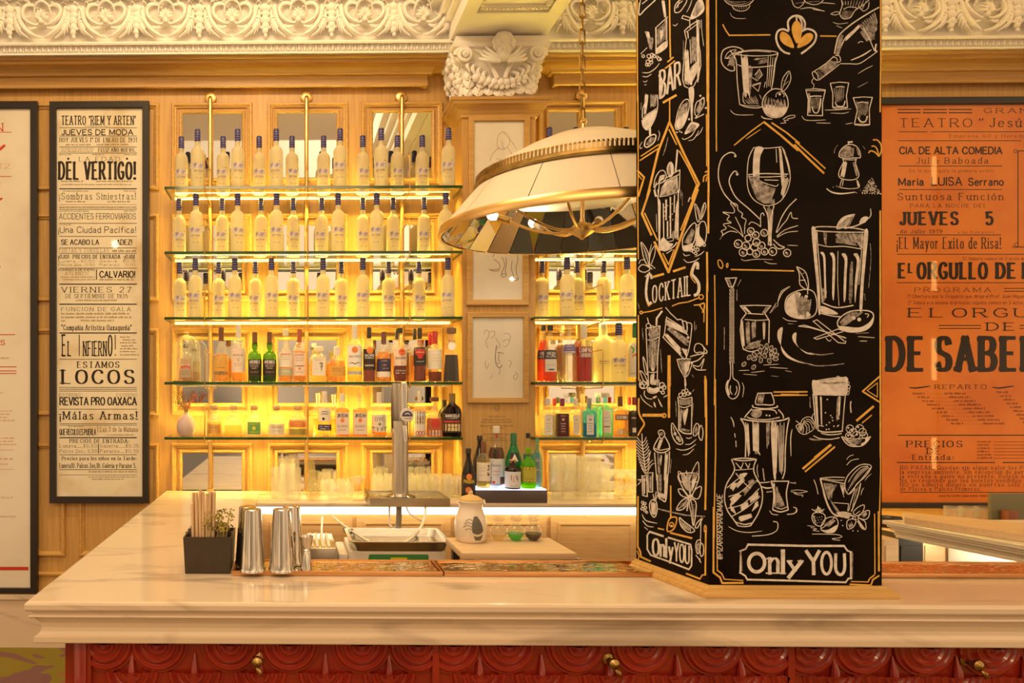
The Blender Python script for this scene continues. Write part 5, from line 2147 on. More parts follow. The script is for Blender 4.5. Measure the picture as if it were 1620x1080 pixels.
art(sp, 1000, 750, J, '''
o- 14 50,190 48,620
o- 16 632,0 625,300
o- 14 630,480 625,860
o- 12 330,100 330,370
w- 9 85,10 90,180 130,190 125,20
w- 9 135,0 140,150 175,150 175,0
wh 8:4 95,30 100,170 110,30 110,170
gh 8:4 150,10 150,140 165,10 165,140
w- 7 50,90 75,60
w- 7 50,45 80,45
w~ 11 215,0 225,180 260,220 290,215 305,0
wh 12:5 222,150 230,200 280,170 285,210
gh 9:5 230,0 235,150 250,0 250,150
wh 8:4 280,0 275,180 300,0 290,190
wo 8 400,0 420,90 470,170 500,190 540,120 565,0
w~ 7 490,0 500,190
wh 7:6 420,0 440,100 480,0 490,160
wh 7:6 520,0 505,150 560,0 520,130
wo 9 395,130 430,130 470,180 480,200 420,180
wo 9 590,105 540,130 515,190 560,210 585,170
wo 9 380,300 420,230 480,200 470,260 430,300
wo 9 505,210 545,240 545,320 525,440 505,330 490,260
w~ 7 500,200 520,320 522,430
w~ 7 480,200 440,260 385,300
gh 7:7 500,260 535,260 505,380 535,340
gh 7:6 410,260 440,290 460,220 475,260
w@ 34 498,188
w- 10 490,190 470,310
wo 9 150,260 170,220 205,230 215,290 205,350 185,365 160,330
wh 8:6 165,240 170,340 200,240 200,350
w- 8 205,150 195,220
w- 8 180,170 190,230
w- 8 215,180 200,225
wO 8 90,240,10 110,250,10 95,270,12 115,285,10 85,295,10 110,310,10 125,325,8
wt 9 85,340 120,395 215,418
wt 9 90,395 130,440 185,450
wt 8 105,450 135,475
g- 12 225,295 300,315 460,350 620,360
wo 10 405,370 440,400 530,470 515,495 470,490 420,440
wh 7:6 420,400 440,460 500,450 500,490
oo 12 300,480 320,380 380,370 370,440 340,480
oO 10 338,430,18
w@ 14 338,438
o- 12 225,462 270,472
o- 16 330,500 510,545
wo 9 540,450 560,410 600,375 590,400 560,455
w- 7 590,390 585,570
wo 9 545,620 555,570 585,565 580,640 560,680
wo 9 580,640 590,590 610,610 610,680 590,700
gh 9:5 550,600 560,660 575,580 575,650
w~ 8 545,690 570,720 590,755
w~ 8 580,720 580,745
oo 10 620,440 632,445 632,490 618,485
o- 16 50,620 70,660 75,705 155,742
o- 9 45,655 60,700 50,730
w- 17 150,490 265,528
w- 15 310,540 500,600
w- 13 150,490 130,520 130,640 160,690
w- 14 160,690 300,740 485,812
w- 13 500,600 510,650 508,780 485,812
o- 14 465,848 580,893
o- 11 580,893 600,860 630,858
''')
sp.text('Onl', 1031, 1056, 0, 27.2, w=.15, thin=.11, path=two_line(1031, 1056, 852, 852, 877, 881.5))
sp.text('y', 1057, 1066, 0, 26, w=.12, thin=.10, path=two_line(1058, 1065, 856, 857, 882, 883))
sp.text('YOU', 1066, 1091.5, 0, 28.5, w=.13, thin=.11, path=two_line(1067, 1091, 858, 863, 886.5, 891.5))
sp.build('side_chalk_drawing', [CHALK, CHALKF, GOLDC], pillar)
# ================================================================ framed theatre posters on the wall
def poster(label, fx0, fx1, fy0, fy1, bar, paper, yf=4.118, group=None):
    """frame and paper between photo pixels; returns the thing and the depth of the printed face"""
    x0, x1 = PX(fx0, yf), PX(fx1, yf)
    z1, z0 = ZY(fy0, yf, (fx0 + fx1) / 2), ZY(fy1, yf, (fx0 + fx1) / 2)
    r = thing('framed_poster', label, 'poster', ((x0 + x1) / 2, WY - .024, z0), 0)
    cx = (x0 + x1) / 2
    w, h = (x1 - x0) / 2, z1 - z0
    b = bar / F * yf
    yw = WY - .024
    q = MB().frame(-w, w, 0, h, [(0, 0), (0, yw - yf - .002), (.002, yw - yf), (b - .002, yw - yf), (b, yw - yf - .002), (b, .006)], 0)
    q.build('frame', BLACKF, r)
    yp = yw - .010
    MB().box(-w + b * .6, w - b * .6, yp - yw, 0, b * .6, h - b * .6).build('paper', paper, r)
    MB().add([(-w + b, yp - yw - .008, b), (w - b, yp - yw - .008, b), (w - b, yp - yw - .008, h - b), (-w + b, yp - yw - .008, h - b)], [(0, 1, 2, 3)]).build('glass', GLAZE, r)
    o = Vector((cx, yw, z0))
    return r, (lambda px, py: PY(px, py, yp - .0008) - o)

N3 = (0, -1, 0)
# ---- the tall white bill
r, pl = poster('tall aged white theatre bill in a black frame, "DEL VERTIGO!" in heavy type', 78, 235.5, 159.5, 796, 10.5, PAPER)
p = Pen(pl, N3)
X0, X1 = 94, 216.5
def rules(pen, ys, x0=X0, x1=X1, w=.8, mi=0):
    for y in ys:
        pen.rect(x0, y - w / 2, x1, y + w / 2, mi)
rules(p, (202, 215, 232.3, 242, 331, 353, 373.8, 392, 400.8, 424, 568, 647, 670, 719, 742.6))
rules(p, (298.5, 449.3, 481, 526.5, 692), w=1.6)
rules(p, (612.6, 615.4, 618.2), w=.7)
rules(p, (323.5, 327), w=.5, mi=1)
rules(p, (672.4, 751), w=.5)
LINES = [
    ("TEATRO 'RIEM Y ARTEN'", 97, 214.6, 183.5, 197, .20, .10, True, 0),
    ("JUEVES DE MODA", 97, 211, 205, 213.2, .17, None, False, 0),
    ("HOY JUEVES 1º DE ENERO DE 1931", 94, 216.5, 217.6, 224.6, .12, .07, True, 0),
    ("FELIZ AÑO NUEVO.", 155.6, 214, 234.5, 240, .15, .07, True, 0),
    ("LA EDAD", 125, 190, 248, 255, .09, .05, True, 0),
    ("DEL VERTIGO!", 92.4, 214.5, 256.5, 283, .26, .11, True, 0),
    ("¡Sombras Siniestras!", 93.4, 214.6, 305, 315.3, .085, .05, True, 0),
    ("ACCIDENTES FERROVIARIOS", 93.4, 215, 337.5, 346.6, .08, None, False, 0),
    ("¡Una Ciudad Pacífica!", 92, 215, 358.5, 368, .10, None, False, 0),
    ("SE ACABO LA", 96.6, 157, 379, 386.8, .17, .12, False, 0), ("ADEZ!", 184, 209, 379, 386.8, .17, .12, False, 0),
    ("TORTAS Y TORTILLAS", 92.5, 172, 393.4, 399, .08, None, True, 1), 
    ("¡OJO!- PRECIOS DE ENTRADA -¡OJO!", 92.4, 213, 403, 408.8, .17, .10, True, 0),
    ("Luneta....$0.50", 92.5, 150, 411, 414.6, .10, None, False, 1), ("Galeria....$0.15", 157, 214, 411, 414.6, .10, None, False, 1),
    ("Palcos 2os....0.50", 92.5, 150, 416.8, 420.4, .10, None, False, 1), ("Paraiso....0.10", 157, 214, 416.8, 420.4, .10, None, False, 1),
    ("DOMINGO 4 DE ENERO", 92.5, 150, 425.2, 428.2, .16, None, False, 0),
    ("ATLANTIC", 103, 141, 430, 434.8, .09, None, True, 1), ("CALVARIO!", 157, 214, 429, 438.6, .18, None, False, 0),
    ("VIERNES", 97, 177, 454, 462.2, .15, .06, True, 0), ("27", 189,  207.5, 454, 462.2, .13, .07, True, 0),
    ("DE SEPTIEMBRE DE 1935", 103.7, 202, 465, 471.2, .11, .06, True, 0),
    ("FUNCION DE GALA", 97, 207, 486, 491.6, .11, .06, True, 0),
    ("“Compañia Artistica Oaxaqueña\"", 97, 208, 513.8, 522, .12, .07, True, 0),
    ("E", 97, 104.5, 529.8, 562.5, .17, .08, True, 0), ("L", 106, 113.5, 540, 562.5, .20, .09, True, 0),
    ("I", 122.5, 130, 529.8, 562.5, .17, .08, True, 0), ("NFIERN", 131, 169, 540, 562.5, .20, .08, True, 0), ("O", 170, 178.5, 529.8, 562.5, .16, .08, False, 0), ("!", 180.5, 184.5, 529.8, 562.5, .16, .08, False, 0),
    ("ESTAMOS", 122, 189, 572, 581.2, .18, .06, True, 0),
    ("LOCOS", 97, 213, 585.3, 606.3, .20, .06, True, 0),
    ("ESTRENO", 94, 127, 622, 626.6, .09, None, True, 1), ("ESTRENO", 184, 216.5, 622, 626.6, .09, None, True, 1),
    ("REVISTA PRO OAXACA", 94, 216.7, 628.5, 640.3, .17, .14, False, 0),
    ("¡Málas Armas!", 94, 217, 651, 663, .16, .07, True, 0),
    ("QUE RECULO ES PUERLA", 94, 152, 678.5, 687.6, .17, .11, False, 0), ("!", 153.5, 157, 673, 688, .14, None, False, 0), ("Las 3 de la Mañana", 158.5, 218, 675, 682.5, .10, .07, True, 1),
    ("PRECIOS DE ENTRADA:", 110, 204, 694.5, 700.2, .16, .07, True, 0),
    ("Luneta....$0.50", 94.5, 153, 702.6, 707.4, .11, None, True, 1), ("Galeria....$0.15", 158, 219, 702.6, 707.4, .11, None, True, 1),
    ("Palcos 2os.. 0.50", 94.5, 153, 710.7, 715.6, .11, None, True, 1), ("Paraiso...$0.10", 158, 219, 710.7, 715.6, .11, None, True, 1),
    ("Precios para los niños en la Tarde:", 98, 216, 722, 727.3, .16, .09, True, 0),
    ("Luneta10. Palcos 2os,10. Galeria y Paraiso 5.", 94, 215.5, 732.6, 739.6, .13, .08, True, 0),
]
for (t, a, b, c, d, w, th, se, mi) in LINES:
    p.text(t, a, b, c, d, w=w, thin=th, serif=se, mi=mi)
p.disc(108, 251, 1.8)
p.disc(201, 251, 1.8)
p.rect(155, 702, 156.3, 717)
p.rect(152, 426, 153.4, 442.5)
for (a, b, y, h) in ((104, 142, 230, 3), (153, 206, 230, 3), (178, 214, 398.6, 4), (157, 212, 443.5, 3), (134, 170, 200.3, 2), (97, 148, 236.2, 2), (97, 148, 239.8, 2), (94, 114, 245.4, 2), (146, 165, 245.4, 2), (196, 216, 245.4, 2), (97, 130, 287.8, 2.6), (152, 210, 287.8, 2.6), (97, 208, 292.8, 2.2), (100, 140, 303, 2), (196, 215, 303, 2), (104, 135, 320, 2.6), (170, 205, 320, 2.6), (94, 140, 334.6, 2), (196, 215, 334.6, 2),
                     (94, 216, 329, 1.8), (94, 112, 356, 1.6), (97, 150, 439, 2), (100, 150, 443, 2), (120, 185, 476, 2.4), (97, 207, 497.5, 3.2), (97, 207, 503, 3.2), (128, 180, 508.3, 3.0), (97, 103, 508.3, 2), (190, 205, 534, 2.4), (194, 214, 538.5, 2.4), (190, 216, 543, 2.4), (192, 210, 548, 2.4), (190, 216, 552.5, 2.4), (190, 214, 557, 2.4), (190, 219, 562, 2.4),
                     (108, 132, 675.3, 2.4), (170, 210, 688.5, 2), (140, 217, 747, 2.4), (140, 217, 755, 1.8), (145, 195, 758.5, 1.8)):
    p.scribble(a, b, y, h, 1)
p.build('printed_text', [INK, INKF], r)

# ---- the tall bill cut by the left edge
r, pl = poster('tall pale poster with red print in a black frame, cut off by the left edge', -170, 58.5, 160, 941, 11, PAPERW)
p = Pen(pl, N3)
p.text('FUNCION', -110, 5, 195, 207, w=.13, thin=.07, serif=True)
rules(p, (209, 279), -150, 18, .9)
rules(p, (529,), -150, 24, 1.2)
rules(p, (580, 586.5, 590.5), -150, 26, 1.2)
p.line([(-40, 226), (-14, 239), (-2, 237), (6, 231), (8, 229)], 4.5, 0, curve=True, taper=True)
p.line([(-40, 308), (-20, 318), (-4, 317), (4, 313)], 4, 0, curve=True, taper=True)
p.line([(-20, 428), (-6, 424), (1, 422)], 3, 0, curve=True, taper=True)
p.text('12', -2, 15.5, 258.5, 266.5, w=.10, thin=.06, serif=True, mi=1)
p.text('!', 1, 4, 287, 294, w=.14)
p.text('PRECIOS', -60, 8, 538, 545.5, w=.2, thin=.12, serif=True)
for (a, b, y, h) in ((-60, 16, 567.5, 3), (-60, 5, 622, 2.5), (-50, 21, 651, 2.6), (-50, 14, 656, 2.6), (-50, 10, 661, 2.6), (-50, 22, 666, 2.6), (-40, 24, 694, 2.6), (-40, 20, 699, 2.6), (-40, 24, 704, 2.6), (-60, 22, 727, 3.2), (-50, 14, 735, 2.6), (-40, 22, 788, 3), (-40, 24, 818, 3)):
    p.scribble(a, b, y, h, 1)
rules(p, (711.5, 742), -80, 22, .6, 1)
rules(p, (899,), -150, 45, 5.5, 0)
p.build('printed_text', [REDINK, REDINKF], r)

# ---- the orange bill at the right
r, pl = poster('large orange theatre poster in a black frame, right of the chalkboard pillar', 1378, 1760, 152.5, 806.5, 11, ORANGEP)
p = Pen(pl, N3)
for y in (173, 178.2):
    for (a, b) in ((1420, 1456.5), (1460, 1498), (1501, 1538)):
        p.rect(a, y - .8, b, y + .8)
R1_ = 1740
rules(p, (208.3,), 1422, 1467.5, .9); rules(p, (208.3,), 1473, R1_, .9)
rules(p, (222.5,), 1420, 1616, .9)
rules(p, (262.5, 299.7), 1422, 1585.5, 1.0)
rules(p, (371.4,), 1418, 1583.5, 1.0)
rules(p, (402, 447), 1419, R1_, 1.0)
for y in (456, 460.6):
    rules(p, (y,), 1588.5, R1_, 1.1)
for y in (514.6, 519.3):
    rules(p, (y,), 1485.5, 1552, 1.2); rules(p, (y,), 1613, 1690, 1.2)
rules(p, (688.2,), 1420.5, R1_, 1.5)
rules(p, (731.3,), 1418.5, 1574, 1.4); rules(p, (731.3,), 1586, R1_, 1.4)
rules(p, (778.4,), 1424, R1_, .9)
p.rect(1610, 238, 1611.2, 391)
p.rect(1610, 238, 1700, 239.2)
p.rect(1606, 390, 1700, 391.2)
p.ring(1606.5, 239, 2.6, .7, 0); p.ring(1608, 387, 3, .7, 0); p.ring(1604, 390, 2, .7, 0)
OL = [
    ("GRAN", 1556.5, 1626, 171.2, 178.6, .15, .07, True, 0),
    ("TEATRO", 1423, 1538, 187.6, 200.6, .11, .055, True, 0), ("“", 1548, 1556, 187.6, 200.6, .12, None, False, 0), ("Jesús", 1565.5, 1629, 187, 200.6, .12, .055, True, 0),
    ("Empresa Gil y Heredia", 1502, 1626, 212.4, 217.4, .10, .06, True, 1),
    ("CIA. DE ALTA COMEDIA", 1422.5, 1586, 232.6, 243.2, .18, None, False, 0),
    ("Julio Baboada", 1449.5, 1563.5, 249.4, 258.4, .11, .06, True, 0),
    ("En la que figura la primera actriz", 1439, 1572, 267.5, 272.2, .09, .06, True, 1),
    ("Maria", 1421, 1462, 282, 293, .18, None, False, 0), ("LUISA", 1473.5, 1522.5, 280.5, 293, .15, None, False, 0), ("Serrano", 1531.5, 1588, 282, 293, .17, None, False, 0),
    ("Suntuosa Función", 1420, 1587, 305.4, 316.2, .11, .06, True, 0),
    ("PARA LA NOCHE DEL", 1440, 1561, 322.4, 328, .10, .06, True, 0),
    ("JUEVES", 1423, 1516.5, 335.6, 354.8, .25, .13, True, 0), ("5", 1558.5, 1572, 335.6, 354.8, .24, .16, True, 0),
    ("de Julio 1919", 1424, 1490.5, 363, 368.8, .12, .07, True, 0), ("a las 9 en punto", 1515, 1573, 365, 368.8, .10, .06, True, 1),
    ("¡EL Mayor Exito de Risa!", 1418.5, 1583.5, 375.6, 393, .085, .045, True, 0),
    ("El Juguete comico en 3 actos mas", 1523.5, 1626, 406.3, 411, .10, None, True, 1),
    ("E", 1420, 1434, 417, 439, .26, .12, True, 0), ("L", 1436, 1444.5, 417, 431, .26, .13, True, 0), ("ORGULLO", 1450.5, 1562.5, 415.8, 440.3, .24, .12, True, 0), ("DE", 1575, 1608, 416.5, 439.5, .26, .12, True, 0), ("LA", 1617, 1648, 416.5, 439.5, .26, .12, True, 0),
    ("PROGRAMA:", 1446.8, 1574, 454.8, 461.8, .11, .06, True, 0),
    ("1ª Obertura por la Orquesta que dirige el Prof. Juan Miguel G", 1436, 1628, 465.8, 471, .10, None, False, 1),
    ("2ª Subira a la escena el precioso Juguete comico en 3 actos de", 1436, 1628, 475.8, 481, .10, None, False, 1),
    ("EL", 1437, 1492.5, 487.6, 501.3, .20, .07, True, 0), ("ORGULLO", 1506, 1716, 487.6, 501.3, .20, .07, True, 0),
    ("DE", 1560.5, 1605.5, 510.4, 522.4, .22, .08, True, 0),
    ("DE", 1402, 1463, 534.4, 584.8, .29, .12, True, 0), ("SABER", 1478.5, 1645, 534.4, 584.8, .29, .12, True, 0),
    ("REPARTO", 1479, 1560.8, 608.3, 615, .14, .07, True, 0),
    ("PRECIOS", 1434, 1522.5, 697.3, 706.8, .19, .07, True, 0), ("DE", 1466, 1488.5, 708.8, 717.8, .19, .07, True, 0), ("-Entrada:", 1436, 1508.5, 719, 726.8, .16, .08, True, 0),
    ("NO PASAN. Quedan sin algun valor los PASES", 1424, 1645, 736.6, 742.4, .10, .06, True, 0),
    ("la empresa ambiente. Sin excepcion de personas", 1424, 1645, 743.3, 749.1, .10, .06, True, 0),
    ("la entrada a quien no presente. Boleto o pase", 1424, 1645, 750, 755.8, .10, .06, True, 0),
    ("No se responde por los boletos vendidos fuera", 1424, 1645, 756.7, 762.5, .10, .06, True, 0),
    ("NO se admite dinero en puertas solo se ad", 1424, 1645, 763.4, 769.2, .10, .06, True, 0),
    ("de Platea y Palcos Primeros.", 1424, 1552, 770.1, 775.9, .10, .06, True, 0),
]
for (t, a, b, c, d, w, th, se, mi) in OL:
    p.text(t.replace('ª', 'º'), a, b, c, d, w=w, thin=th, serif=se, mi=mi)
for m, x in ((1, 1438), (-1, 1570)):
    xs = (x, x + 10, x + 22, x + 34)
    p.line([(xs[0], 612.5 if m > 0 else 612), (xs[1], 613.6), (xs[2], 612.2), (xs[3], 610.5)], 2.2, 0, curve=True, taper=True)
for i in range(9):
    y = 623.6 + i * 5.95
    xo = i * 7.6
    a = 1444 + xo
    p.scribble(a, a + 19, y, 3.2, 1)
    for k in range(7):
        p.rect(a + 22 + k * 4.2, y - .8, a + 23.2 + k * 4.2, y, 1)
    p.scribble(a + 50, a + 50 + 34, y, 3.4, 1)
    b = 1577 + i * 5.2
    if b < 1640:
        p.scribble(b, b + 18, y - 2, 3.4, 1)
for i in range(6):
    y = 699.5 + i * 5.2
    p.scribble(1546, 1556 + 6 * rj.random() + 8, y, 2.8, 1)
    p.rect(1572, y - 1.2, 1622, y - .5, 1)
p.scribble(1485, 1568, 785.5, 3.2, 1)
p.build('printed_text', [INK, INKO], r)

# ================================================================ drawings on the pilaster
def small_frame(label, x0, x1, y0, y1, m):
    yf = PYF - .022
    a, b = PX(x0, yf), PX(x1, yf)
    z1, z0 = ZY(y0, yf), ZY(y1, yf)
    r = thing('framed_drawing', label, 'picture', ((a + b) / 2, PYF - .001, z0), 0, 'oak framed line drawings on the pilaster')
    w, h = (b - a) / 2, z1 - z0
    bb = m / F * yf
    MB().frame(-w, w, 0, h, [(0, 0), (0, .020), (.003, .022), (bb - .003, .020), (bb, .014), (bb, .004)], 0).build('frame', OAKX, r)
    MB().box(-w + bb * .5, w - bb * .5, -.006, -.001, bb * .5, h - bb * .5).build('paper', PAPERW, r)
    MB().add([(-w + bb, -.011, bb), (w - bb, -.011, bb), (w - bb, -.011, h - bb), (-w + bb, -.011, h - bb)], [(0, 1, 2, 3)]).build('glass', GLAZE, r)
    o = Vector(((a + b) / 2, PYF - .001, z0))
    return r, (lambda px, py: PY(px, py, PYF - .0075) - o)
GREYL = mat('pencil_line', (.20, .15, .11), .9, spec=.1)
r, pl = small_frame('faint line drawing of a seated figure in an oak frame, topmost on the pilaster', 742, 838.5, 184, 332, 8.5)
p = Pen(pl, N3)
art(p, 680, 150, 4, '''
w~ 2 455,235 480,240 500,260 505,300 490,330 455,345 430,330 425,290 435,255 455,235
w~ 2 440,330 400,370 380,420
w~ 2 490,330 520,380 500,410 470,420 420,400
w~ 2 455,290 462,330 475,345
w~ 2 470,240 520,300 545,340
''')
p.build('pencil_lines', GREYL, r)
r, pl = small_frame('line drawing of legs and shoes in an oak frame, half hidden under the lamp', 739, 837, 338, 483, 9)
p = Pen(pl, N3)
art(p, 720, 380, 3.375, '''
w~ 3 180,155 200,158 238,150 232,120 205,100
w~ 3 180,155 210,165 238,160
w~ 3 250,90 265,130 250,170 248,190 262,196 275,185 268,165 275,120 268,90
w~ 3 305,110 300,150 312,190 310,205 325,215 338,205 330,185 325,150 335,110
w~ 3 250,178 270,180
w~ 3 312,200 335,206
w~ 3 190,-10 220,40 200,90
w~ 3 260,-60 300,0 330,60 335,110
w~ 3 250,-80 240,0 255,60
''')
p.build('pencil_lines', GREYL, r)
r, pl = small_frame('line drawing of several faces in an oak frame, lowest on the pilaster', 740, 837, 494.5, 637, 8)
p = Pen(pl, N3)
art(p, 720, 380, 3.375, '''
w~ 2 155,500 162,480 180,488 178,515 165,540 175,575
w~ 2 185,490 210,485 208,510 190,520
w~ 2 260,500 285,498 295,520 280,560 262,570
w~ 2 255,540 275,530 290,535
w~ 4 222,560 216,600 215,640 225,672 240,680 250,665
w~ 3 225,600 240,598 248,603
w~ 3 235,600 232,640 242,645
w~ 3 225,655 240,658
w~ 3 250,600 258,605
w~ 2 215,520 240,560 222,580
w~ 2 165,640 160,660 170,685 180,660
w~ 2 285,640 300,650 290,680
w~ 2 320,700 335,720 320,745 312,725 325,715
w~ 2 235,680 240,700 232,715
w~ 2 185,740 200,720
''')
p.build('pencil_lines', GREYL, r)
# lettering printed straight onto the oak below them
p = Pen(lambda px, py: PY(px, py, PYF - .0008), N3)
p.ring(786, 645.5, 4.2, .7, 0); p.line([(783, 645), (786, 648), (789, 645)], .7, 0)
random.seed(5)
for (a, b, y, w) in ((773, 800, 659.5, 2.2), (763, 808, 664.5, 2.2), (761, 810, 668.5, 2.2), (760, 811, 674.5, 2.2), (776, 798, 678, 2.2), (764, 806, 687.5, 2.2), (771, 800, 693, 2.2), (760, 808, 697, 2.2)):
    p.scribble(a, b, y, w, 0)
p.build('printed_lettering', INKF, pil)
# ================================================================ bottles
GL = clear('clear_glass', (.98, .98, .97), (1, 1, 1), 1.4, .03, (.94, .88, .72), .11)
GREENG = clear('green_glass', (.30, .62, .04), (1, 1, 1), 1.4, .03, (.18, .36, .02), .25)
TEALG = clear('emerald_glass', (.12, .75, .42), (1, 1, 1), 1.4, .03, (.06, .50, .24), .35)
BLUEG = clear('blue_glass', (.30, .72, .92), (1, 1, 1), 1.4, .03, (.12, .45, .70), .30)
AQUAG = clear('aqua_glass', (.50, .90, .86), (1, 1, 1), 1.4, .03, (.30, .70, .66), .22)
BROWNG = clear('dark_brown_glass', (.10, .035, .01), (1, 1, 1), 1.45, .04, (.02, .006, .003), .80)
FROST = clear('frosted_glass', (.90, .86, .76), (1, 1, 1), 1.25, .35, (.90, .82, .58), .84)
WHISKY = clear('amber_spirit', (.96, .64, .15), (1, 1, 1), 1.1, .1, (.78, .42, .05), .24)
PALESP = clear('pale_gold_spirit', (.98, .84, .36), (1, 1, 1), 1.1, .1, (.85, .62, .15), .22)
DARKSP = clear('dark_rum', (.50, .14, .02), (1, 1, 1), 1.1, .1, (.22, .04, .008), .55)
BLACKSP = clear('black_liqueur', (.06, .02, .015), (1, 1, 1), 1.1, .1, (.02, .006, .005), .85)
REDSP = clear('red_bitter', (.70, .03, .03), (1, 1, 1), 1.1, .1, (.45, .006, .012), .60)
ORANGESP = clear('orange_bitter', (.98, .28, .02), (1, 1, 1), 1.1, .1, (.85, .14, .01), .50)
CHARTR = clear('yellow_green_liqueur', (.65, .95, .10), (1, 1, 1), 1.1, .1, (.42, .72, .03), .50)
CREAML = mat('cream_label', (.84, .78, .66), .7)
WHITEL = mat('white_label', (.86, .84, .80), .7)
PINKL = mat('pale_pink_label', (.85, .70, .60), .7)
BLACKL = mat('black_label', (.03, .02, .02), .6)
BROWNL = mat('brown_label', (.14, .05, .04), .6)
NAVYL = mat('navy_label', (.05, .04, .10), .6)
AMBERL = mat('amber_label', (.72, .40, .08), .6)
GOLDL = mat('gold_print', (.62, .42, .12), .45)
REDL = mat('red_label', (.60, .05, .03), .6)
GREENL = mat('green_label', (.12, .42, .06), .6)
PURPLEL = mat('violet_label', (.20, .16, .46), .6)
YELLOWL = mat('yellow_print', (.85, .65, .04), .6)
ORANGEL = mat('orange_medal', (.80, .24, .05), .6)
SLATE = mat('slate_print', (.22, .20, .34), .7)
CAPN = mat('navy_cap', (.022, .017, .12), .4)
CAPB = mat('cap_band', (.24, .22, .48), .4)
CAPK = mat('black_cap', (.022, .016, .014), .4)
CAPBR = mat('brown_cap', (.16, .06, .025), .5)
CAPR = mat('red_cap', (.50, .03, .03), .4)
CAPW = mat('pale_cap', (.78, .72, .66), .5)
CAPG = mat('green_cap', (.02, .16, .07), .5)
CORK = noisy('cork', (.52, .32, .14), (.68, .46, .22), (1, 1, 1), 160, 3, .8)

# outlines: radius by half width, height by full height (shoulder, neck; the closure is a part of its own)
PROF = {
    'vodka': [(.86, 0), (.97, .006), (1, .02), (1, .575), (.985, .61), (.915, .645), (.77, .678), (.56, .70), (.43, .712), (.40, .73), (.395, .80)],
    'rum': [(.88, 0), (.98, .008), (1, .03), (1, .56), (.97, .61), (.84, .66), (.58, .70), (.40, .735), (.345, .77), (.33, .80), (.33, .93)],
    'tall': [(.90, 0), (1, .02), (1, .60), (.96, .645), (.80, .69), (.50, .73), (.34, .76), (.30, .80), (.30, .93)],
    'slope': [(.88, 0), (1, .02), (.98, .46), (.90, .54), (.70, .64), (.48, .73), (.36, .79), (.32, .83), (.32, .94)],
    'pear': [(.86, 0), (1, .02), (1, .40), (.94, .48), (.76, .56), (.52, .65), (.36, .73), (.31, .80), (.30, .93)],
    'bulb': [(.90, 0), (1, .015), (1, .50), (.95, .545), (.76, .59), (.46, .625), (.36, .645), (.38, .67), (.44, .70), (.44, .74), (.38, .79), (.34, .81), (.34, .93)],
    'squat': [(.92, 0), (1, .03), (1, .44), (.96, .52), (.80, .60), (.50, .66), (.36, .70), (.32, .73), (.32, .86)],
    'square': [(.94, 0), (1, .012), (1, .60), (.97, .635), (.78, .665), (.44, .70), (.31, .73), (.29, .76), (.29, .92)],
    'flask': [(.90, 0), (1, .02), (1, .56), (.94, .63), (.76, .69), (.46, .745), (.34, .78), (.30, .82), (.30, .93)],
    'round': [(.80, 0), (.97, .03), (1, .12), (1, .44), (.96, .54), (.82, .62), (.55, .68), (.34, .72), (.30, .75), (.30, .90)],
    'decanter': [(.90, 0), (1, .02), (.94, .20), (.86, .40), (.80, .52), (.72, .58), (.54, .64), (.46, .68), (.50, .70), (.52, .73), (.40, .76), (.36, .80), (.36, .92)],
    'wide': [(.92, 0), (1, .015), (1, .62), (.97, .68), (.84, .735), (.62, .775), (.46, .80), (.42, .83), (.42, .96)],
    'triangle': [(.95, 0), (1, .02), (.90, .30), (.70, .55), (.48, .70), (.34, .78), (.30, .82), (.30, .94)],
}
CAPS = {
    'screw': ([(.36, .80), (.36, .985), (.30, 1.0)], None),
    'long': ([(.37, .75), (.37, .985), (.31, 1.0)], None),
    'short': ([(.40, .905), (.40, .985), (.34, 1.0)], None),
    'cork': ([(.36, .88), (.42, .885), (.42, .985), (.34, 1.0)], None),
    'ball': ([(.34, .83), (.40, .84), (.52, .88), (.55, .92), (.50, .965), (.32, .995), (.05, 1.0)], None),
    'flat': ([(.34, .89), (.58, .90), (.60, .93), (.58, .985), (.50, 1.0)], None),
    'band': ([(.42, .795), (.43, .80), (.43, .975), (.36, .998), (.2, 1.0)], (.825, .865, .905, .945)),
}

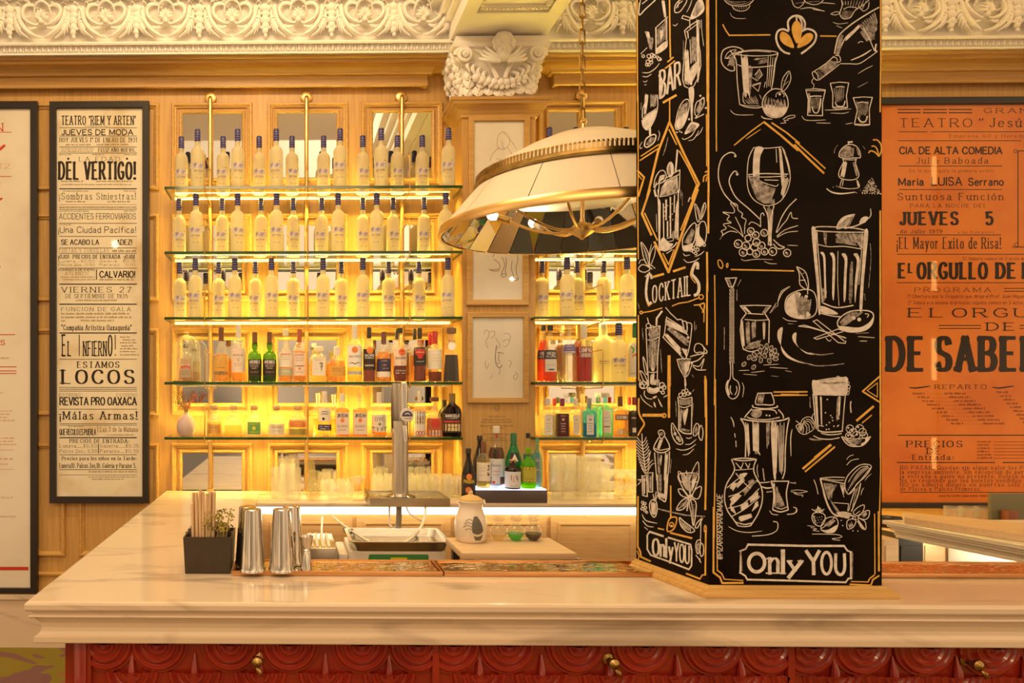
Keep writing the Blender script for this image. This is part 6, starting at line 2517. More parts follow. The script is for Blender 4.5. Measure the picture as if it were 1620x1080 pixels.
def bottle(kind, label, x, y, z, H, W, glass=GL, cap='screw', capm=CAPK, liquid=None, fill=.6, sq=0.0, ay=1.0, labels=(), group=None, name='liquor_bottle', turn=.5):
    r = thing(name, label, 'bottle', (x, y, z), -atan2(x, y) * turn, group)
    R = W / 2
    P = [(a * R, b * H) for a, b in PROF[kind]]
    zn = .62 * H
    sqf = lambda zz: sq if zz < zn else sq * max(0, 1 - (zz - zn) / (.1 * H))
    ring = [(a, b, sqf(b)) for a, b in P]
    # the neck stays round even on flat bottles
    q = MB()
    q.lathe(ring, 28 if sq else 24, ay=ay, caps=(True, True))
    if ay != 1.0:
        for i, (vx, vy, vz) in enumerate(q.v):
            if vz > zn:
                t = min(1, (vz - zn) / (.12 * H))
                q.v[i] = (vx, vy * ((1 - t) + t / ay), vz)
    q.build('glass', glass, r)
    if liquid:
        L = [(max(.002, a * .93), max(b, .012 * H), s) for a, b, s in ring if b <= fill * H]
        for (a0, b0), (a1, b1) in zip(P, P[1:]):
            if b0 <= fill * H < b1:
                t = (fill * H - b0) / (b1 - b0)
                L.append(((a0 + (a1 - a0) * t) * .93, fill * H, sqf(fill * H)))
        l = MB().lathe(L, 24, ay=ay)
        if ay != 1.0:
            for i, (vx, vy, vz) in enumerate(l.v):
                if vz > zn:
                    t = min(1, (vz - zn) / (.12 * H))
                    l.v[i] = (vx, vy * ((1 - t) + t / ay), vz)
        l.build('liquid', liquid, r)
    cp, bands = CAPS[cap]
    c = MB().lathe([(a * R, b * H) for a, b in cp], 20)
    mats = [capm]
    if bands:
        mats.append(CAPB)
        for b in bands:
            c.lathe([(.43 * R, b * H - .0013), (.437 * R, b * H - .0010), (.437 * R, b * H + .0010), (.43 * R, b * H + .0013)], 20, mi=1, caps=(False, False))
    c.build('cap', mats, r)
    for lb in labels:
        add_label(r, lb, R, H, ring, sq, ay)
    return r

def add_label(r, lb, R, H, ring, sq, ay):
    """lb = (z0, z1, half width by R, base material or None, prints[, name])"""
    z0, z1, hw, base, prints = lb[:5]
    nm_ = lb[5] if len(lb) > 5 else 'label'
    a = z0 * H
    b = z1 * H
    def rad(zz):
        for (r0, b0, _), (r1, b1, _) in zip(ring, ring[1:]):
            if b0 <= zz <= b1:
                return r0 + (r1 - r0) * (zz - b0) / max(1e-9, b1 - b0)
        return ring[-1][0]
    W2 = hw * R if sq <= .3 else .88 * R * min(1, hw / 1.75)
    if sq > .3:
        def place(u, v):
            rr = rad(v)
            return Vector((u, -rr * ay * 1.0 - .0006, v))
    else:
        def place(u, v):
            rr = rad(v)
            an = u / R
            return Vector((rr * sin(an) * 1.004, -(rr * cos(an) * ay) * 1.0 - .0006, v))
    q = MB()
    n, m = 14, 5
    grid = [place(-W2 + 2 * W2 * i / n, a + (b - a) * j / m) for j in range(m + 1) for i in range(n + 1)]
    mats = []
    if base:
        q.add(grid, [(j * (n + 1) + i, j * (n + 1) + i + 1, (j + 1) * (n + 1) + i + 1, (j + 1) * (n + 1) + i) for j in range(m) for i in range(n)], 0, True)
        lab = q.build(nm_, base, r, sharp=80)
    else:
        lab = None
    if prints:
        pm = []
        def lift(k):
            return lambda u, v: place(-W2 + 2 * W2 * u, b - (b - a) * v) + Vector((0, -.0004 - .00002 * k, 0))
        pen = Pen(lambda u, v: lift(pen.k % 12)(u / 1000, v / 1000))
        for pr in prints:
            mt = pr[-1]
            if mt not in pm:
                pm.append(mt)
            i = pm.index(mt)
            t = pr[0]
            if sq <= .3 and hw > 1.05 and t in 'tscl':
                g = lambda v: .5 + (v - .5) * .70
                if t in 'ts':
                    k0 = 2 if t == 't' else 1
                    pr = pr[:k0] + (g(pr[k0]), g(pr[k0 + 1])) + pr[k0 + 2:]
                elif t == 'c':
                    pr = (t, g(pr[1])) + pr[2:]
                else:
                    pr = (t, [(g(p[0]), p[1]) for p in pr[1]]) + pr[2:]
            asp = 2 * W2 / (b - a)
            if t == 't':         # text, x0, x1, y0, y1, weight
                pen.text(pr[1], pr[2] * 1000, pr[3] * 1000, pr[4] * 1000, pr[5] * 1000, w=pr[6], mi=i)
            elif t == 'r':       # rect
                x0, y0, x1, y1 = [q_ * 1000 for q_ in pr[1:5]]
                for k in range(6):
                    pen.rect(x0 + (x1 - x0) * k / 6, y0, x0 + (x1 - x0) * (k + 1) / 6, y1, i)
            elif t == 'c':       # disc x, y, r (of width)
                pen.scan([(pr[1] * 1000 + pr[3] * 1000 * cos(2 * pi * e / 18), pr[2] * 1000 + pr[3] * 1000 * asp * sin(2 * pi * e / 18)) for e in range(18)], i)
            elif t == 's':       # tiny print
                pen.scribble(pr[1] * 1000, pr[2] * 1000, pr[3] * 1000, pr[4] * 1000, i)
            elif t == 'l':       # line strokes
                pen.line([(p[0] * 1000, p[1] * 1000) for p in pr[1]], pr[2] * 1000, i, curve=True, taper=True)
            elif t == 'f':
                pen.scan([(p[0] * 1000, p[1] * 1000) for p in pr[1]], i)
        pen.build('print' if lab else nm_, pm, lab or r)

VODKA_PRINT = [(.10, .46, 1.35, None, [
    ('f', [(.05, .22), (.2, .17), (.4, .20), (.62, .15), (.86, .20), (.96, .14), (.96, .34), (.7, .40), (.4, .36), (.2, .42), (.05, .36)], mat('pale_lilac_print', (.66, .58, .62), .7)),
    ('l', [(.06, .24), (.16, .16), (.22, .24), (.30, .14), (.36, .26)], .035, SLATE), ('l', [(.10, .30), (.24, .27), (.36, .22)], .04, SLATE), ('l', [(.16, .18), (.20, .30), (.26, .35)], .03, SLATE),
    ('l', [(.48, .32), (.58, .26), (.70, .28), (.84, .20), (.95, .22)], .04, SLATE), ('l', [(.52, .36), (.66, .33), (.8, .30)], .025, SLATE), ('l', [(.84, .10), (.90, .06), (.95, .10)], .03, SLATE), ('l', [(.60, .24), (.66, .18), (.74, .24)], .03, SLATE),
    ('t', 'GREY GOOSE', .12, .90, .47, .55, .16, SLATE), ('s', .22, .78, .62, .03, GOLDL), ('s', .30, .70, .68, .025, GOLDL),
    ('r', .34, .825, .46, .845, SLATE), ('r', .56, .825, .68, .845, SLATE)], 'printed_motif')]

# ---- rows of frosted vodka bottles on the three upper shelves
YF_, YB_ = 3.925, 4.035
ROWSV = {
    ('left', 0): [(287, 1), (312.6, 0), (353, 1), (376, 0), (410, 1), (437, 0), (462, 1), (512, 1), (538, 0), (574, 1), (603, 0), (628.5, 1), (668, 1), (709.5, 0)],
    ('left', 1): [(283.5, 1), (310, 0), (351.5, 1), (376, 0), (413, 1), (437.5, 0), (464, 1), (509, 1), (535, 0), (574, 1), (596, 0), (622, 1), (670.6, 1), (705, 0)],
    ('left', 2): [(284.5, 1), (309, 0), (346, 1), (371.4, 0), (404, 1), (429.4, 0), (464, 1), (511, 0), (540, 1), (574, 0), (614.5, 1), (662.5, 1), (708.5, 0)],
    ('right', 0): [(869, 0), (911, 0), (954, 1), (990, 0), (1003.5, 1)],
    ('right', 1): [(872, 0), (897, 1), (930, 0), (960, 1), (990, 0)],
    ('right', 2): [(857, 1), (897, 0), (912.5, 1), (955, 1), (992, 0)],
}
shn = ('top', 'second', 'third')
proto = None
for (side, i), row in ROWSV.items():
    z = SHELF_TOP[i]
    for k, (px, back) in enumerate(row):
        y = YB_ if back else YF_
        tgt = 204.2 if i == 0 else (308.5 if i == 1 else 411)
        x = PX(px, y)
        lab = f'frosted vodka bottle with banded navy cap, {ORD[k]} from the left on the {shn[i]} {side} shelf'
        grp = f'frosted vodka bottles on the {shn[i]} {side} shelf'
        if proto is None:
            proto = bottle('vodka', lab, x, y, z, ZY(204.3, YF_) - z, .0775, FROST, 'band', CAPN, None, sq=0, labels=VODKA_PRINT, group=grp)
            o = proto
        else:
            o = copy_tree(proto)
        o.location = (x, y, z + .0004)
        o.rotation_euler = (0, 0, -atan2(x, y) * .6 + .25 * sin(k * 2.3 + i))
        o['label'] = lab
        o['group'] = grp

# ---- mixed bottles
def lab_std(z0, z1, base, ink, words=(), hw=1.25, extra=()):
    out = []
    for (t, y0, y1, w) in words:
        out.append(('t', t, .10, .90, y0, y1, w, ink))
    return (z0, z1, hw, base, out + list(extra))

def B(shelf, px, wpx, top, kind, label, y=None, **k):
    z = SHELF_TOP[shelf] + .0004
    y = y or 3.935
    return bottle(kind, label, PX(px, y), y, z, ZY(top, y) - z, wpx / F * y, **k)

G4, G5, G4R, G5R = 'spirits on the fourth left shelf', 'spirits on the lowest left shelf', 'spirits on the fourth right shelf', 'spirits on the lowest right shelf'
# fourth shelf, left
B(3, 350, 23, 517.5, 'pear', 'amber brandy bottle with amber label and tall bronze cap', cap='long', capm=CAPBR, liquid=WHISKY, fill=.5, group=G4,
  labels=[(.12, .47, 1.35, AMBERL, [('t', 'I', .42, .58, .22, .5, .2, BROWNL), ('s', .2, .8, .62, .05, BROWNL)]), (.13, .19, 1.2, BROWNL, [('s', .1, .9, .7, .4, GOLDL)], 'strip_label')])
B(3, 377, 22, 513, 'tall', 'malt whisky bottle with white label and pale tall cap', cap='long', capm=CAPW, liquid=WHISKY, fill=.22, group=G4,
  labels=[(.17, .58, 1.4, PINKL, [('t', 'MACALLAN', .1, .9, .24, .32, .14, INKF), ('t', '12', .38, .62, .42, .54, .12, INKF), ('s', .2, .8, .66, .03, INKF), ('s', .25, .75, .74, .03, INKF)])])
for px, tl in ((403, 'green malt whisky bottle with black label, left one of the two'), (426.5, 'green malt whisky bottle with black label, right one of the two')):
    B(3, px, 21.5, 525.3, 'bulb', tl, glass=GREENG, cap='long', capm=CAPBR, group='two green whisky bottles', liquid=BLACKSP, fill=.12,
      labels=[(.12, .45, 1.45, BLACKL, [('t', 'ARDBEG', .06, .94, .07, .24, .14, WHITEL), ('s', .15, .85, .36, .05, PINKL), ('s', .2, .8, .46, .05, PINKL), ('s', .3, .7, .56, .05, PINKL), ('s', .2, .8, .78, .05, GOLDL)])])
B(3, 452, 22, 520.5, 'bulb', 'blended whisky bottle with cream label and cream stopper', cap='cork', capm=CREAML, liquid=WHISKY, fill=.52, group=G4,
  labels=[(.28, .56, 1.4, CREAML, [('t', "DEWAR'S", .1, .9, .10, .22, .16, REDL), ('s', .15, .85, .36, .05, INKF), ('s', .2, .8, .5, .05, INKF)]), (.12, .26, 1.3, mat('sage_label', (.50, .52, .34), .7), [('s', .2, .8, .5, .15, CREAML)], 'lower_label')])
B(3, 474, 20, 520.5, 'tall', 'blended whisky bottle with pink label and red brown stopper', cap='long', capm=mat('russet_cap', (.42, .10, .05), .5), liquid=WHISKY, fill=.58, group=G4,
  labels=[(.12, .55, 1.4, PINKL, [('t', "DEWAR'S", .1, .9, .06, .14, .16, REDL), ('r', .1, .56, .9, .60, BROWNL), ('s', .15, .85, .26, .035, INKF), ('s', .2, .8, .36, .035, INKF), ('c', .5, .7, .07, ORANGEL), ('s', .2, .8, .86, .035, INKF)])])
B(3, 497, 14, 543, 'square', 'small clear square bottle behind the squat faceted whisky', y=4.05, cap='flat', capm=CAPW, liquid=PALESP, fill=.5, sq=.6, group=G4)
B(3, 504, 25, 548, 'wide', 'squat faceted whisky bottle with calligraphy on a cream label', cap='flat', capm=CREAML, liquid=PALESP, fill=.64, sq=.7, ay=.8, group=G4,
  labels=[(.18, .66, 1.6, CREAML, [('l', [(.55, .30), (.72, .26), (.84, .34)], .05, INK), ('l', [(.60, .40), (.72, .34), (.78, .44), (.70, .52)], .05, INK), ('l', [(.66, .54), (.74, .56), (.70, .74)], .05, INK), ('l', [(.60, .46), (.84, .48)], .035, INK), ('s', .1, .45, .62, .04, GOLDL), ('s', .2, .8, .14, .05, GOLDL)])])
B(3, 533, 27.5, 548.3, 'round', 'round shouldered bourbon bottle full of amber with white stopper', cap='long', capm=CAPW, liquid=WHISKY, fill=.60, ay=.62, group=G4,
  labels=[(.16, .45, 1.3, AMBERL, [('s', .2, .8, .3, .06, BROWNL), ('s', .2, .8, .5, .06, BROWNL)])])
B(3, 561, 24, 513.5, 'tall', 'white rum bottle with white label and orange medal', cap='long', capm=CAPW, liquid=PALESP, fill=.40, group=G4,
  labels=[(.26, .63, 1.4, WHITEL, [('c', .5, .20, .15, ORANGEL), ('t', 'BACARDI', .08, .92, .46, .56, .16, INKF), ('l', [(.1, .84), (.3, .80), (.5, .86), (.7, .79), (.9, .83)], .035, INK)]), (.13, .19, 1.3, mat('grey_label', (.55, .52, .48), .7), [('s', .1, .9, .7, .4, INKF)], 'lower_label')])
B(3, 584, 19.5, 518, 'rum', 'dark rum bottle with black label and red medal', cap='screw', capm=CAPK, liquid=DARKSP, fill=.55, group=G4,
  labels=[(.22, .60, 1.45, BLACKL, [('c', .55, .06, .20, ORANGEL), ('t', 'BACARDI', .08, .92, .25, .36, .17, WHITEL), ('s', .1, .9, .46, .06, WHITEL), ('r', .1, .72, .9, .84, mat('brown_band', (.20, .10, .06), .6)), ('s', .15, .85, .82, .07, WHITEL)])])
B(3, 607, 22, 525, 'slope', 'tall dark aged rum bottle with navy label above a cream band', cap='long', capm=BROWNL, liquid=WHISKY, fill=.60, group=G4,
  labels=[(.21, .46, 1.45, NAVYL, [('s', .3, .85, .2, .08, GOLDL), ('s', .42, .8, .54, .1, GOLDL), ('s', .4, .85, .8, .08, GOLDL)]), (.10, .205, 1.45, CREAML, (), 'lower_label')])
B(3, 628, 18, 520, 'rum', 'amber rum bottle standing half hidden behind the orange medal bottle', y=4.04, cap='screw', capm=CAPK, liquid=WHISKY, fill=.55, group=G4)
B(3, 633, 20.5, 519, 'tall', 'golden rum bottle with pink label and large orange medal', cap='short', capm=CAPK, liquid=DARKSP, fill=.60, group=G4,
  labels=[(.30, .62, 1.45, PINKL, [('c', .62, .22, .20, ORANGEL), ('c', .62, .22, .13, REDL), ('t', 'BACARDI', .08, .92, .50, .62, .17, BROWNL), ('t', '8', .55, .68, .76, .92, .14, ORANGEL)]), (.14, .24, 1.45, BROWNL, [('s', .1, .9, .4, .2, CREAML), ('s', .1, .9, .85, .2, CREAML)], 'lower_label')])
B(3, 656, 18, 520, 'rum', 'amber rum bottle behind the black and red label bottle', y=4.04, cap='screw', capm=CAPK, liquid=WHISKY, fill=.5, group=G4)
B(3, 664, 19.5, 519, 'rum', 'spiced rum bottle with black label and red crest', cap='screw', capm=CAPK, liquid=DARKSP, fill=.42, group=G4,
  labels=[(.30, .64, 1.45, BLACKL, [('f', [(.15, .12), (.85, .12), (.80, .36), (.66, .46), (.62, .62), (.38, .62), (.34, .46), (.20, .36)], REDL), ('s', .2, .8, .3, .06, CREAML), ('s', .2, .8, .80, .06, WHITEL)])])
B(3, 680.5, 18, 527, 'tall', 'bourbon bottle with red wax cap, the rear one of the pair', y=4.04, cap='long', capm=CAPR, liquid=WHISKY, fill=.3, group=G4)
B(3, 688, 22, 524, 'tall', 'bourbon bottle with red wax cap and cream label, nearly empty', cap='long', capm=CAPR, liquid=DARKSP, fill=.2, group=G4,
  labels=[(.25, .64, 1.4, CREAML, [('s', .2, .8, .3, .04, GOLDL), ('s', .2, .8, .45, .04, GOLDL), ('s', .2, .8, .6, .04, GOLDL)])])
r = B(3, 714, 25.5, 519, 'decanter', 'black decanter of coffee liqueur with white neck tag at the shelf end', cap='flat', capm=mat('brown_stopper', (.22, .12, .08), .4), liquid=BLACKSP, fill=.50, group=G4, glass=GL)
q = MB().lathe([(.001, -.0015), (.022, -.0015), (.022, .0015), (.001, .0015)], 20, M=Matrix.Translation((0, -.030, .205)) @ Matrix.Rotation(pi / 2 - .25, 4, 'X') @ Matrix.Diagonal((1, 1.15, 1, 1)))
q.build('neck_tag', WHITEL, r)
MB().tube(smooth([(-.019, 0, .243), (-.012, -.022, .232), (.012, -.026, .226), (.019, 0, .238), (0, .018, .24)], 4, True)[:-1], .0014, 5, closed=True).build('cord', BLACKL, r)

# a bottle kept under a glass dome, at the end of the fourth shelf
zz_ = SHELF_TOP[3] + .0004
dome = thing('glass_dome', 'tall glass dome covering a whisky bottle, left end of the fourth shelf', 'cloche', (PX(296, 3.99), 3.99, zz_))
Rd, Hd = .077, .277
MB().lathe([(Rd, .008), (Rd, Hd - Rd * 1.05), (Rd * .96, Hd - Rd * .75), (Rd * .82, Hd - Rd * .42), (Rd * .55, Hd - Rd * .14), (Rd * .25, Hd - .002), (.001, Hd)], 36, caps=(False, False)).lathe([(.001, Hd), (.012, Hd + .004), (.014, Hd + .012), (.008, Hd + .018), (.001, Hd + .019)], 14).build('glass', GL, dome)
MB().lathe([(Rd + .006, 0), (Rd + .006, .006), (Rd + .001, .008), (.001, .008)], 36).build('base', mat('dark_base', (.10, .06, .02), .4), dome)
bottle('wide', 'grey and red labelled bottle standing inside the glass dome', PX(294, 3.985), 3.985, zz_ + .0085, .212, .078, cap='short', capm=CAPK, liquid=WHISKY, fill=.3, sq=.6, ay=.7, group=G4,
       labels=[(.08, .62, 1.5, mat('taupe_label', (.46, .36, .24), .7), [('t', '35', .3, .8, .10, .28, .14, REDL), ('f', [(.02, .42), (.5, .34), (.98, .42), (.98, .56), (.5, .48), (.02, .56)], REDL), ('r', .02, .33, .98, .36, CREAML), ('s', .1, .9, .7, .05, BROWNL), ('s', .1, .9, .82, .05, BROWNL)])])

# lowest shelf, left
zv = SHELF_TOP[4] + .0004
va = thing('flower_vase', 'egg shaped mauve vase of dried red twigs on the lowest shelf', 'vase', (PX(294.5, 3.96), 3.96, zv))
VM = mat('mauve_glaze', (.56, .42, .40), .45)
MB().lathe([(.028, 0), (.040, .006), (.052, .030), (.056, .055), (.054, .075), (.044, .100), (.028, .118), (.015, .126), (.0125, .132), (.014, .140), (.010, .140)], 28).build('body', VM, va)
tw = MB()
fl = MB()
gl_ = MB()
rv = random.Random(4)
for k in range(16):
    a = rv.uniform(-1, 1)
    h = rv.uniform(.06, .155)
    d = rv.uniform(-.5, .5)
    tip = (a * .085, d * .05, .138 + h * (1 - .35 * abs(a)))
    pts = smooth([(0, 0, .10), (a * .012, d * .01, .15), (a * .05, d * .03, .14 + h * .55), tip], 4)
    tw.tube(pts, [.0012] * len(pts), 5)
    for j in range(7):
        t = rv.uniform(.45, 1)
        p = pts[int(t * (len(pts) - 1))]
        c = Vector(p) + Vector((rv.uniform(-1, 1), rv.uniform(-1, 1), rv.uniform(-.6, 1))) * .011
        (fl if a > -.25 else gl_).lathe([(.001, -1), (.8, -.4), (1, .1), (.6, .8), (.001, 1)], 6, M=Matrix.Translation(c) @ Matrix.Rotation(rv.uniform(0, 3), 4, 'X') @ Matrix.Diagonal((.0032, .0032, .005, 1)), caps=(False, False))
tw.build('twigs', mat('twig_brown', (.26, .13, .05), .7), va)
fl.build('red_buds', mat('dried_red', (.50, .09, .06), .7), va)['kind'] = 'stuff'
gl_.build('dark_buds', mat('dried_green', (.16, .15, .05), .7), va)['kind'] = 'stuff'
for k, (px, wpx, liq, fil, lab, ls) in enumerate((
        (339, 24, PALESP, .46, 'squat gold tequila bottle with cork ball, next to the vase', [(.10, .40, 1.0, AMBERL, [('s', .2, .8, .4, .08, BROWNL)])]),
        (369, 28, PALESP, .36, 'squat tequila bottle with cork ball, two thirds full and unlabelled', ()),
        (402, 25, None, 0, 'squat tequila bottle with cork ball and bright green label', [(.08, .47, .95, GREENL, [('c', .5, .5, .12, YELLOWL), ('s', .2, .8, .2, .08, YELLOWL), ('s', .2, .8, .85, .08, YELLOWL)])]),
        (437.5, 26, None, 0, 'squat clear tequila bottle with cork ball and white label', [(.08, .40, 1.2, CREAML, [('t', 'PATRON', .1, .9, .2, .4, .14, GOLDL), ('s', .2, .8, .7, .08, GOLDL)])]),
        (471, 30, PALESP, .44, 'squat amber tequila bottle with cork ball and orange label, by the pole', [(.30, .52, 1.1, ORANGEL, [('s', .2, .8, .5, .12, YELLOWL)]), (.06, .26, 1.3, mat('olive_label', (.42, .36, .06), .7), (), 'lower_label')]))):
    B(4, px, wpx, 640.5, 'squat', lab, cap='ball', capm=CORK, liquid=liq, fill=fil, ay=.8, sq=.25, labels=ls, group='squat tequila bottles on the lowest left shelf')
B(4, 503, 16, 622, 'tall', 'clear bottle with cream cap behind the navy label bottle, left', y=4.04, cap='long', capm=CREAML, liquid=PALESP, fill=.4, group=G5)
B(4, 528, 16, 624, 'tall', 'clear bottle with cream cap behind the navy label bottle, right', y=4.04, cap='long', capm=CREAML, liquid=PALESP, fill=.4, group=G5)
B(4, 513.5, 22, 618.5, 'tall', 'clear cane spirit bottle with a pale oval and a navy label', cap='long', capm=CAPW, liquid=PALESP, fill=.55, group=G5,
  labels=[(.34, .62, .95, CREAML, [('l', [(.2, .3), (.5, .22), (.8, .3)], .05, INK), ('l', [(.2, .46), (.5, .40), (.8, .46)], .05, INK), ('c', .4, .8, .10, INK)], 'oval_label'), (.14, .27, 1.3, NAVYL, [('s', .1, .9, .4, .16, CREAML), ('s', .1, .9, .8, .16, CREAML)])])
for px, capm, tl in ((541.5, CAPW, 'square bourbon bottle with white label and white cap'), (569.5, GL, 'square bourbon bottle with white label and clear stopper')):
    B(4, px, 22.5, 622, 'square', tl, cap='screw', capm=capm, liquid=WHISKY, fill=.66, sq=.8, ay=.85, group='two square bourbon bottles',
      labels=[(.06, .56, 1.75, PINKL, [('t', 'JIM BEAM', .08, .92, .05, .22, .15, INK), ('c', .5, .36, .16, ORANGEL), ('t', 'BOURBON', .1, .9, .58, .68, .14, INKF), ('s', .2, .8, .82, .05, INKF)])])
B(4, 600, 23, 620, 'rum', 'whisky bottle with cream label over a navy band, left of the tap', cap='long', capm=CAPW, liquid=WHISKY, fill=.45, group=G5,
  labels=[(.12, .50, 1.4, CREAML, [('t', 'DYC', .14, .86, .18, .38, .14, INKF), ('c', .5, .56, .06, INKF), ('f', [(.0, .70), (.3, .76), (.5, .78), (.7, .76), (1, .70), (1, .98), (0, .98)], NAVYL)])])
B(4, 664, 18.5, 618, 'tall', 'rum bottle with navy diamond label and white cap, right of the tap', cap='long', capm=CAPW, liquid=WHISKY, fill=.58, group=G5,
  labels=[(.02, .56, 1.4, CREAML, [('r', .0, .02, 1, .52, NAVYL), ('t', 'BRUGAL', .08, .92, .08, .20, .16, WHITEL), ('l', [(.1, .48), (.5, .26), (.9, .48)], .04, GOLDL), ('l', [(.1, .28), (.5, .48), (.9, .28)], .04, GOLDL), ('l', [(0, .98), (.25, .80), (.5, .98), (.75, .80), (1, .98)], .04, REDL), ('l', [(0, .80), (.25, .98), (.5, .80), (.75, .98), (1, .80)], .04, REDL)])])
B(4, 687, 24, 628, 'pear', 'bourbon bottle with red seal on a copper label and flat stopper', cap='flat', capm=CAPBR, liquid=WHISKY, fill=.42, group=G5,
  labels=[(.02, .47, 1.45, mat('copper_label', (.50, .14, .05), .6), [('c', .55, .28, .22, REDL), ('r', .12, .66, 1, .98, PINKL), ('s', .2, .9, .84, .06, INKF)])])
B(4, 703, 20, 632, 'flask', 'dark rum bottle hidden behind the large dark one', y=4.04, glass=BROWNG, cap='screw', capm=CAPK, group=G5)
B(4, 715, 29.5, 622, 'flask', 'wide dark rum bottle with black and cream label at the shelf end', glass=BROWNG, cap='screw', capm=mat('olive_cap', (.25, .17, .05), .5), ay=.6, group=G5,
  labels=[(.10, .54, 1.3, BLACKL, [('t', 'BARCELÓ', .06, .94, .06, .19, .18, WHITEL), ('s', .2, .8, .28, .05, CREAML), ('r', .1, .38, .9, .48, REDL), ('r', .05, .55, .95, .92, mat('straw_label', (.78, .62, .30), .7)), ('s', .2, .8, .75, .07, BROWNL)])])

# fourth shelf, right
AP = [(.40, .56, 1.4, NAVYL, [('t', 'APEROL', .08, .96, .22, .80, .17, CREAML)]), (.18, .40, 1.0, WHITEL, [('r', .3, .78, .7, .88, NAVYL), ('s', .3, .7, .5, .06, INKF)], 'lower_label')]
B(3, 859.5, 19, 515, 'slope', 'orange aperitif bottle with navy label, full, at the pilaster', y=4.02, cap='short', capm=CAPK, liquid=ORANGESP, fill=.74, labels=AP[:1], group='two orange aperitif bottles')
B(3, 870.5, 20.5, 515, 'slope', 'orange aperitif bottle with navy slanted label, half full, in front', cap='short', capm=CAPK, liquid=ORANGESP, fill=.40, labels=AP, group='two orange aperitif bottles')
B(3, 889, 18, 515.5, 'square', 'clear vodka bottle behind the violet label bottle', y=4.04, cap='long', capm=GL, liquid=clear('water_spirit', (.95, .93, .88), (1, 1, 1), 1.1, .1), fill=.6, group=G4R)
B(3, 900, 20, 515, 'square', 'clear vodka bottle with violet label and clear stopper', cap='long', capm=GL, group=G4R, liquid=MATS['water_spirit'], fill=.6,
  labels=[(.50, .66, 1.15, PURPLEL, [('s', .2, .8, .3, .1, WHITEL), ('s', .2, .8, .6, .1, WHITEL), ('r', .1, .78, .9, .92, WHITEL)])])
B(3, 915, 18, 515, 'rum', 'red bitter bottle with gold cap, behind the white label one', y=4.03, cap='long', capm=GOLDL, liquid=REDSP, fill=.72, group='two red bitter bottles')
B(3, 924, 24, 513, 'rum', 'red bitter bottle with white label and grey cap', cap='long', capm=CAPW, liquid=REDSP, fill=.58, group='two red bitter bottles',
  labels=[(.42, .60, 1.4, mat('claret_label', (.36, .02, .03), .6), [('t', 'CAMPARI', .08, .98, .08, .52, .17, WHITEL), ('r', .25, .60, 1, .98, mat('silver_label', (.62, .58, .56), .6))])])
B(3, 954, 28.5, 513, 'wide', 'large frosted white vodka bottle with clear stopper', y=4.045, turn=.3, glass=FROST, cap='short', capm=CAPW, group=G4R,
  labels=[(.25, .40, .9, None, [('s', .15, .85, .4, .2, SLATE), ('s', .2, .8, .62, .1, SLATE)], 'printed_motif')])
o = copy_tree(proto)
o.location = (PX(979, 3.935), 3.935, SHELF_TOP[3] + .0004)
o.scale = (1.12, 1.12, (ZY(512, 3.935) - SHELF_TOP[3]) / (ZY(204.3, YF_) - SHELF_TOP[0]))
o.rotation_euler = (0, 0, -.35)
o['label'] = 'frosted vodka bottle with navy cap among the coloured bottles of the fourth right shelf'
o['group'] = G4R
B(3, 1005, 22, 512, 'square', 'botanical gin bottle with green cap and floral label beside the pillar', cap='long', capm=CAPG, group=G4R, liquid=PALESP, fill=.5,
  labels=[(.08, .66, 1.5, CREAML, [('l', [(.1, .1), (.3, .2), (.2, .3)], .06, GREENL), ('l', [(.5, .08), (.6, .2), (.8, .16)], .06, GREENL), ('l', [(.2, .4), (.4, .34), (.5, .44)], .06, ORANGEL), ('l', [(.6, .36), (.7, .46)], .06, ORANGEL), ('l', [(.6, .6), (.8, .7), (.9, .64)], .06, NAVYL), ('s', .1, .9, .9, .03, INKF)])])
# lowest shelf, right
BZ_ = lambda ink, base, dark=False: [(.06, .58, 1.0, base, [('c', .5, .24, .20, ink), ('c', .5, .24, .12, base), ('s', .15, .85, .08, .05, ink), ('s', .15, .85, .48, .07, ink), ('s', .2, .8, .60, .05, ink), ('s', .2, .8, .72, .05, ink), ('s', .2, .8, .86, .05, ink)])]
B(4, 866, 23, 629, 'square', 'pale clear square gin bottle at the left end of its shelf', cap='screw', capm=CAPW, sq=.7, ay=.8, group=G5R, liquid=clear('pale_lime_spirit', (.92, .94, .72), (1, 1, 1), 1.1, .1, (.75, .76, .45), .25), fill=.62, labels=BZ_(GOLDL, WHITEL))
B(4, 877, 15, 630, 'square', 'slim gin bottle with red cap behind the dark purple one', y=4.03, cap='screw', capm=CAPR, sq=.6, group=G5R, liquid=DARKSP, fill=.55)
B(4, 889.5, 19.5, 630, 'square', 'dark purple square gin bottle with plum cap', cap='screw', capm=mat('plum_cap', (.24, .03, .10), .4), sq=.7, ay=.8, group=G5R, liquid=clear('purple_gin', (.22, .02, .06), (1, 1, 1), 1.1, .1, (.11, .012, .03), .7), fill=.60,
  labels=BZ_(PINKL, mat('plum_label', (.10, .012, .02), .6)))
B(4, 910.5, 19.5, 630, 'square', 'clear square gin bottle with gold print on a cream label', cap='screw', capm=CREAML, sq=.7, ay=.8, group=G5R, liquid=PALESP, fill=.4, labels=BZ_(GOLDL, CREAML))
B(4, 921, 15, 622, 'tall', 'tall clear bottle behind the blue gin bottle', y=4.05, cap='flat', capm=GL, group=G5R, liquid=PALESP, fill=.3)
B(4, 932, 20.5, 629.5, 'square', 'bright blue square gin bottle with white label', glass=BLUEG, cap='screw', capm=mat('grey_cap', (.30, .32, .36), .4), sq=.7, ay=.8, group=G5R, liquid=clear('blue_gin', (.10, .45, .85), (1, 1, 1), 1.1, .1, (.04, .25, .60), .4), fill=.36, labels=BZ_(SLATE, WHITEL))
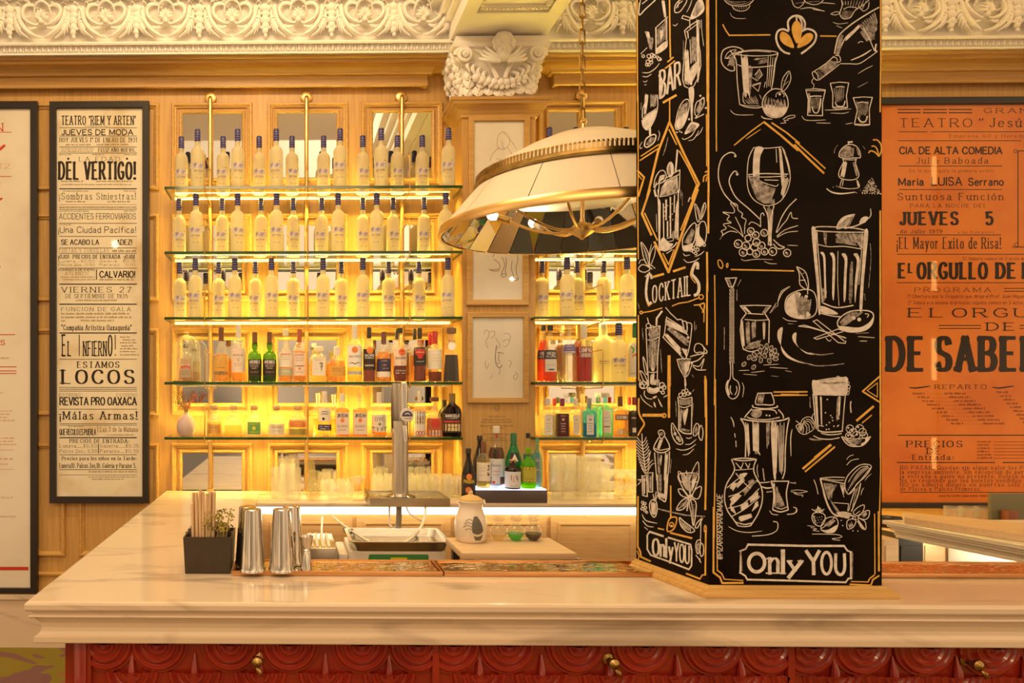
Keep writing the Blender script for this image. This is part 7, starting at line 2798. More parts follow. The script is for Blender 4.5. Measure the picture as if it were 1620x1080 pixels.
B(4, 946, 17, 621, 'tall', 'tall teal bottle standing behind the aqua gin bottle', y=4.04, glass=AQUAG, cap='flat', capm=GL, group=G5R)
B(4, 957.5, 20.5, 621, 'square', 'tall aqua square gin bottle with white label', glass=AQUAG, cap='flat', capm=CAPW, sq=.7, ay=.8, group=G5R, labels=[(.10, .60, 1.2, WHITEL, [('c', .5, .14, .16, PINKL), ('s', .2, .8, .34, .04, SLATE), ('s', .2, .8, .5, .04, SLATE), ('r', .05, .70, .95, .76, INKF), ('r', .1, .8, .9, .98, CREAML)])])
B(4, 981, 20.5, 627, 'square', 'square amber almond liqueur bottle with brown cap', cap='long', capm=CAPBR, sq=.8, group=G5R, liquid=WHISKY, fill=.66,
  labels=[(.42, .56, 1.75, BROWNL, [('t', 'DISARONNO', .06, .94, .2, .8, .17, CREAML)]), (.06, .2, 1.3, AMBERL, [('r', .1, .1, .3, .9, CREAML), ('r', .38, .1, .58, .9, CREAML), ('r', .66, .1, .9, .9, GOLDL)], 'lower_label')])
B(4, 996, 15, 628, 'rum', 'dark bottle with red cap, rear one beside the pillar', y=4.04, cap='screw', capm=CAPR, group=G5R, liquid=BLACKSP, fill=.66)
B(4, 1004, 20.5, 628, 'rum', 'dark liqueur bottle with red and black cap beside the pillar', cap='screw', capm=mat('dark_red_cap', (.30, .02, .03), .4), group=G5R, liquid=BLACKSP, fill=.66,
  labels=[(.10, .58, 1.3, BLACKL, [('s', .15, .85, .25, .1, WHITEL), ('r', .3, .72, .8, .96, WHITEL)])])

# ================================================================ lit black plinth with bottles, on the back counter
PYB = YBC + .012
plx0, plx1 = PX(752, PYB), PX(866, PYB)
plz = ZY(773, PYB) - ZC
pln = thing('bottle_plinth', 'low dark plinth with a glowing white top on the back counter', 'plinth', ((plx0 + plx1) / 2, PYB, ZC + .0005))
pw_ = (plx1 - plx0) / 2
MB().box(-pw_, pw_, 0, .21, 0, plz - .006, b=.002).build('body', mat('dark_plinth', (.10, .08, .085), .3), pln)
MB().box(-pw_ + .004, pw_ - .004, .004, .206, plz - .006, plz).build('lit_top', glow('plinth_light', (.74, .78, 1.0), 2.4), pln)
PZZ = ZC + plz + .001
def Pb(px, wpx, top, dy, kind, label, z=PZZ, **k):
    y = PYB + dy
    return bottle(kind, label, PX(px, y), y, z, ZY(top, y) - z, wpx / F * y, group=k.pop('group', 'bottles on the lit plinth'), **k)
Pb(741, 22, 708.5, .03, 'slope', 'black passion fruit liqueur bottle with yellow lettering, standing beside the plinth', z=ZC + .0005, glass=BROWNG, cap='short', capm=CAPK, group='bottles round the plinth',
   labels=[(.16, .52, 1.35, BLACKL, [('c', .5, .10, .16, ORANGEL), ('t', 'PASSOA', .06, .94, .26, .42, .17, YELLOWL), ('c', .45, .78, .17, ORANGEL), ('c', .62, .88, .12, PINKL)])])
Pb(759, 21, 688.5, .145, 'slope', 'tall dark wine red bottle at the back left of the plinth', glass=BROWNG, cap='short', capm=CAPK)
Pb(765, 21.5, 698, .05, 'tall', 'whisky bottle with large cream label and brush lettering on the plinth', cap='long', capm=CAPBR, liquid=PALESP, fill=.62,
   labels=[(.16, .56, 1.45, CREAML, [('l', [(.72, .2), (.86, .16), (.80, .34)], .05, INK), ('l', [(.70, .40), (.90, .36)], .05, INK), ('l', [(.78, .50), (.74, .66), (.88, .62), (.84, .74)], .05, INK), ('s', .1, .55, .3, .03, INKF), ('s', .1, .55, .45, .03, INKF), ('s', .1, .5, .7, .03, INKF)])])
Pb(785, 26, 673.5, .15, 'round', 'large clear bottle with red collar at the back of the plinth', cap='cork', capm=CAPW, liquid=DARKSP, fill=.64, labels=[(.16, .46, 1.2, WHITEL, [('s', .2, .8, .4, .06, SLATE)]), (.80, .88, .34, CAPR, (), 'collar')])
Pb(784, 14, 709.5, .04, 'square', 'small clear bottle with dark cap and pink print on the plinth', cap='long', capm=CAPK, liquid=clear('ice_spirit', (.86, .92, .98), (1, 1, 1), 1.1, .1, (.7, .78, .9), .2), fill=.6, labels=[(.12, .56, 1.2, mat('ice_label', (.72, .74, .84), .6), [('s', .1, .9, .3, .06, REDL), ('s', .1, .9, .5, .05, SLATE), ('r', .1, .85, .4, .98, REDL)])])
Pb(812.5, 25, 684.5, .125, 'slope', 'emerald green gin bottle with black banded neck on the plinth', glass=TEALG, cap='long', capm=CAPG, labels=[(.46, .64, .7, BLACKL, [('f', [(.5, .1), (.85, .9), (.15, .9)], WHITEL), ('s', .3, .7, .95, .08, WHITEL)])], liquid=clear('emerald_gin', (.05, .60, .25), (1, 1, 1), 1.1, .1, (.02, .42, .16), .4), fill=.42)
Pb(811, 24.5, 726, .03, 'wide', 'small black apothecary bottle with wide white label on the plinth', glass=BROWNG, cap='cork', capm=CORK,
   labels=[(.05, .60, 1.45, mat('frost_label', (.80, .80, .90), .6), [('l', [(.35, .2), (.34, .55)], .03, BROWNL), ('l', [(.5, .2), (.48, .6), (.55, .65)], .03, ORANGEL), ('l', [(.62, .2), (.7, .5)], .03, BROWNL), ('l', [(.75, .25), (.74, .6)], .03, BROWNL), ('s', .3, .8, .9, .04, INKF)])])
Pb(836, 23.5, 707.5, .04, 'rum', 'yellow green herbal liqueur bottle with brown and gold label on the plinth', cap='short', capm=CHARTR, liquid=CHARTR, fill=.78, glass=clear('lime_glass', (.75, .97, .35), (1, 1, 1), 1.4, .03),
   labels=[(.16, .54, 1.4, mat('olive_gold_label', (.52, .50, .06), .6), [('r', .02, .0, .98, .18, BROWNL), ('t', 'CHARTREUSE', .06, .94, .04, .14, .15, YELLOWL), ('r', .02, .18, .06, .98, BROWNL), ('r', .94, .18, .98, .98, BROWNL), ('r', .02, .92, .98, .98, BROWNL), ('s', .2, .8, .8, .05, BROWNL)])])
Pb(835.5, 16, 684.5, .15, 'tall', 'clear bottle with black cap behind the yellow green liqueur', cap='short', capm=CAPK, liquid=BLUEG, fill=.6)
Pb(850, 15, 692.5, .09, 'flask', 'pale blue slim bottle with curved top at the right end of the plinth', glass=AQUAG, cap='short', capm=AQUAG, labels=[(.10, .72, .5, mat('grey_blue_label', (.22, .26, .36), .6), [('s', .1, .9, .3, .05, WHITEL), ('s', .1, .9, .6, .05, WHITEL)])])
# ================================================================ things on the marble bar
COPPER = noisy('copper', (.62, .30, .12), (.74, .40, .18), (1, 20, 20), 8, 3, .28, metal=1.0)
BRONZE = noisy('bronze_slats', (.84, .70, .46), (.95, .84, .60), (3, 1, 1), 12, 3, .10, metal=1.0)

def drip_mat(px0, px1, label, inset=0.0):
    yf = PZ(600, 911.5, ZC).y
    yb = CBK - .002
    x0, x1 = PX(px0, yf), PX(px1, yf)
    r = thing('drip_mat', label, 'bar mat', ((x0 + x1) / 2, yf, ZC + .0005), 0, 'copper edged drip mats along the bar')
    w, d = (x1 - x0) / 2 - .001, yb - yf
    q = MB()
    q.box(-w, w, 0, .007, 0, .016, b=.0015).box(-w, w, d - .007, d, 0, .016, b=.0015).box(-w, -w + .007, .007, d - .007, 0, .016).box(w - .007, w, .007, d - .007, 0, .016).box(-w + .004, w - .004, .004, d - .004, 0, .004)
    q.build('tray', COPPER, r)
    s = MB()
    rm = random.Random(int(px0))
    n = 14
    for i in range(n):
        y = .012 + (d - .026) * i / (n - 1)
        x = -w + .010
        while x < w - .012 - inset:
            l = min(rm.uniform(.018, .045), w - .010 - inset - x)
            M = Matrix.Translation((x + l / 2, y, .0085)) @ Matrix.Rotation(rm.uniform(-.045, .03), 4, 'X') @ Matrix.Rotation(rm.uniform(-.03, .03), 4, 'Y')
            s.box(-l / 2 + .0008, l / 2 - .0008, -.0048, .0048, -.003, .003, M=M)
            x += l
    s.build('slats', BRONZE, r)
    return r
drip_mat(366, 701.5, 'copper edged drip mat under the steel shakers')
drip_mat(702.5, 1040, 'copper edged drip mat reaching to the pillar foot', .03)
drip_mat(1392, 1800, 'copper edged drip mat right of the pillar')
MT = ZC + .0135

def shaker(px, py, label, h=.203, y=None):
    p = PZ(px, py, MT)
    r = thing('cocktail_shaker', label, 'shaker', (p.x, p.y, MT), 0, 'upturned steel cocktail shakers')
    MB().lathe([(.0435, 0), (.0445, .002), (.0435, .005), (.0415, .012), (.0405, .03), (.0300, h - .006), (.0295, h - .002), (.027, h)], 48, caps=(True, True)).build('tin', STEEL, r)
    MB().lathe([(.0438, .004), (.0446, .0065), (.0438, .009)], 48, caps=(False, False)).build('rolled_rim', CHROME, r)
    return r
shaker(399, 902, 'steel shaker tin upside down, front one on the left')
shaker(446, 902, 'steel shaker tin upside down, front one beside the jigger')
shaker(392, 891.5, 'steel shaker tin upside down, behind the left front one', .197)
shaker(461, 890.5, 'steel shaker tin upside down, behind the right front one', .197)
p = PZ(484.5, 901.5, MT)
jg = thing('jigger', 'small hourglass steel jigger beside the shakers', 'jigger', (p.x, p.y, MT))
MB().lathe([(.0205, 0), (.0205, .002), (.0125, .056), (.0085, .066), (.0095, .070), (.0190, .084), (.0240, .111), (.0248, .112), (.0235, .112), (.017, .086), (.002, .076)], 36, caps=(True, False)).build('double_cone', STEEL, jg)
MB().lathe([(.0095, .064), (.0110, .067), (.0095, .070)], 36, caps=(False, False)).build('waist_ring', CHROME, jg)

# black caddy with straws and dried flowers
p = PZ(328, 908, ZC)
cd = thing('bar_caddy', 'black open box holding straws and dried flowers on the marble', 'caddy', (p.x, p.y, ZC + .0005))
CADM = mat('black_leatherette', (.042, .027, .014), .5)
hw, hd, hh = .080, .165, .121
q = MB()
def wallq(a, b, t, inn):
    pass
bw, bd = hw - .006, hd - .006
outer0 = [(-bw, .004), (bw, .004), (bw, bd), (-bw, bd)]
outer1 = [(-hw, 0), (hw, 0), (hw, hd), (-hw, hd)]
i0 = [(-bw + .005, .009), (bw - .005, .009), (bw - .005, bd - .005), (-bw + .005, bd - .005)]
i1 = [(-hw + .005, .005), (hw - .005, .005), (hw - .005, hd - .005), (-hw + .005, hd - .005)]
vs = [(a, b, 0) for a, b in outer0] + [(a, b, hh) for a, b in outer1] + [(a, b, hh) for a, b in i1] + [(a, b, .006) for a, b in i0]
fs = [(3, 2, 1, 0), (12, 13, 14, 15)]
for k in range(3):
    for i in range(4):
        j = (i + 1) % 4
        fs.append((k * 4 + i, k * 4 + j, k * 4 + 4 + j, k * 4 + 4 + i))
q.add(vs, fs)
q.box(-hw + .006, hw - .006, .078, .082, .006, .092).box(-.012, -.008, .006, .160, .006, .092)
q.build('box', CADM, cd)
seam = MB()
for x in (-.033, .017):
    seam.box(x - .0006, x + .0006, -.0006 + .002, .004, .01, hh - .004)
seam.build('seam', mat('leatherette_seam', (.055, .040, .028), .5), cd)
STRAW = noisy('kraft_wrapper', (.60, .40, .22), (.74, .54, .34), (40, 40, 2), 5, 3, .8)
base = Vector(cd.location)
rs = random.Random(9)
for k in range(17):
    x = -.048 + .010 * (k % 7) + rs.uniform(-.002, .002)
    y = .030 + .015 * (k // 7) + rs.uniform(-.003, .003)
    L = .262 - .010 * rs.random() - (.04 if k in (0, 14) else 0)
    tx, ty = (x + .020) * .22, (y - .05) * .2
    r = thing('wrapped_straw', f'paper wrapped straw standing in the black caddy, {ORD[k]} from the left of the bundle', 'straw', base + Vector((x, y, .007)), 0, 'paper wrapped straws in the caddy')
    s = MB().tube([(0, 0, 0), (tx * .5, ty * .5, L * .5), (tx, ty, L)], .0048, 8)
    s.build('wrapper', STRAW, r)
# one short leaning straw behind
FLW = mat('dried_yellow_flower', (.42, .34, .06), .8)
FLS = mat('dried_stem', (.50, .42, .16), .8)
st, hdz, dk = MB(), MB(), MB()
for k in range(34):
    x = rs.uniform(.006, .056)
    y = rs.uniform(.015, .072)
    h = rs.uniform(.135, .20)
    tip = (x + (x - .03) * .30 + rs.uniform(-.012, .014), y + rs.uniform(-.02, .03), h)
    pts = smooth([(x, y, .01), (x + rs.uniform(-.004, .004), y, .08), ((x + tip[0]) / 2, y, h * .7), tip], 3)
    st.tube(pts, .0010, 4)
    for j in range(9):
        c = Vector(tip) + Vector((rs.uniform(-1, 1) * .013, rs.uniform(-1, 1) * .012, rs.uniform(-1.3, .6) * .017))
        (hdz if k % 4 else dk).lathe([(.001, -1), (.9, -.3), (1, .3), (.001, 1)], 5, M=Matrix.Translation(c) @ Matrix.Rotation(rs.uniform(0, 3), 4, 'Y') @ Matrix.Diagonal((.0034, .0034, .0040, 1)), caps=(False, False))
fb = thing('dried_flowers', 'bunch of dried yellow flowers standing in the black caddy', 'flowers', base + Vector((0, 0, .007)))
a = st.build('stems', FLS, fb); a['kind'] = 'stuff'
a = hdz.build('flower_heads', FLW, fb); a['kind'] = 'stuff'
a = dk.build('dark_seed_heads', mat('dark_seed', (.20, .13, .04), .8), fb); a['kind'] = 'stuff'
nk = thing('folded_napkins', 'dark folded napkins in the back left of the black caddy', 'napkins', base + Vector((-.044, .12, .006)))
q = MB()
for k in range(5):
    q.box(-.028, .022, -.03 + k * .011, -.022 + k * .011, 0, .118 + .006 * (k % 3), M=Matrix.Rotation(.06 * (k - 2), 4, 'Y'))
q.build('napkins', mat('dark_napkin', (.11, .085, .06), .9), nk)

# ================================================================ the well behind the bar
# oak stand with the jug and flasks
TZ = ZC - .03
tf, tb = PZ(740, 874.5, TZ).y, PZ(720, 850, TZ).y
tx0, tx1 = PZ(731, 874.5, TZ).x, PZ(912, 874.5, TZ).x
tb_ = thing('side_table', 'pale oak table with dark legs behind the bar, carrying jug and flasks', 'table', ((tx0 + tx1) / 2, tf, 0.013))
tw_ = (tx1 - tx0) / 2
MB().box(-tw_, tw_, 0, tb - tf, TZ - .013 - .026, TZ - .013, b=.002).build('table_top', PALEOAK, tb_)
DKL = mat('dark_steel_leg', (.035, .03, .03), .4)
for sx in (-1, 1):
    for yy in (.012, tb - tf - .05):
        MB().box(sx * (tw_ - .035) - .014, sx * (tw_ - .035) + .014, yy, yy + .03, 0, TZ - .0395).build('leg', DKL, tb_)
MB().box(-tw_ + .06, tw_ - .06, .03, tb - tf - .03, .74, .76).build('lower_shelf', PALEOAK, tb_)
MB().box(.22, .25, .012, .04, .80, TZ - .0395).build('bracket', mat('bracket_grey', (.25, .22, .24), .4), tb_)

jp = PZ(744.5, 855.5, TZ)
jug = thing('ceramic_jug', 'cream ceramic jug with lid and dark grey emblem on the oak table', 'jug', (jp.x, jp.y, TZ + .0005), -.25)
s_ = jp.y / F
JR = [(19.5, 0), (22.5, 4), (24.8, 14), (25.2, 24), (23.8, 34), (20.5, 44), (18.2, 52), (18.2, 58), (19.8, 63), (19.4, 64)]
JR = [(a * s_, b * s_) for a, b in JR]
jb = MB().lathe(smooth(JR, 3), 40)
jb.lathe([(.012, -.002), (.010, .004), (.002, .006)], 10, M=Matrix.Translation((20 * s_, 0, 62 * s_)) @ Matrix.Rotation(pi / 2, 4, 'Y'))
jb.build('body', mat('cream_ceramic', (.80, .70, .58), .25), jug)
MB().lathe([(18.6 * s_, 64 * s_), (18.4 * s_, 66 * s_), (13 * s_, 70 * s_), (5 * s_, 72.5 * s_), (3.4 * s_, 74 * s_), (3.2 * s_, 76 * s_), (.001, 77 * s_)], 32).build('lid', mat('straw_lid', (.62, .42, .16), .6), jug)
def on_jug(u, v):
    """u: px to the right of the axis, v: px up"""
    rr = JR[-1][0]
    for (r0, z0), (r1, z1) in zip(JR, JR[1:]):
        if z0 <= v * s_ <= z1:
            rr = r0 + (r1 - r0) * (v * s_ - z0) / (z1 - z0)
    an = u / 24
    return Vector((sin(an) * rr * 1.02, -cos(an) * rr * 1.02, v * s_))
jp_ = Pen(on_jug)
for i in range(50):
    v = 6 + 36 * i / 49
    t = (v - 6) / 36
    c, hw_ = 12 - 3.5 * t, 8.6 * sqrt(max(.02, sin(pi * (.12 + .82 * t)) ** 1.3))
    for k in range(4):
        jp_.rect(c - hw_ + hw_ * k / 2, v - .5, c - hw_ + hw_ * (k + 1) / 2, v + .5, 0)
jp_.line([(-8, 34), (-3, 38), (4, 36)], 1.2, 1, curve=True)
jp_.line([(-10, 30), (-4, 33), (3, 31)], 1.2, 1, curve=True)
jp_.line([(-11, 25), (-5, 29), (3, 26)], 1.2, 1, curve=True)
jp_.line([(-8, 21), (-3, 24), (3, 22)], 1.0, 1, curve=True)
jp_.build('emblem', [mat('emblem_grey', (.13, .12, .10), .5), mat('emblem_lines', (.30, .24, .19), .5)], jug)
ew = Pen(lambda u, v: on_jug(u, v) + Vector((0, -.0006, 0)))
ew.line([(-2, 19), (6, 14), (14, 14), (21, 18)], 3.4, 0, curve=True)
ew.build('ribbon', mat('ribbon_cream', (.70, .62, .50), .5), jug)

for k, (px, liq, lab) in enumerate(((789, clear('pale_syrup', (.98, .90, .66), (1, 1, 1), 1.1, .1, (.85, .70, .40), .3), 'round glass flask of pale syrup, left one beside the jug'),
                                    (815.5, clear('green_syrup', (.30, .85, .25), (1, 1, 1), 1.1, .1, (.10, .62, .08), .6), 'round glass flask of bright green syrup in the middle'),
                                    (843.5, clear('brown_syrup', (.25, .12, .05), (1, 1, 1), 1.1, .1, (.10, .045, .018), .75), 'round glass flask of dark brown syrup at the right'))):
    p = PZ(px, 854.5, TZ)
    r = thing('syrup_flask', lab, 'flask', (p.x, p.y, TZ + .0005), 0, 'round syrup flasks on the oak table')
    R = 13.2 * s_
    MB().lathe([(R * .5, 0)] + [(R * sin(a), R * .93 - R * cos(a)) for a in (.55, .8, 1.1, 1.4, 1.7, 2.0, 2.3, 2.55)] + [(6.3 * s_, 24.5 * s_), (6 * s_, 27 * s_), (6 * s_, 31 * s_), (9.5 * s_, 33 * s_), (9.5 * s_, 34.5 * s_), (6.2 * s_, 36 * s_)], 28, caps=(True, False)).build('glass', GL, r)
    MB().lathe([(R * .46, .002)] + [(R * .95 * sin(a), R * .93 - R * .95 * cos(a)) for a in (.55, .8, 1.1, 1.35, 1.5)], 28).build('syrup', liq, r)
    MB().lathe([(5.2 * s_, 31 * s_), (5.4 * s_, 36.4 * s_), (8 * s_, 39 * s_), (9.3 * s_, 42.5 * s_), (8.2 * s_, 46 * s_), (4 * s_, 48.2 * s_), (.001, 48.6 * s_)], 22).build('stopper', GL, r)

# white machine with green panel and the steel basin on it
MZ = .834
mf = 3.08
mx0, mx1 = PX(552, mf), PX(705, mf)
mc = thing('ice_machine', 'white counter machine with green panel and yellow sticker behind the bar', 'machine', ((mx0 + mx1) / 2, mf, .013))
mw = (mx1 - mx0) / 2
MACH = mat('machine_white', (.74, .66, .56), .4)
MB().box(-mw, mw, 0, .30, 0, MZ - .013, b=.006).build('body', MACH, mc)
MB().box(-mw - .045, -mw - .001, .02, .28, .50, MZ - .03, b=.01).build('side_handle', MACH, mc)
MB().box(-mw - .035, -mw - .02, .012, .02, .70, MZ - .06).build('handle_slot', BLACKL, mc)
gx0, gx1 = PX(580, mf) - (mx0 + mx1) / 2, PX(678, mf) - (mx0 + mx1) / 2
gz1 = ZY(876, mf) - .013
MB().add([(gx0 - .015, -.001, gz1 - .12), (gx1, -.001, gz1 - .12), (gx1, -.001, gz1 - .004), (gx1 - .006, -.001, gz1), (gx0 + .012, -.001, gz1)], [(0, 1, 2, 3, 4)]).build('green_panel', mat('green_panel', (.05, .26, .07), .5), mc)
sx0, sx1 = PX(618, mf) - (mx0 + mx1) / 2, PX(644, mf) - (mx0 + mx1) / 2
MB().box(sx0, sx1, -.003, -.0015, gz1 - .08, ZY(881, mf) - .013).build('yellow_sticker', mat('yellow_sticker', (.80, .60, .03), .5), mc)
bs = thing('steel_basin', 'shallow stainless steel basin standing on the white machine', 'basin', (PX(629, 3.16), 3.06, MZ + .001))
bx = (PX(712, 3.06) - PX(549, 3.06)) / 2
def rr(w, d, cy, r, n=5):
    pts = []
    for (sx, sy, a0) in ((1, 1, 0), (-1, 1, pi / 2), (-1, -1, pi), (1, -1, 3 * pi / 2)):
        for i in range(n + 1):
            a = a0 + pi / 2 * i / n
            pts.append((sx * (w - r) + r * cos(a), cy + sy * (d - r) + r * sin(a)))
    return pts
loops = [(.90, .0, .14), (.94, .038, .15), (1.0, .040, .16), (1.0, .044, .16), (.93, .044, .15), (.88, .008, .14)]
n0 = None
q = MB()
vs = []
for (k, z, d) in loops:
    L = rr(bx * k, d, .16, .03)
    n0 = len(L)
    vs += [(a, b, z) for a, b in L]
fs = [(j * n0 + i, j * n0 + (i + 1) % n0, (j + 1) * n0 + (i + 1) % n0, (j + 1) * n0 + i) for j in range(len(loops) - 1) for i in range(n0)]
fs += [tuple(reversed(range(n0))), tuple(range((len(loops) - 1) * n0, len(loops) * n0))]
q.add(vs, fs, 0, True)
q.build('pan', STEELX, bs, sharp=30)

# drip tray and the beer column on the edge of the back counter
ty = 3.585
tx0, tx1 = PX(585, ty), PX(712, ty)
tz = ZC + .0006
dt = thing('beer_drip_tray', 'long stainless drip tray on the back counter under the beer column', 'tray', ((tx0 + tx1) / 2, ty, tz))
tw2 = (tx1 - tx0) / 2
tH = ZY(787.5, ty) - tz
q = MB().box(-tw2, tw2, 0, .008, ZY(801, ty) - tz, tH).box(-tw2, tw2, .27, .278, 0, tH).box(-tw2, -tw2 + .008, .008, .27, .0, tH).box(tw2 - .008, tw2, .008, .27, 0, tH).box(-tw2 + .008, tw2 - .008, .008, .27, tH - .016, tH - .010)
q.build('pan', STEELX, dt)
g = MB()
for i in range(22):
    x = -tw2 + .02 + i * (2 * tw2 - .04) / 21
    g.box(x - .003, x + .003, .02, .26, tH - .010, tH - .004)
g.build('grille', STEELX, dt)
SATIN = noisy('satin_steel', (.58, .53, .46), (.66, .61, .54), (30, 30, 1), 10, 3, .38, metal=1.0)
bt = thing('beer_tap', 'tall brushed steel beer column with slanted top, handle and round badge', 'beer tap', (PX(633, ty + .11), ty + .11, tz + tH - .003))
s2 = (ty + .11) / F
H0 = ZY(668, ty + .11) - (tz + tH - .003)
H1 = ZY(606, ty + .11) - (tz + tH - .003)
R = 12.6 * s2
q = MB().lathe([(R * 1.9, 0), (R * 1.9, .004), (R * 1.35, .010), (R, .014)], 40, caps=(True, False))
q.build('flange', CHROME, bt)
q = MB()
n = 40
vs, rings = [], []
for (zf, ang) in ((.012, 0), (H0 - .02, 0), (H0 + .01, .0)):
    vs += [(R * cos(2 * pi * i / n), R * sin(2 * pi * i / n), zf) for i in range(n)]
fs = [(j * n + i, j * n + (i + 1) % n, (j + 1) * n + (i + 1) % n, (j + 1) * n + i) for j in range(2) for i in range(n)]
q.add(vs, fs, 0, True)
# half shell rising behind, cut on a slant
top_ = []
for i in range(n):
    x, y = R * 1.05 * cos(2 * pi * i / n), R * 1.05 * sin(2 * pi * i / n)
    top_.append((x - .004, y, max(H0 - .03, min(H1, H0 + (y + R * .2) / (R * 1.0) * (H1 - H0) * 1.1)) - .012 * (x / R > 0.2) * 0))
q.add([(x, y, H0 - .055 + .03 * (y < 0) * 0) for (x, y, z) in top_] + top_, [(i, (i + 1) % n, n + (i + 1) % n, n + i) for i in range(n)], 0, True)
q.build('column', SATIN, bt)
q = MB().lathe([(R * .36, H0 - .02), (R * .40, H0 + .04), (R * .43, H1 - .02), (R * .40, H1 + .002), (R * .2, H1 + .008), (.001, H1 + .009)], 20, c=(R * .40, -R * .55, 0))
q.tube([(R * .40, -R * .5, H0 - .01), (R * .40, -R * 1.0, H0 - .02), (R * .46, -R * 1.15, H0 - .06), (R * .46, -R * 1.2, H0 - .10)], [R * .3, R * .3, R * .26, R * .22], 12)
q.build('tap_handle', CHROME, bt)
bz = ZY(656, ty + .08) - (tz + tH - .003)
M = Matrix.Translation((R * .62, -R * 1.45, bz)) @ Matrix.Rotation(pi / 2, 4, 'X')
MB().lathe([(R * .86, 0), (R * .86, .006), (R * .80, .009), (.001, .009)], 32, M=M).build('badge', mat('badge_white', (.72, .66, .62), .4), bt)
bp = Pen(lambda u, v: Vector((R * .62 + u * s2, -R * 1.45 - .0096, bz - v * s2)))
bp.fill([(-8.2, 2)] + [(-8.2 * cos(a), 1.5 - 8.2 * sin(a)) for a in [pi * i / 12 for i in range(1, 12)]] + [(8.2, 2)], 0)
bp.build('badge_print', NAVYL, bt)
bq = Pen(lambda u, v: Vector((R * .62 + u * s2, -R * 1.45 - .0100, bz - v * s2)))
bq.line([(-4, -1), (0, -4), (4, -1)], 1.2, 0, curve=True)
bq.disc(0, -3, 1.6, 0)
bq.scribble(-5, 5, 6, 2, 1)
bq.build('badge_emblem', [WHITEL, INKF], bt)
# pipes and hoses under the tray
yp = ty + .05
pp = thing('drain_pipe', 'grey drain pipe bending down below the beer drip tray', 'pipe', (PX(631, yp), yp, 0))
zq = ZY(800, yp)
MB().tube(smooth([(0, 0, zq), (0, 0, zq - .06), (-.004, 0, zq - .12), (-.012, -.01, ZY(834, yp)), (-.05, -.03, ZY(842, yp)), (-.16, -.05, ZY(845, yp)), (-.26, -.02, ZY(840, yp)), (-.28, .02, ZY(836, yp))], 5), [.016] * 21 + [.018] * 15, 12).build('pipe', mat('grey_pipe', (.26, .22, .16), .5), pp)
HOSE = mat('white_hose', (.82, .76, .66), .35)
for k, (pts, rad, lab) in enumerate((
        ([(523, 812, 3.62), (535, 824, 3.5), (560, 842, 3.35), (585, 857, 3.2), (600, 861, 3.15)], .0055, 'white hose curving from the left into the steel basin'),
        ([(673, 800, 3.62), (672, 820, 3.5), (660, 842, 3.35), (642, 857, 3.2), (622, 861, 3.15)], .0065, 'white hose curving from the right into the steel basin'),
        ([(616, 800, 3.63), (616, 815, 3.62), (616, 828, 3.61), (620, 833, 3.6)], .005, 'short white hose hanging left of the drain pipe'),
        ([(643, 802, 3.63), (648, 812, 3.62), (660, 820, 3.6), (668, 824, 3.6)], .004, 'thin white hose looping right of the drain pipe'))):
    P3 = [PY(a, b, y) for a, b, y in pts]
    o = MB().tube(smooth([tuple(v) for v in P3], 6), rad, 10).build('hose', HOSE)
    tag(o, lab, 'hose', 'white hoses behind the bar')
o = MB().tube(smooth([tuple(PY(a, b, y)) for a, b, y in ((510, 818, 3.68), (509, 840, 3.5), (511, 866, 3.2), (514, 890, 3.0))], 6), .005, 8).build('hose', HOSE)
tag(o, 'white hose hanging straight down behind the jigger', 'hose', 'white hoses behind the bar')
# steel rack of boards at the left of the well
sb = thing('steel_bin', 'ribbed steel bin with pale lid behind the jigger', 'bin', (PX(509, 3.0), 2.95, .013))
MB().box(-.06, .06, 0, .30, 0, ZY(862, 3.0) - .013, b=.004).build('body', STEELX, sb)
q = MB()
for i in range(4):
    q.box(-.05 + i * .025, -.038 + i * .025, .01, .29, ZY(862, 3.0) - .013, ZY(860, 3.0) - .013)
q.build('lid_ribs', mat('pale_plastic', (.75, .68, .56), .4), sb)

# ================================================================ glassware on the back counter
GLT = clear('tumbler_glass', (.995, .995, .99), (1, 1, 1), 1.5, .04, (.98, .95, .86), .16)
def tumbler(name, label, px, y, z, r0, r1, h, ribs=0, group=None):
    rt = thing(name, label, 'glass', (PX(px, y), y, z), 0, group)
    q = MB()
    n = 24 if not ribs else ribs * 2
    prof = [(r0, 0), (r0 * 1.01, .004), (r1, h), (r1 - .002, h), (r0 - .003, .010), (.001, .009)]
    q.lathe(prof, n)
    if ribs:
        for i, (x, yy, zz) in enumerate(q.v):
            if i < n * 3 and .003 < zz < h * .8:
                pass
        for i in range(ribs):
            a = 2 * pi * i / ribs
            q.tube([((r0 + .0004) * cos(a), (r0 + .0004) * sin(a), .008), ((r0 + (r1 - r0) * .8 + .0004) * cos(a), (r0 + (r1 - r0) * .8 + .0004) * sin(a), h * .8)], .0012, 4)
    q.build('bowl', GLT, rt)
    return rt
def dup(o, px, y, z, label, group=None):
    c = copy_tree(o)
    c.location = (PX(px, y), y, z)
    c['label'] = label
    if group:
        c['group'] = group
    return c
ZB = ZC + .0006
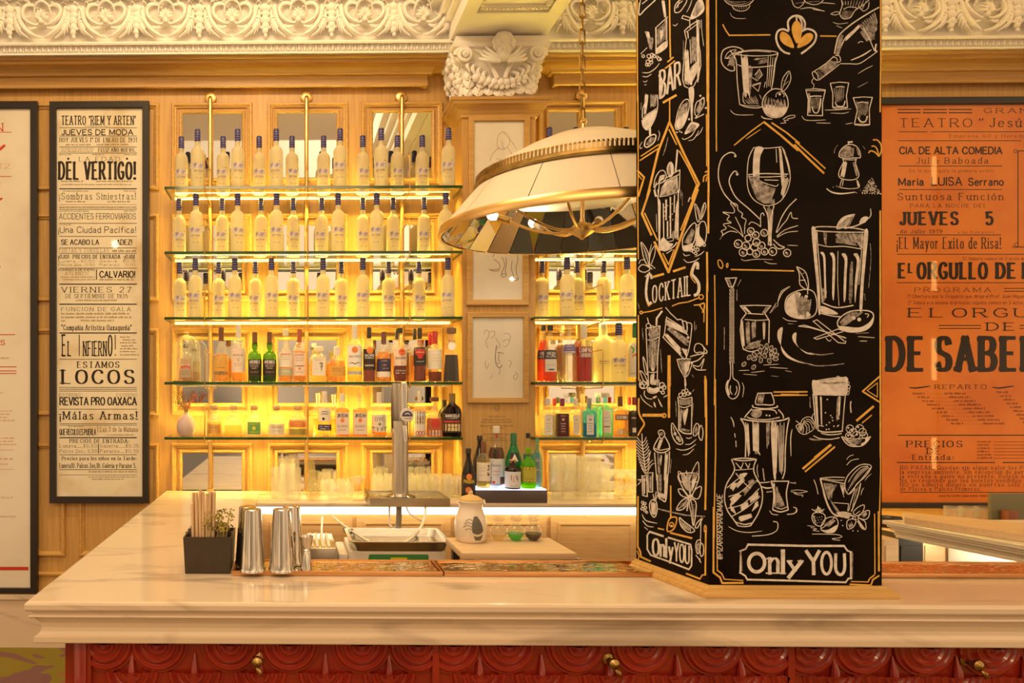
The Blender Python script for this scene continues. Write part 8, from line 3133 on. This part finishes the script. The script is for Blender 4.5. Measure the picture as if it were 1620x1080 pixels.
# ribbed jars, pineapple glass, stemless glasses
j0 = tumbler('ribbed_jar', 'wide ribbed glass jar, left one of the pair on the back counter', 441, 3.86, ZB, .042, .044, ZY(738, 3.86) - ZB, 20, 'ribbed jars')
dup(j0, 464, 3.80, ZB, 'wide ribbed glass jar, right one of the pair on the back counter', 'ribbed jars')
dup(j0, 455, 4.02, ZB, 'wide ribbed glass jar standing behind the other two', 'ribbed jars')
pg = thing('pineapple_glass', 'cut glass in pineapple shape between jars and stemless glasses', 'glass', (PX(496, 3.80), 3.80, ZB))
s3 = 3.8 / F
hp_ = 46 * s3
q = MB().lathe([(7 * s3, 0), (9.5 * s3, .008), (11.4 * s3, hp_ * .30), (10.8 * s3, hp_ * .55), (9 * s3, hp_ * .78), (8 * s3, hp_ * .86), (9.4 * s3, hp_), (8.8 * s3, hp_), (7.4 * s3, hp_ * .86), (10 * s3, hp_ * .5), (6 * s3, .012), (.001, .01)], 28)
for k in range(8):
    for m in (1, -1):
        pts = []
        for i in range(9):
            t = i / 8
            z = hp_ * (.06 + .70 * t)
            rr_ = s3 * (9.6 + 2.2 * sin(pi * min(1, t * 1.0 + .12)) - 1.2 * t)
            a = 2 * pi * k / 8 + m * t * 1.9
            pts.append((rr_ * cos(a), rr_ * sin(a), z))
        q.tube(pts, .0014, 4)
q.build('bowl', clear('smoky_cut_glass', (.96, .95, .88), (1, 1, 1), 1.4, .05, (.9, .82, .55), .15), pg)
stm = thing('stemless_glass', 'round stemless wine glass, left one beside the pineapple glass', 'glass', (PX(529, 3.82), 3.82, ZB), 0, 'stemless wine glasses')
MB().lathe([(.020, 0), (.034, .008), (.044, .035), (.043, .06), (.036, .09), (.0345, .092), (.041, .06), (.042, .036), (.032, .011), (.001, .008)], 28).build('bowl', GLT, stm)
dup(stm, 549, 3.88, ZB, 'round stemless wine glass, middle one of the group', 'stemless wine glasses')
dup(stm, 518, 3.98, ZB, 'round stemless wine glass, rear left of the group', 'stemless wine glasses')
dup(stm, 543, 4.02, ZB, 'round stemless wine glass, rear right of the group', 'stemless wine glasses')
cp_ = thing('coupe_glass', 'wide shallow glass bowl on a stem, left of the drip tray', 'glass', (PX(566, 3.78), 3.78, ZB))
MB().lathe([(.032, 0), (.032, .003), (.006, .008), (.004, .07), (.012, .09), (.045, .125), (.050, .132), (.043, .127), (.010, .094), (.001, .09)], 28).build('bowl', GLT, cp_)
lm = thing('garnish_dish', 'small glass dish with a dried garnish beside the drip tray', 'dish', (PX(582, 3.68), 3.68, ZB))
MB().lathe([(.018, 0), (.030, .022), (.028, .022), (.016, .004), (.001, .004)], 24).build('dish', GLT, lm)
MB().tube([(-.012, 0, .012), (.0, .0, .05), (-.018, 0, .085)], [.004, .006, .003], 8).build('garnish', mat('dried_peel', (.42, .26, .04), .7), lm)
# rows of ribbed tumblers behind the beer column
tb0 = None
n_ = 0
for row, y in enumerate((3.92, 4.03)):
    for k, px in enumerate((599, 619, 650, 670, 690, 710, 729)):
        if row == 0 and px > 735:
            continue
        lab = f'ribbed tumbler upside down behind the drip tray, {ORD[k]} from the left in the {"front" if row == 0 else "rear"} row'
        zz2 = ZB
        if tb0 is None:
            tb0 = tumbler('ribbed_tumbler', lab, px, y, zz2, .034, .030, ZY(752, 3.92) - ZB, 18, 'ribbed tumblers behind the beer column')
        else:
            dup(tb0, px - (3 if row else 0), y, zz2, lab)
# three tiers of stacked glasses right of the plinth
hs = (ZY(723, 3.9) - ZB) / 3.0
tall0 = None
wine0 = None
for lev in range(3):
    for row, y in enumerate((3.86, 3.99)):
        for k, px in enumerate((880, 900, 920, 940, 960, 980, 1000)):
            if lev == 2 and k > 3:
                continue
            lab = f'{"upturned" if lev % 2 else "upright"} clear glass {ORD[k]} from the plinth, {("bottom", "middle", "top")[lev]} tier, {"front" if row == 0 else "rear"} row'
            z2 = ZB + lev * (hs + .0008)
            if k < 4:
                if tall0 is None:
                    tall0 = tumbler('stacked_glass', lab, px, y, z2, .029, .034, hs, 0, 'stacked glasses right of the plinth')
                    o = tall0
                else:
                    o = dup(tall0, px + (2 if row else 0), y, z2, lab)
            else:
                if wine0 is None:
                    wine0 = thing('stacked_goblet', lab, 'glass', (PX(px, y), y, z2), 0, 'stacked goblets beside the pillar')
                    MB().lathe([(.027, 0), (.027, .003), (.007, .008), (.006, .026), (.020, .036), (.034, hs * .72), (.033, hs), (.031, hs), (.032, hs * .7), (.018, .040), (.001, .037)], 24).build('bowl', GLT, wine0)
                    o = wine0
                else:
                    o = dup(wine0, px + (2 if row else 0), y, z2, lab)
# ================================================================ right of the pillar
zt_ = ZC
A = PZ(1396, 822, zt_)
Bp = PZ(1640, 866, zt_)
dirv = (Bp - A).normalized()
Cend = A + dirv * 1.6
rc = thing('return_counter', 'pale stone side counter with stepped lit edge, right of the pillar', 'countertop', (0, 0, 0))
path = [(A.x + .9, A.y + .02), (A.x, A.y), (Cend.x, Cend.y)]
STEPS = [(-.10, zt_), (-.004, zt_), (0, zt_ - .003), (0, zt_ - .018), (-.010, zt_ - .021), (-.010, zt_ - .030), (-.018, zt_ - .033), (-.018, zt_ - .042), (-.030, zt_ - .046), (-.036, zt_ - .064), (-.030, zt_ - .068), (-.030, zt_ - .076), (-.12, zt_ - .076)]
MB().path_run(path[::1], [(d, z) for d, z in STEPS]).prism([(Cend.x + .05, Cend.y), (Cend.x + .8, Cend.y), (A.x + .88, A.y + .015), (A.x + .05, A.y - .005)], zt_ - .07, zt_ - .0008).build('slab', mat('cream_stone', (.74, .66, .53), .3), rc)
nx = Vector((-dirv.y, dirv.x, 0))
if nx.x < 0:
    nx = -nx
q = MB()
a, b = A + nx * .13 + dirv * .1, Cend + nx * .13
q.add([(a.x, a.y, zt_ - .086), (b.x, b.y, zt_ - .086), (b.x + nx.x * .02, b.y + nx.y * .02, zt_ - .086), (a.x + nx.x * .02, a.y + nx.y * .02, zt_ - .086),
       (a.x, a.y, zt_ - .077), (b.x, b.y, zt_ - .077), (b.x + nx.x * .02, b.y + nx.y * .02, zt_ - .077), (a.x + nx.x * .02, a.y + nx.y * .02, zt_ - .077)],
      [(0, 1, 2, 3), (4, 7, 6, 5), (0, 4, 5, 1), (3, 2, 6, 7), (0, 3, 7, 4), (1, 5, 6, 2)])
q.build('light_strip', LED_R, rc)
# board lying on it
zb_ = zt_ + .028
p0, p1, p2, p3 = PZ(1431, 818.5, zb_), PZ(1700, 858, zb_), PZ(1700, 834.5, zb_), PZ(1427, 809.5, zb_)
bd = thing('counter_flap', 'long pale oak flap board lying on the side counter', 'board', (0, 0, 0))
MB().prism([p[:2] for p in (p0, p1, p2, p3)], zt_ + .001, zb_).build('board', PALEOAK, bd)
# what stands below
yk = 3.2
def kbox(px0, px1, m, name, label, y0=yk, z0=.013, z1=zt_ - .08, dy=.25):
    r = thing(name, label, 'cabinet', (PX((px0 + px1) / 2, y0), y0, z0), 0)
    w = (PX(px1, y0) - PX(px0, y0)) / 2 - .001
    MB().box(-w, w, 0, dy, 0, z1 - z0).build('carcass', m, r)
    MB().box(-w + .006, w - .006, -.004, 0, .06, z1 - z0 - .03).build('door', m, r)
kbox(1398, 1422, PALEOAK, 'side_cabinet', 'narrow oak cabinet side next to the pillar, under the side counter')
kbox(1422, 1460, mat('dark_opening', (.012, .010, .010), .6), 'dark_opening_front', 'black front standing for the dark opening under the side counter')  # solid box coloured black for the darkness inside an open gap
kbox(1460, 1496, PALEOAK, 'side_cabinet', 'pale oak cabinet between the dark opening and the white panel')
xw = PX(1496, yk) + .01
wp = thing('white_panel', 'brightly lit white panelled side under the side counter edge', 'panel', (xw, 0, .013))
MB().box(0, .03, Cend.y + .1, yk - .002, 0, zt_ - .105).build('panel', mat('white_board', (.84, .80, .72), .5), wp)
# lower wall counter with tumblers
zs = .86
sc_ = thing('wall_sideboard', 'dark oak sideboard along the wall under the orange poster', 'sideboard', (PX(1560, 3.8), 3.45, 0))
MB().box(-.95, 1.2, 0, .66, zs - .03, zs, b=.003).build('top', OAKX, sc_)
MB().box(-.93, 1.18, .03, .65, 0, zs - .03).build('body', OAK, sc_)
BLUEB = clear('blue_tint_glass', (.60, .64, .85), (1, 1, 1), 1.5, .03, (.10, .10, .30), .3)
t0 = None
for k, px in enumerate((1508, 1533, 1557, 1582)):
    lab = f'thick rocks glass on the sideboard under the poster, {ORD[k]} from the pillar'
    if t0 is None:
        t0 = thing('rocks_glass', lab, 'glass', (PX(px, 3.6), 3.6, zs + .0006), 0, 'rocks glasses under the orange poster')
        MB().lathe([(.036, 0), (.038, .005), (.039, .094), (.036, .095), (.034, .024), (.001, .022)], 28).build('bowl', GLT, t0)
        MB().lathe([(.0345, .001), (.0345, .021), (.001, .021)], 28).build('thick_base', BLUEB, t0)
    else:
        dup(t0, px, 3.6, zs + .0006, lab)
dtx = thing('serving_tray', 'round black serving tray on the sideboard next to the pillar', 'tray', (PX(1408, 3.62), 3.62, zs + .0006))
MB().lathe([(.14, 0), (.152, .004), (.156, .022), (.150, .022), (.146, .008), (.001, .006)], 40).build('tray', mat('black_tray', (.02, .014, .016), .25), dtx)
bl = thing('cutting_board', 'olive grey board standing at the right edge, in front of the orange poster', 'board', (PX(1568, 3.50), 3.50, zs + .0006))
MB().box(0, .42, 0, .018, 0, ZY(780.5, 3.5, 1568) - zs, b=.002).build('board', mat('olive_board', (.17, .155, .085), .6), bl)
wb = thing('wooden_block', 'small red brown wooden block beside the olive board', 'block', (PX(1597, 3.47), 3.47, zs + .0006))
MB().box(-.025, .025, -.02, .02, 0, ZY(808, 3.46, 1597) - zs, b=.002).build('block', mat('red_wood', (.24, .07, .025), .5), wb)

# ================================================================ lamps of the hall behind and beside the viewer (seen only as reflections in the picture glass)
hl = thing('globe_lamp', 'small bright globe lamp high in the hall, reflected in the white bill', 'lamp', (-2.39, -1.0, 3.56))
MB().lathe([(.001, -.055), (.03, -.047), (.055, 0), (.03, .047), (.001, .055)], 20, caps=(False, False)).build('globe', glow('globe_glow', (1.0, .86, .62), 40), hl)
MB().tube([(0, 0, .05), (0, 0, .9)], .006, 8).build('stem', BRASS_OLD, hl)
tl = thing('tube_lamp', 'tall standing tube lamp with four lit sections, reflected in the orange poster', 'lamp', (5.78, 2.05, 0))
MB().lathe([(.16, 0), (.16, .02), (.02, .04)], 24).tube([(0, .03, .03), (0, .03, 3.75)], .012, 10).build('stand', BRASS_OLD, tl)
for (za, zb) in ((3.42, 3.66), (2.46, 2.72), (1.66, 2.03), (.86, 1.14)):
    MB().tube([(0, 0, za), (0, 0, zb)], .024, 12).build('lit_section', glow('tube_glow', (1.0, .55, .16), 16), tl)
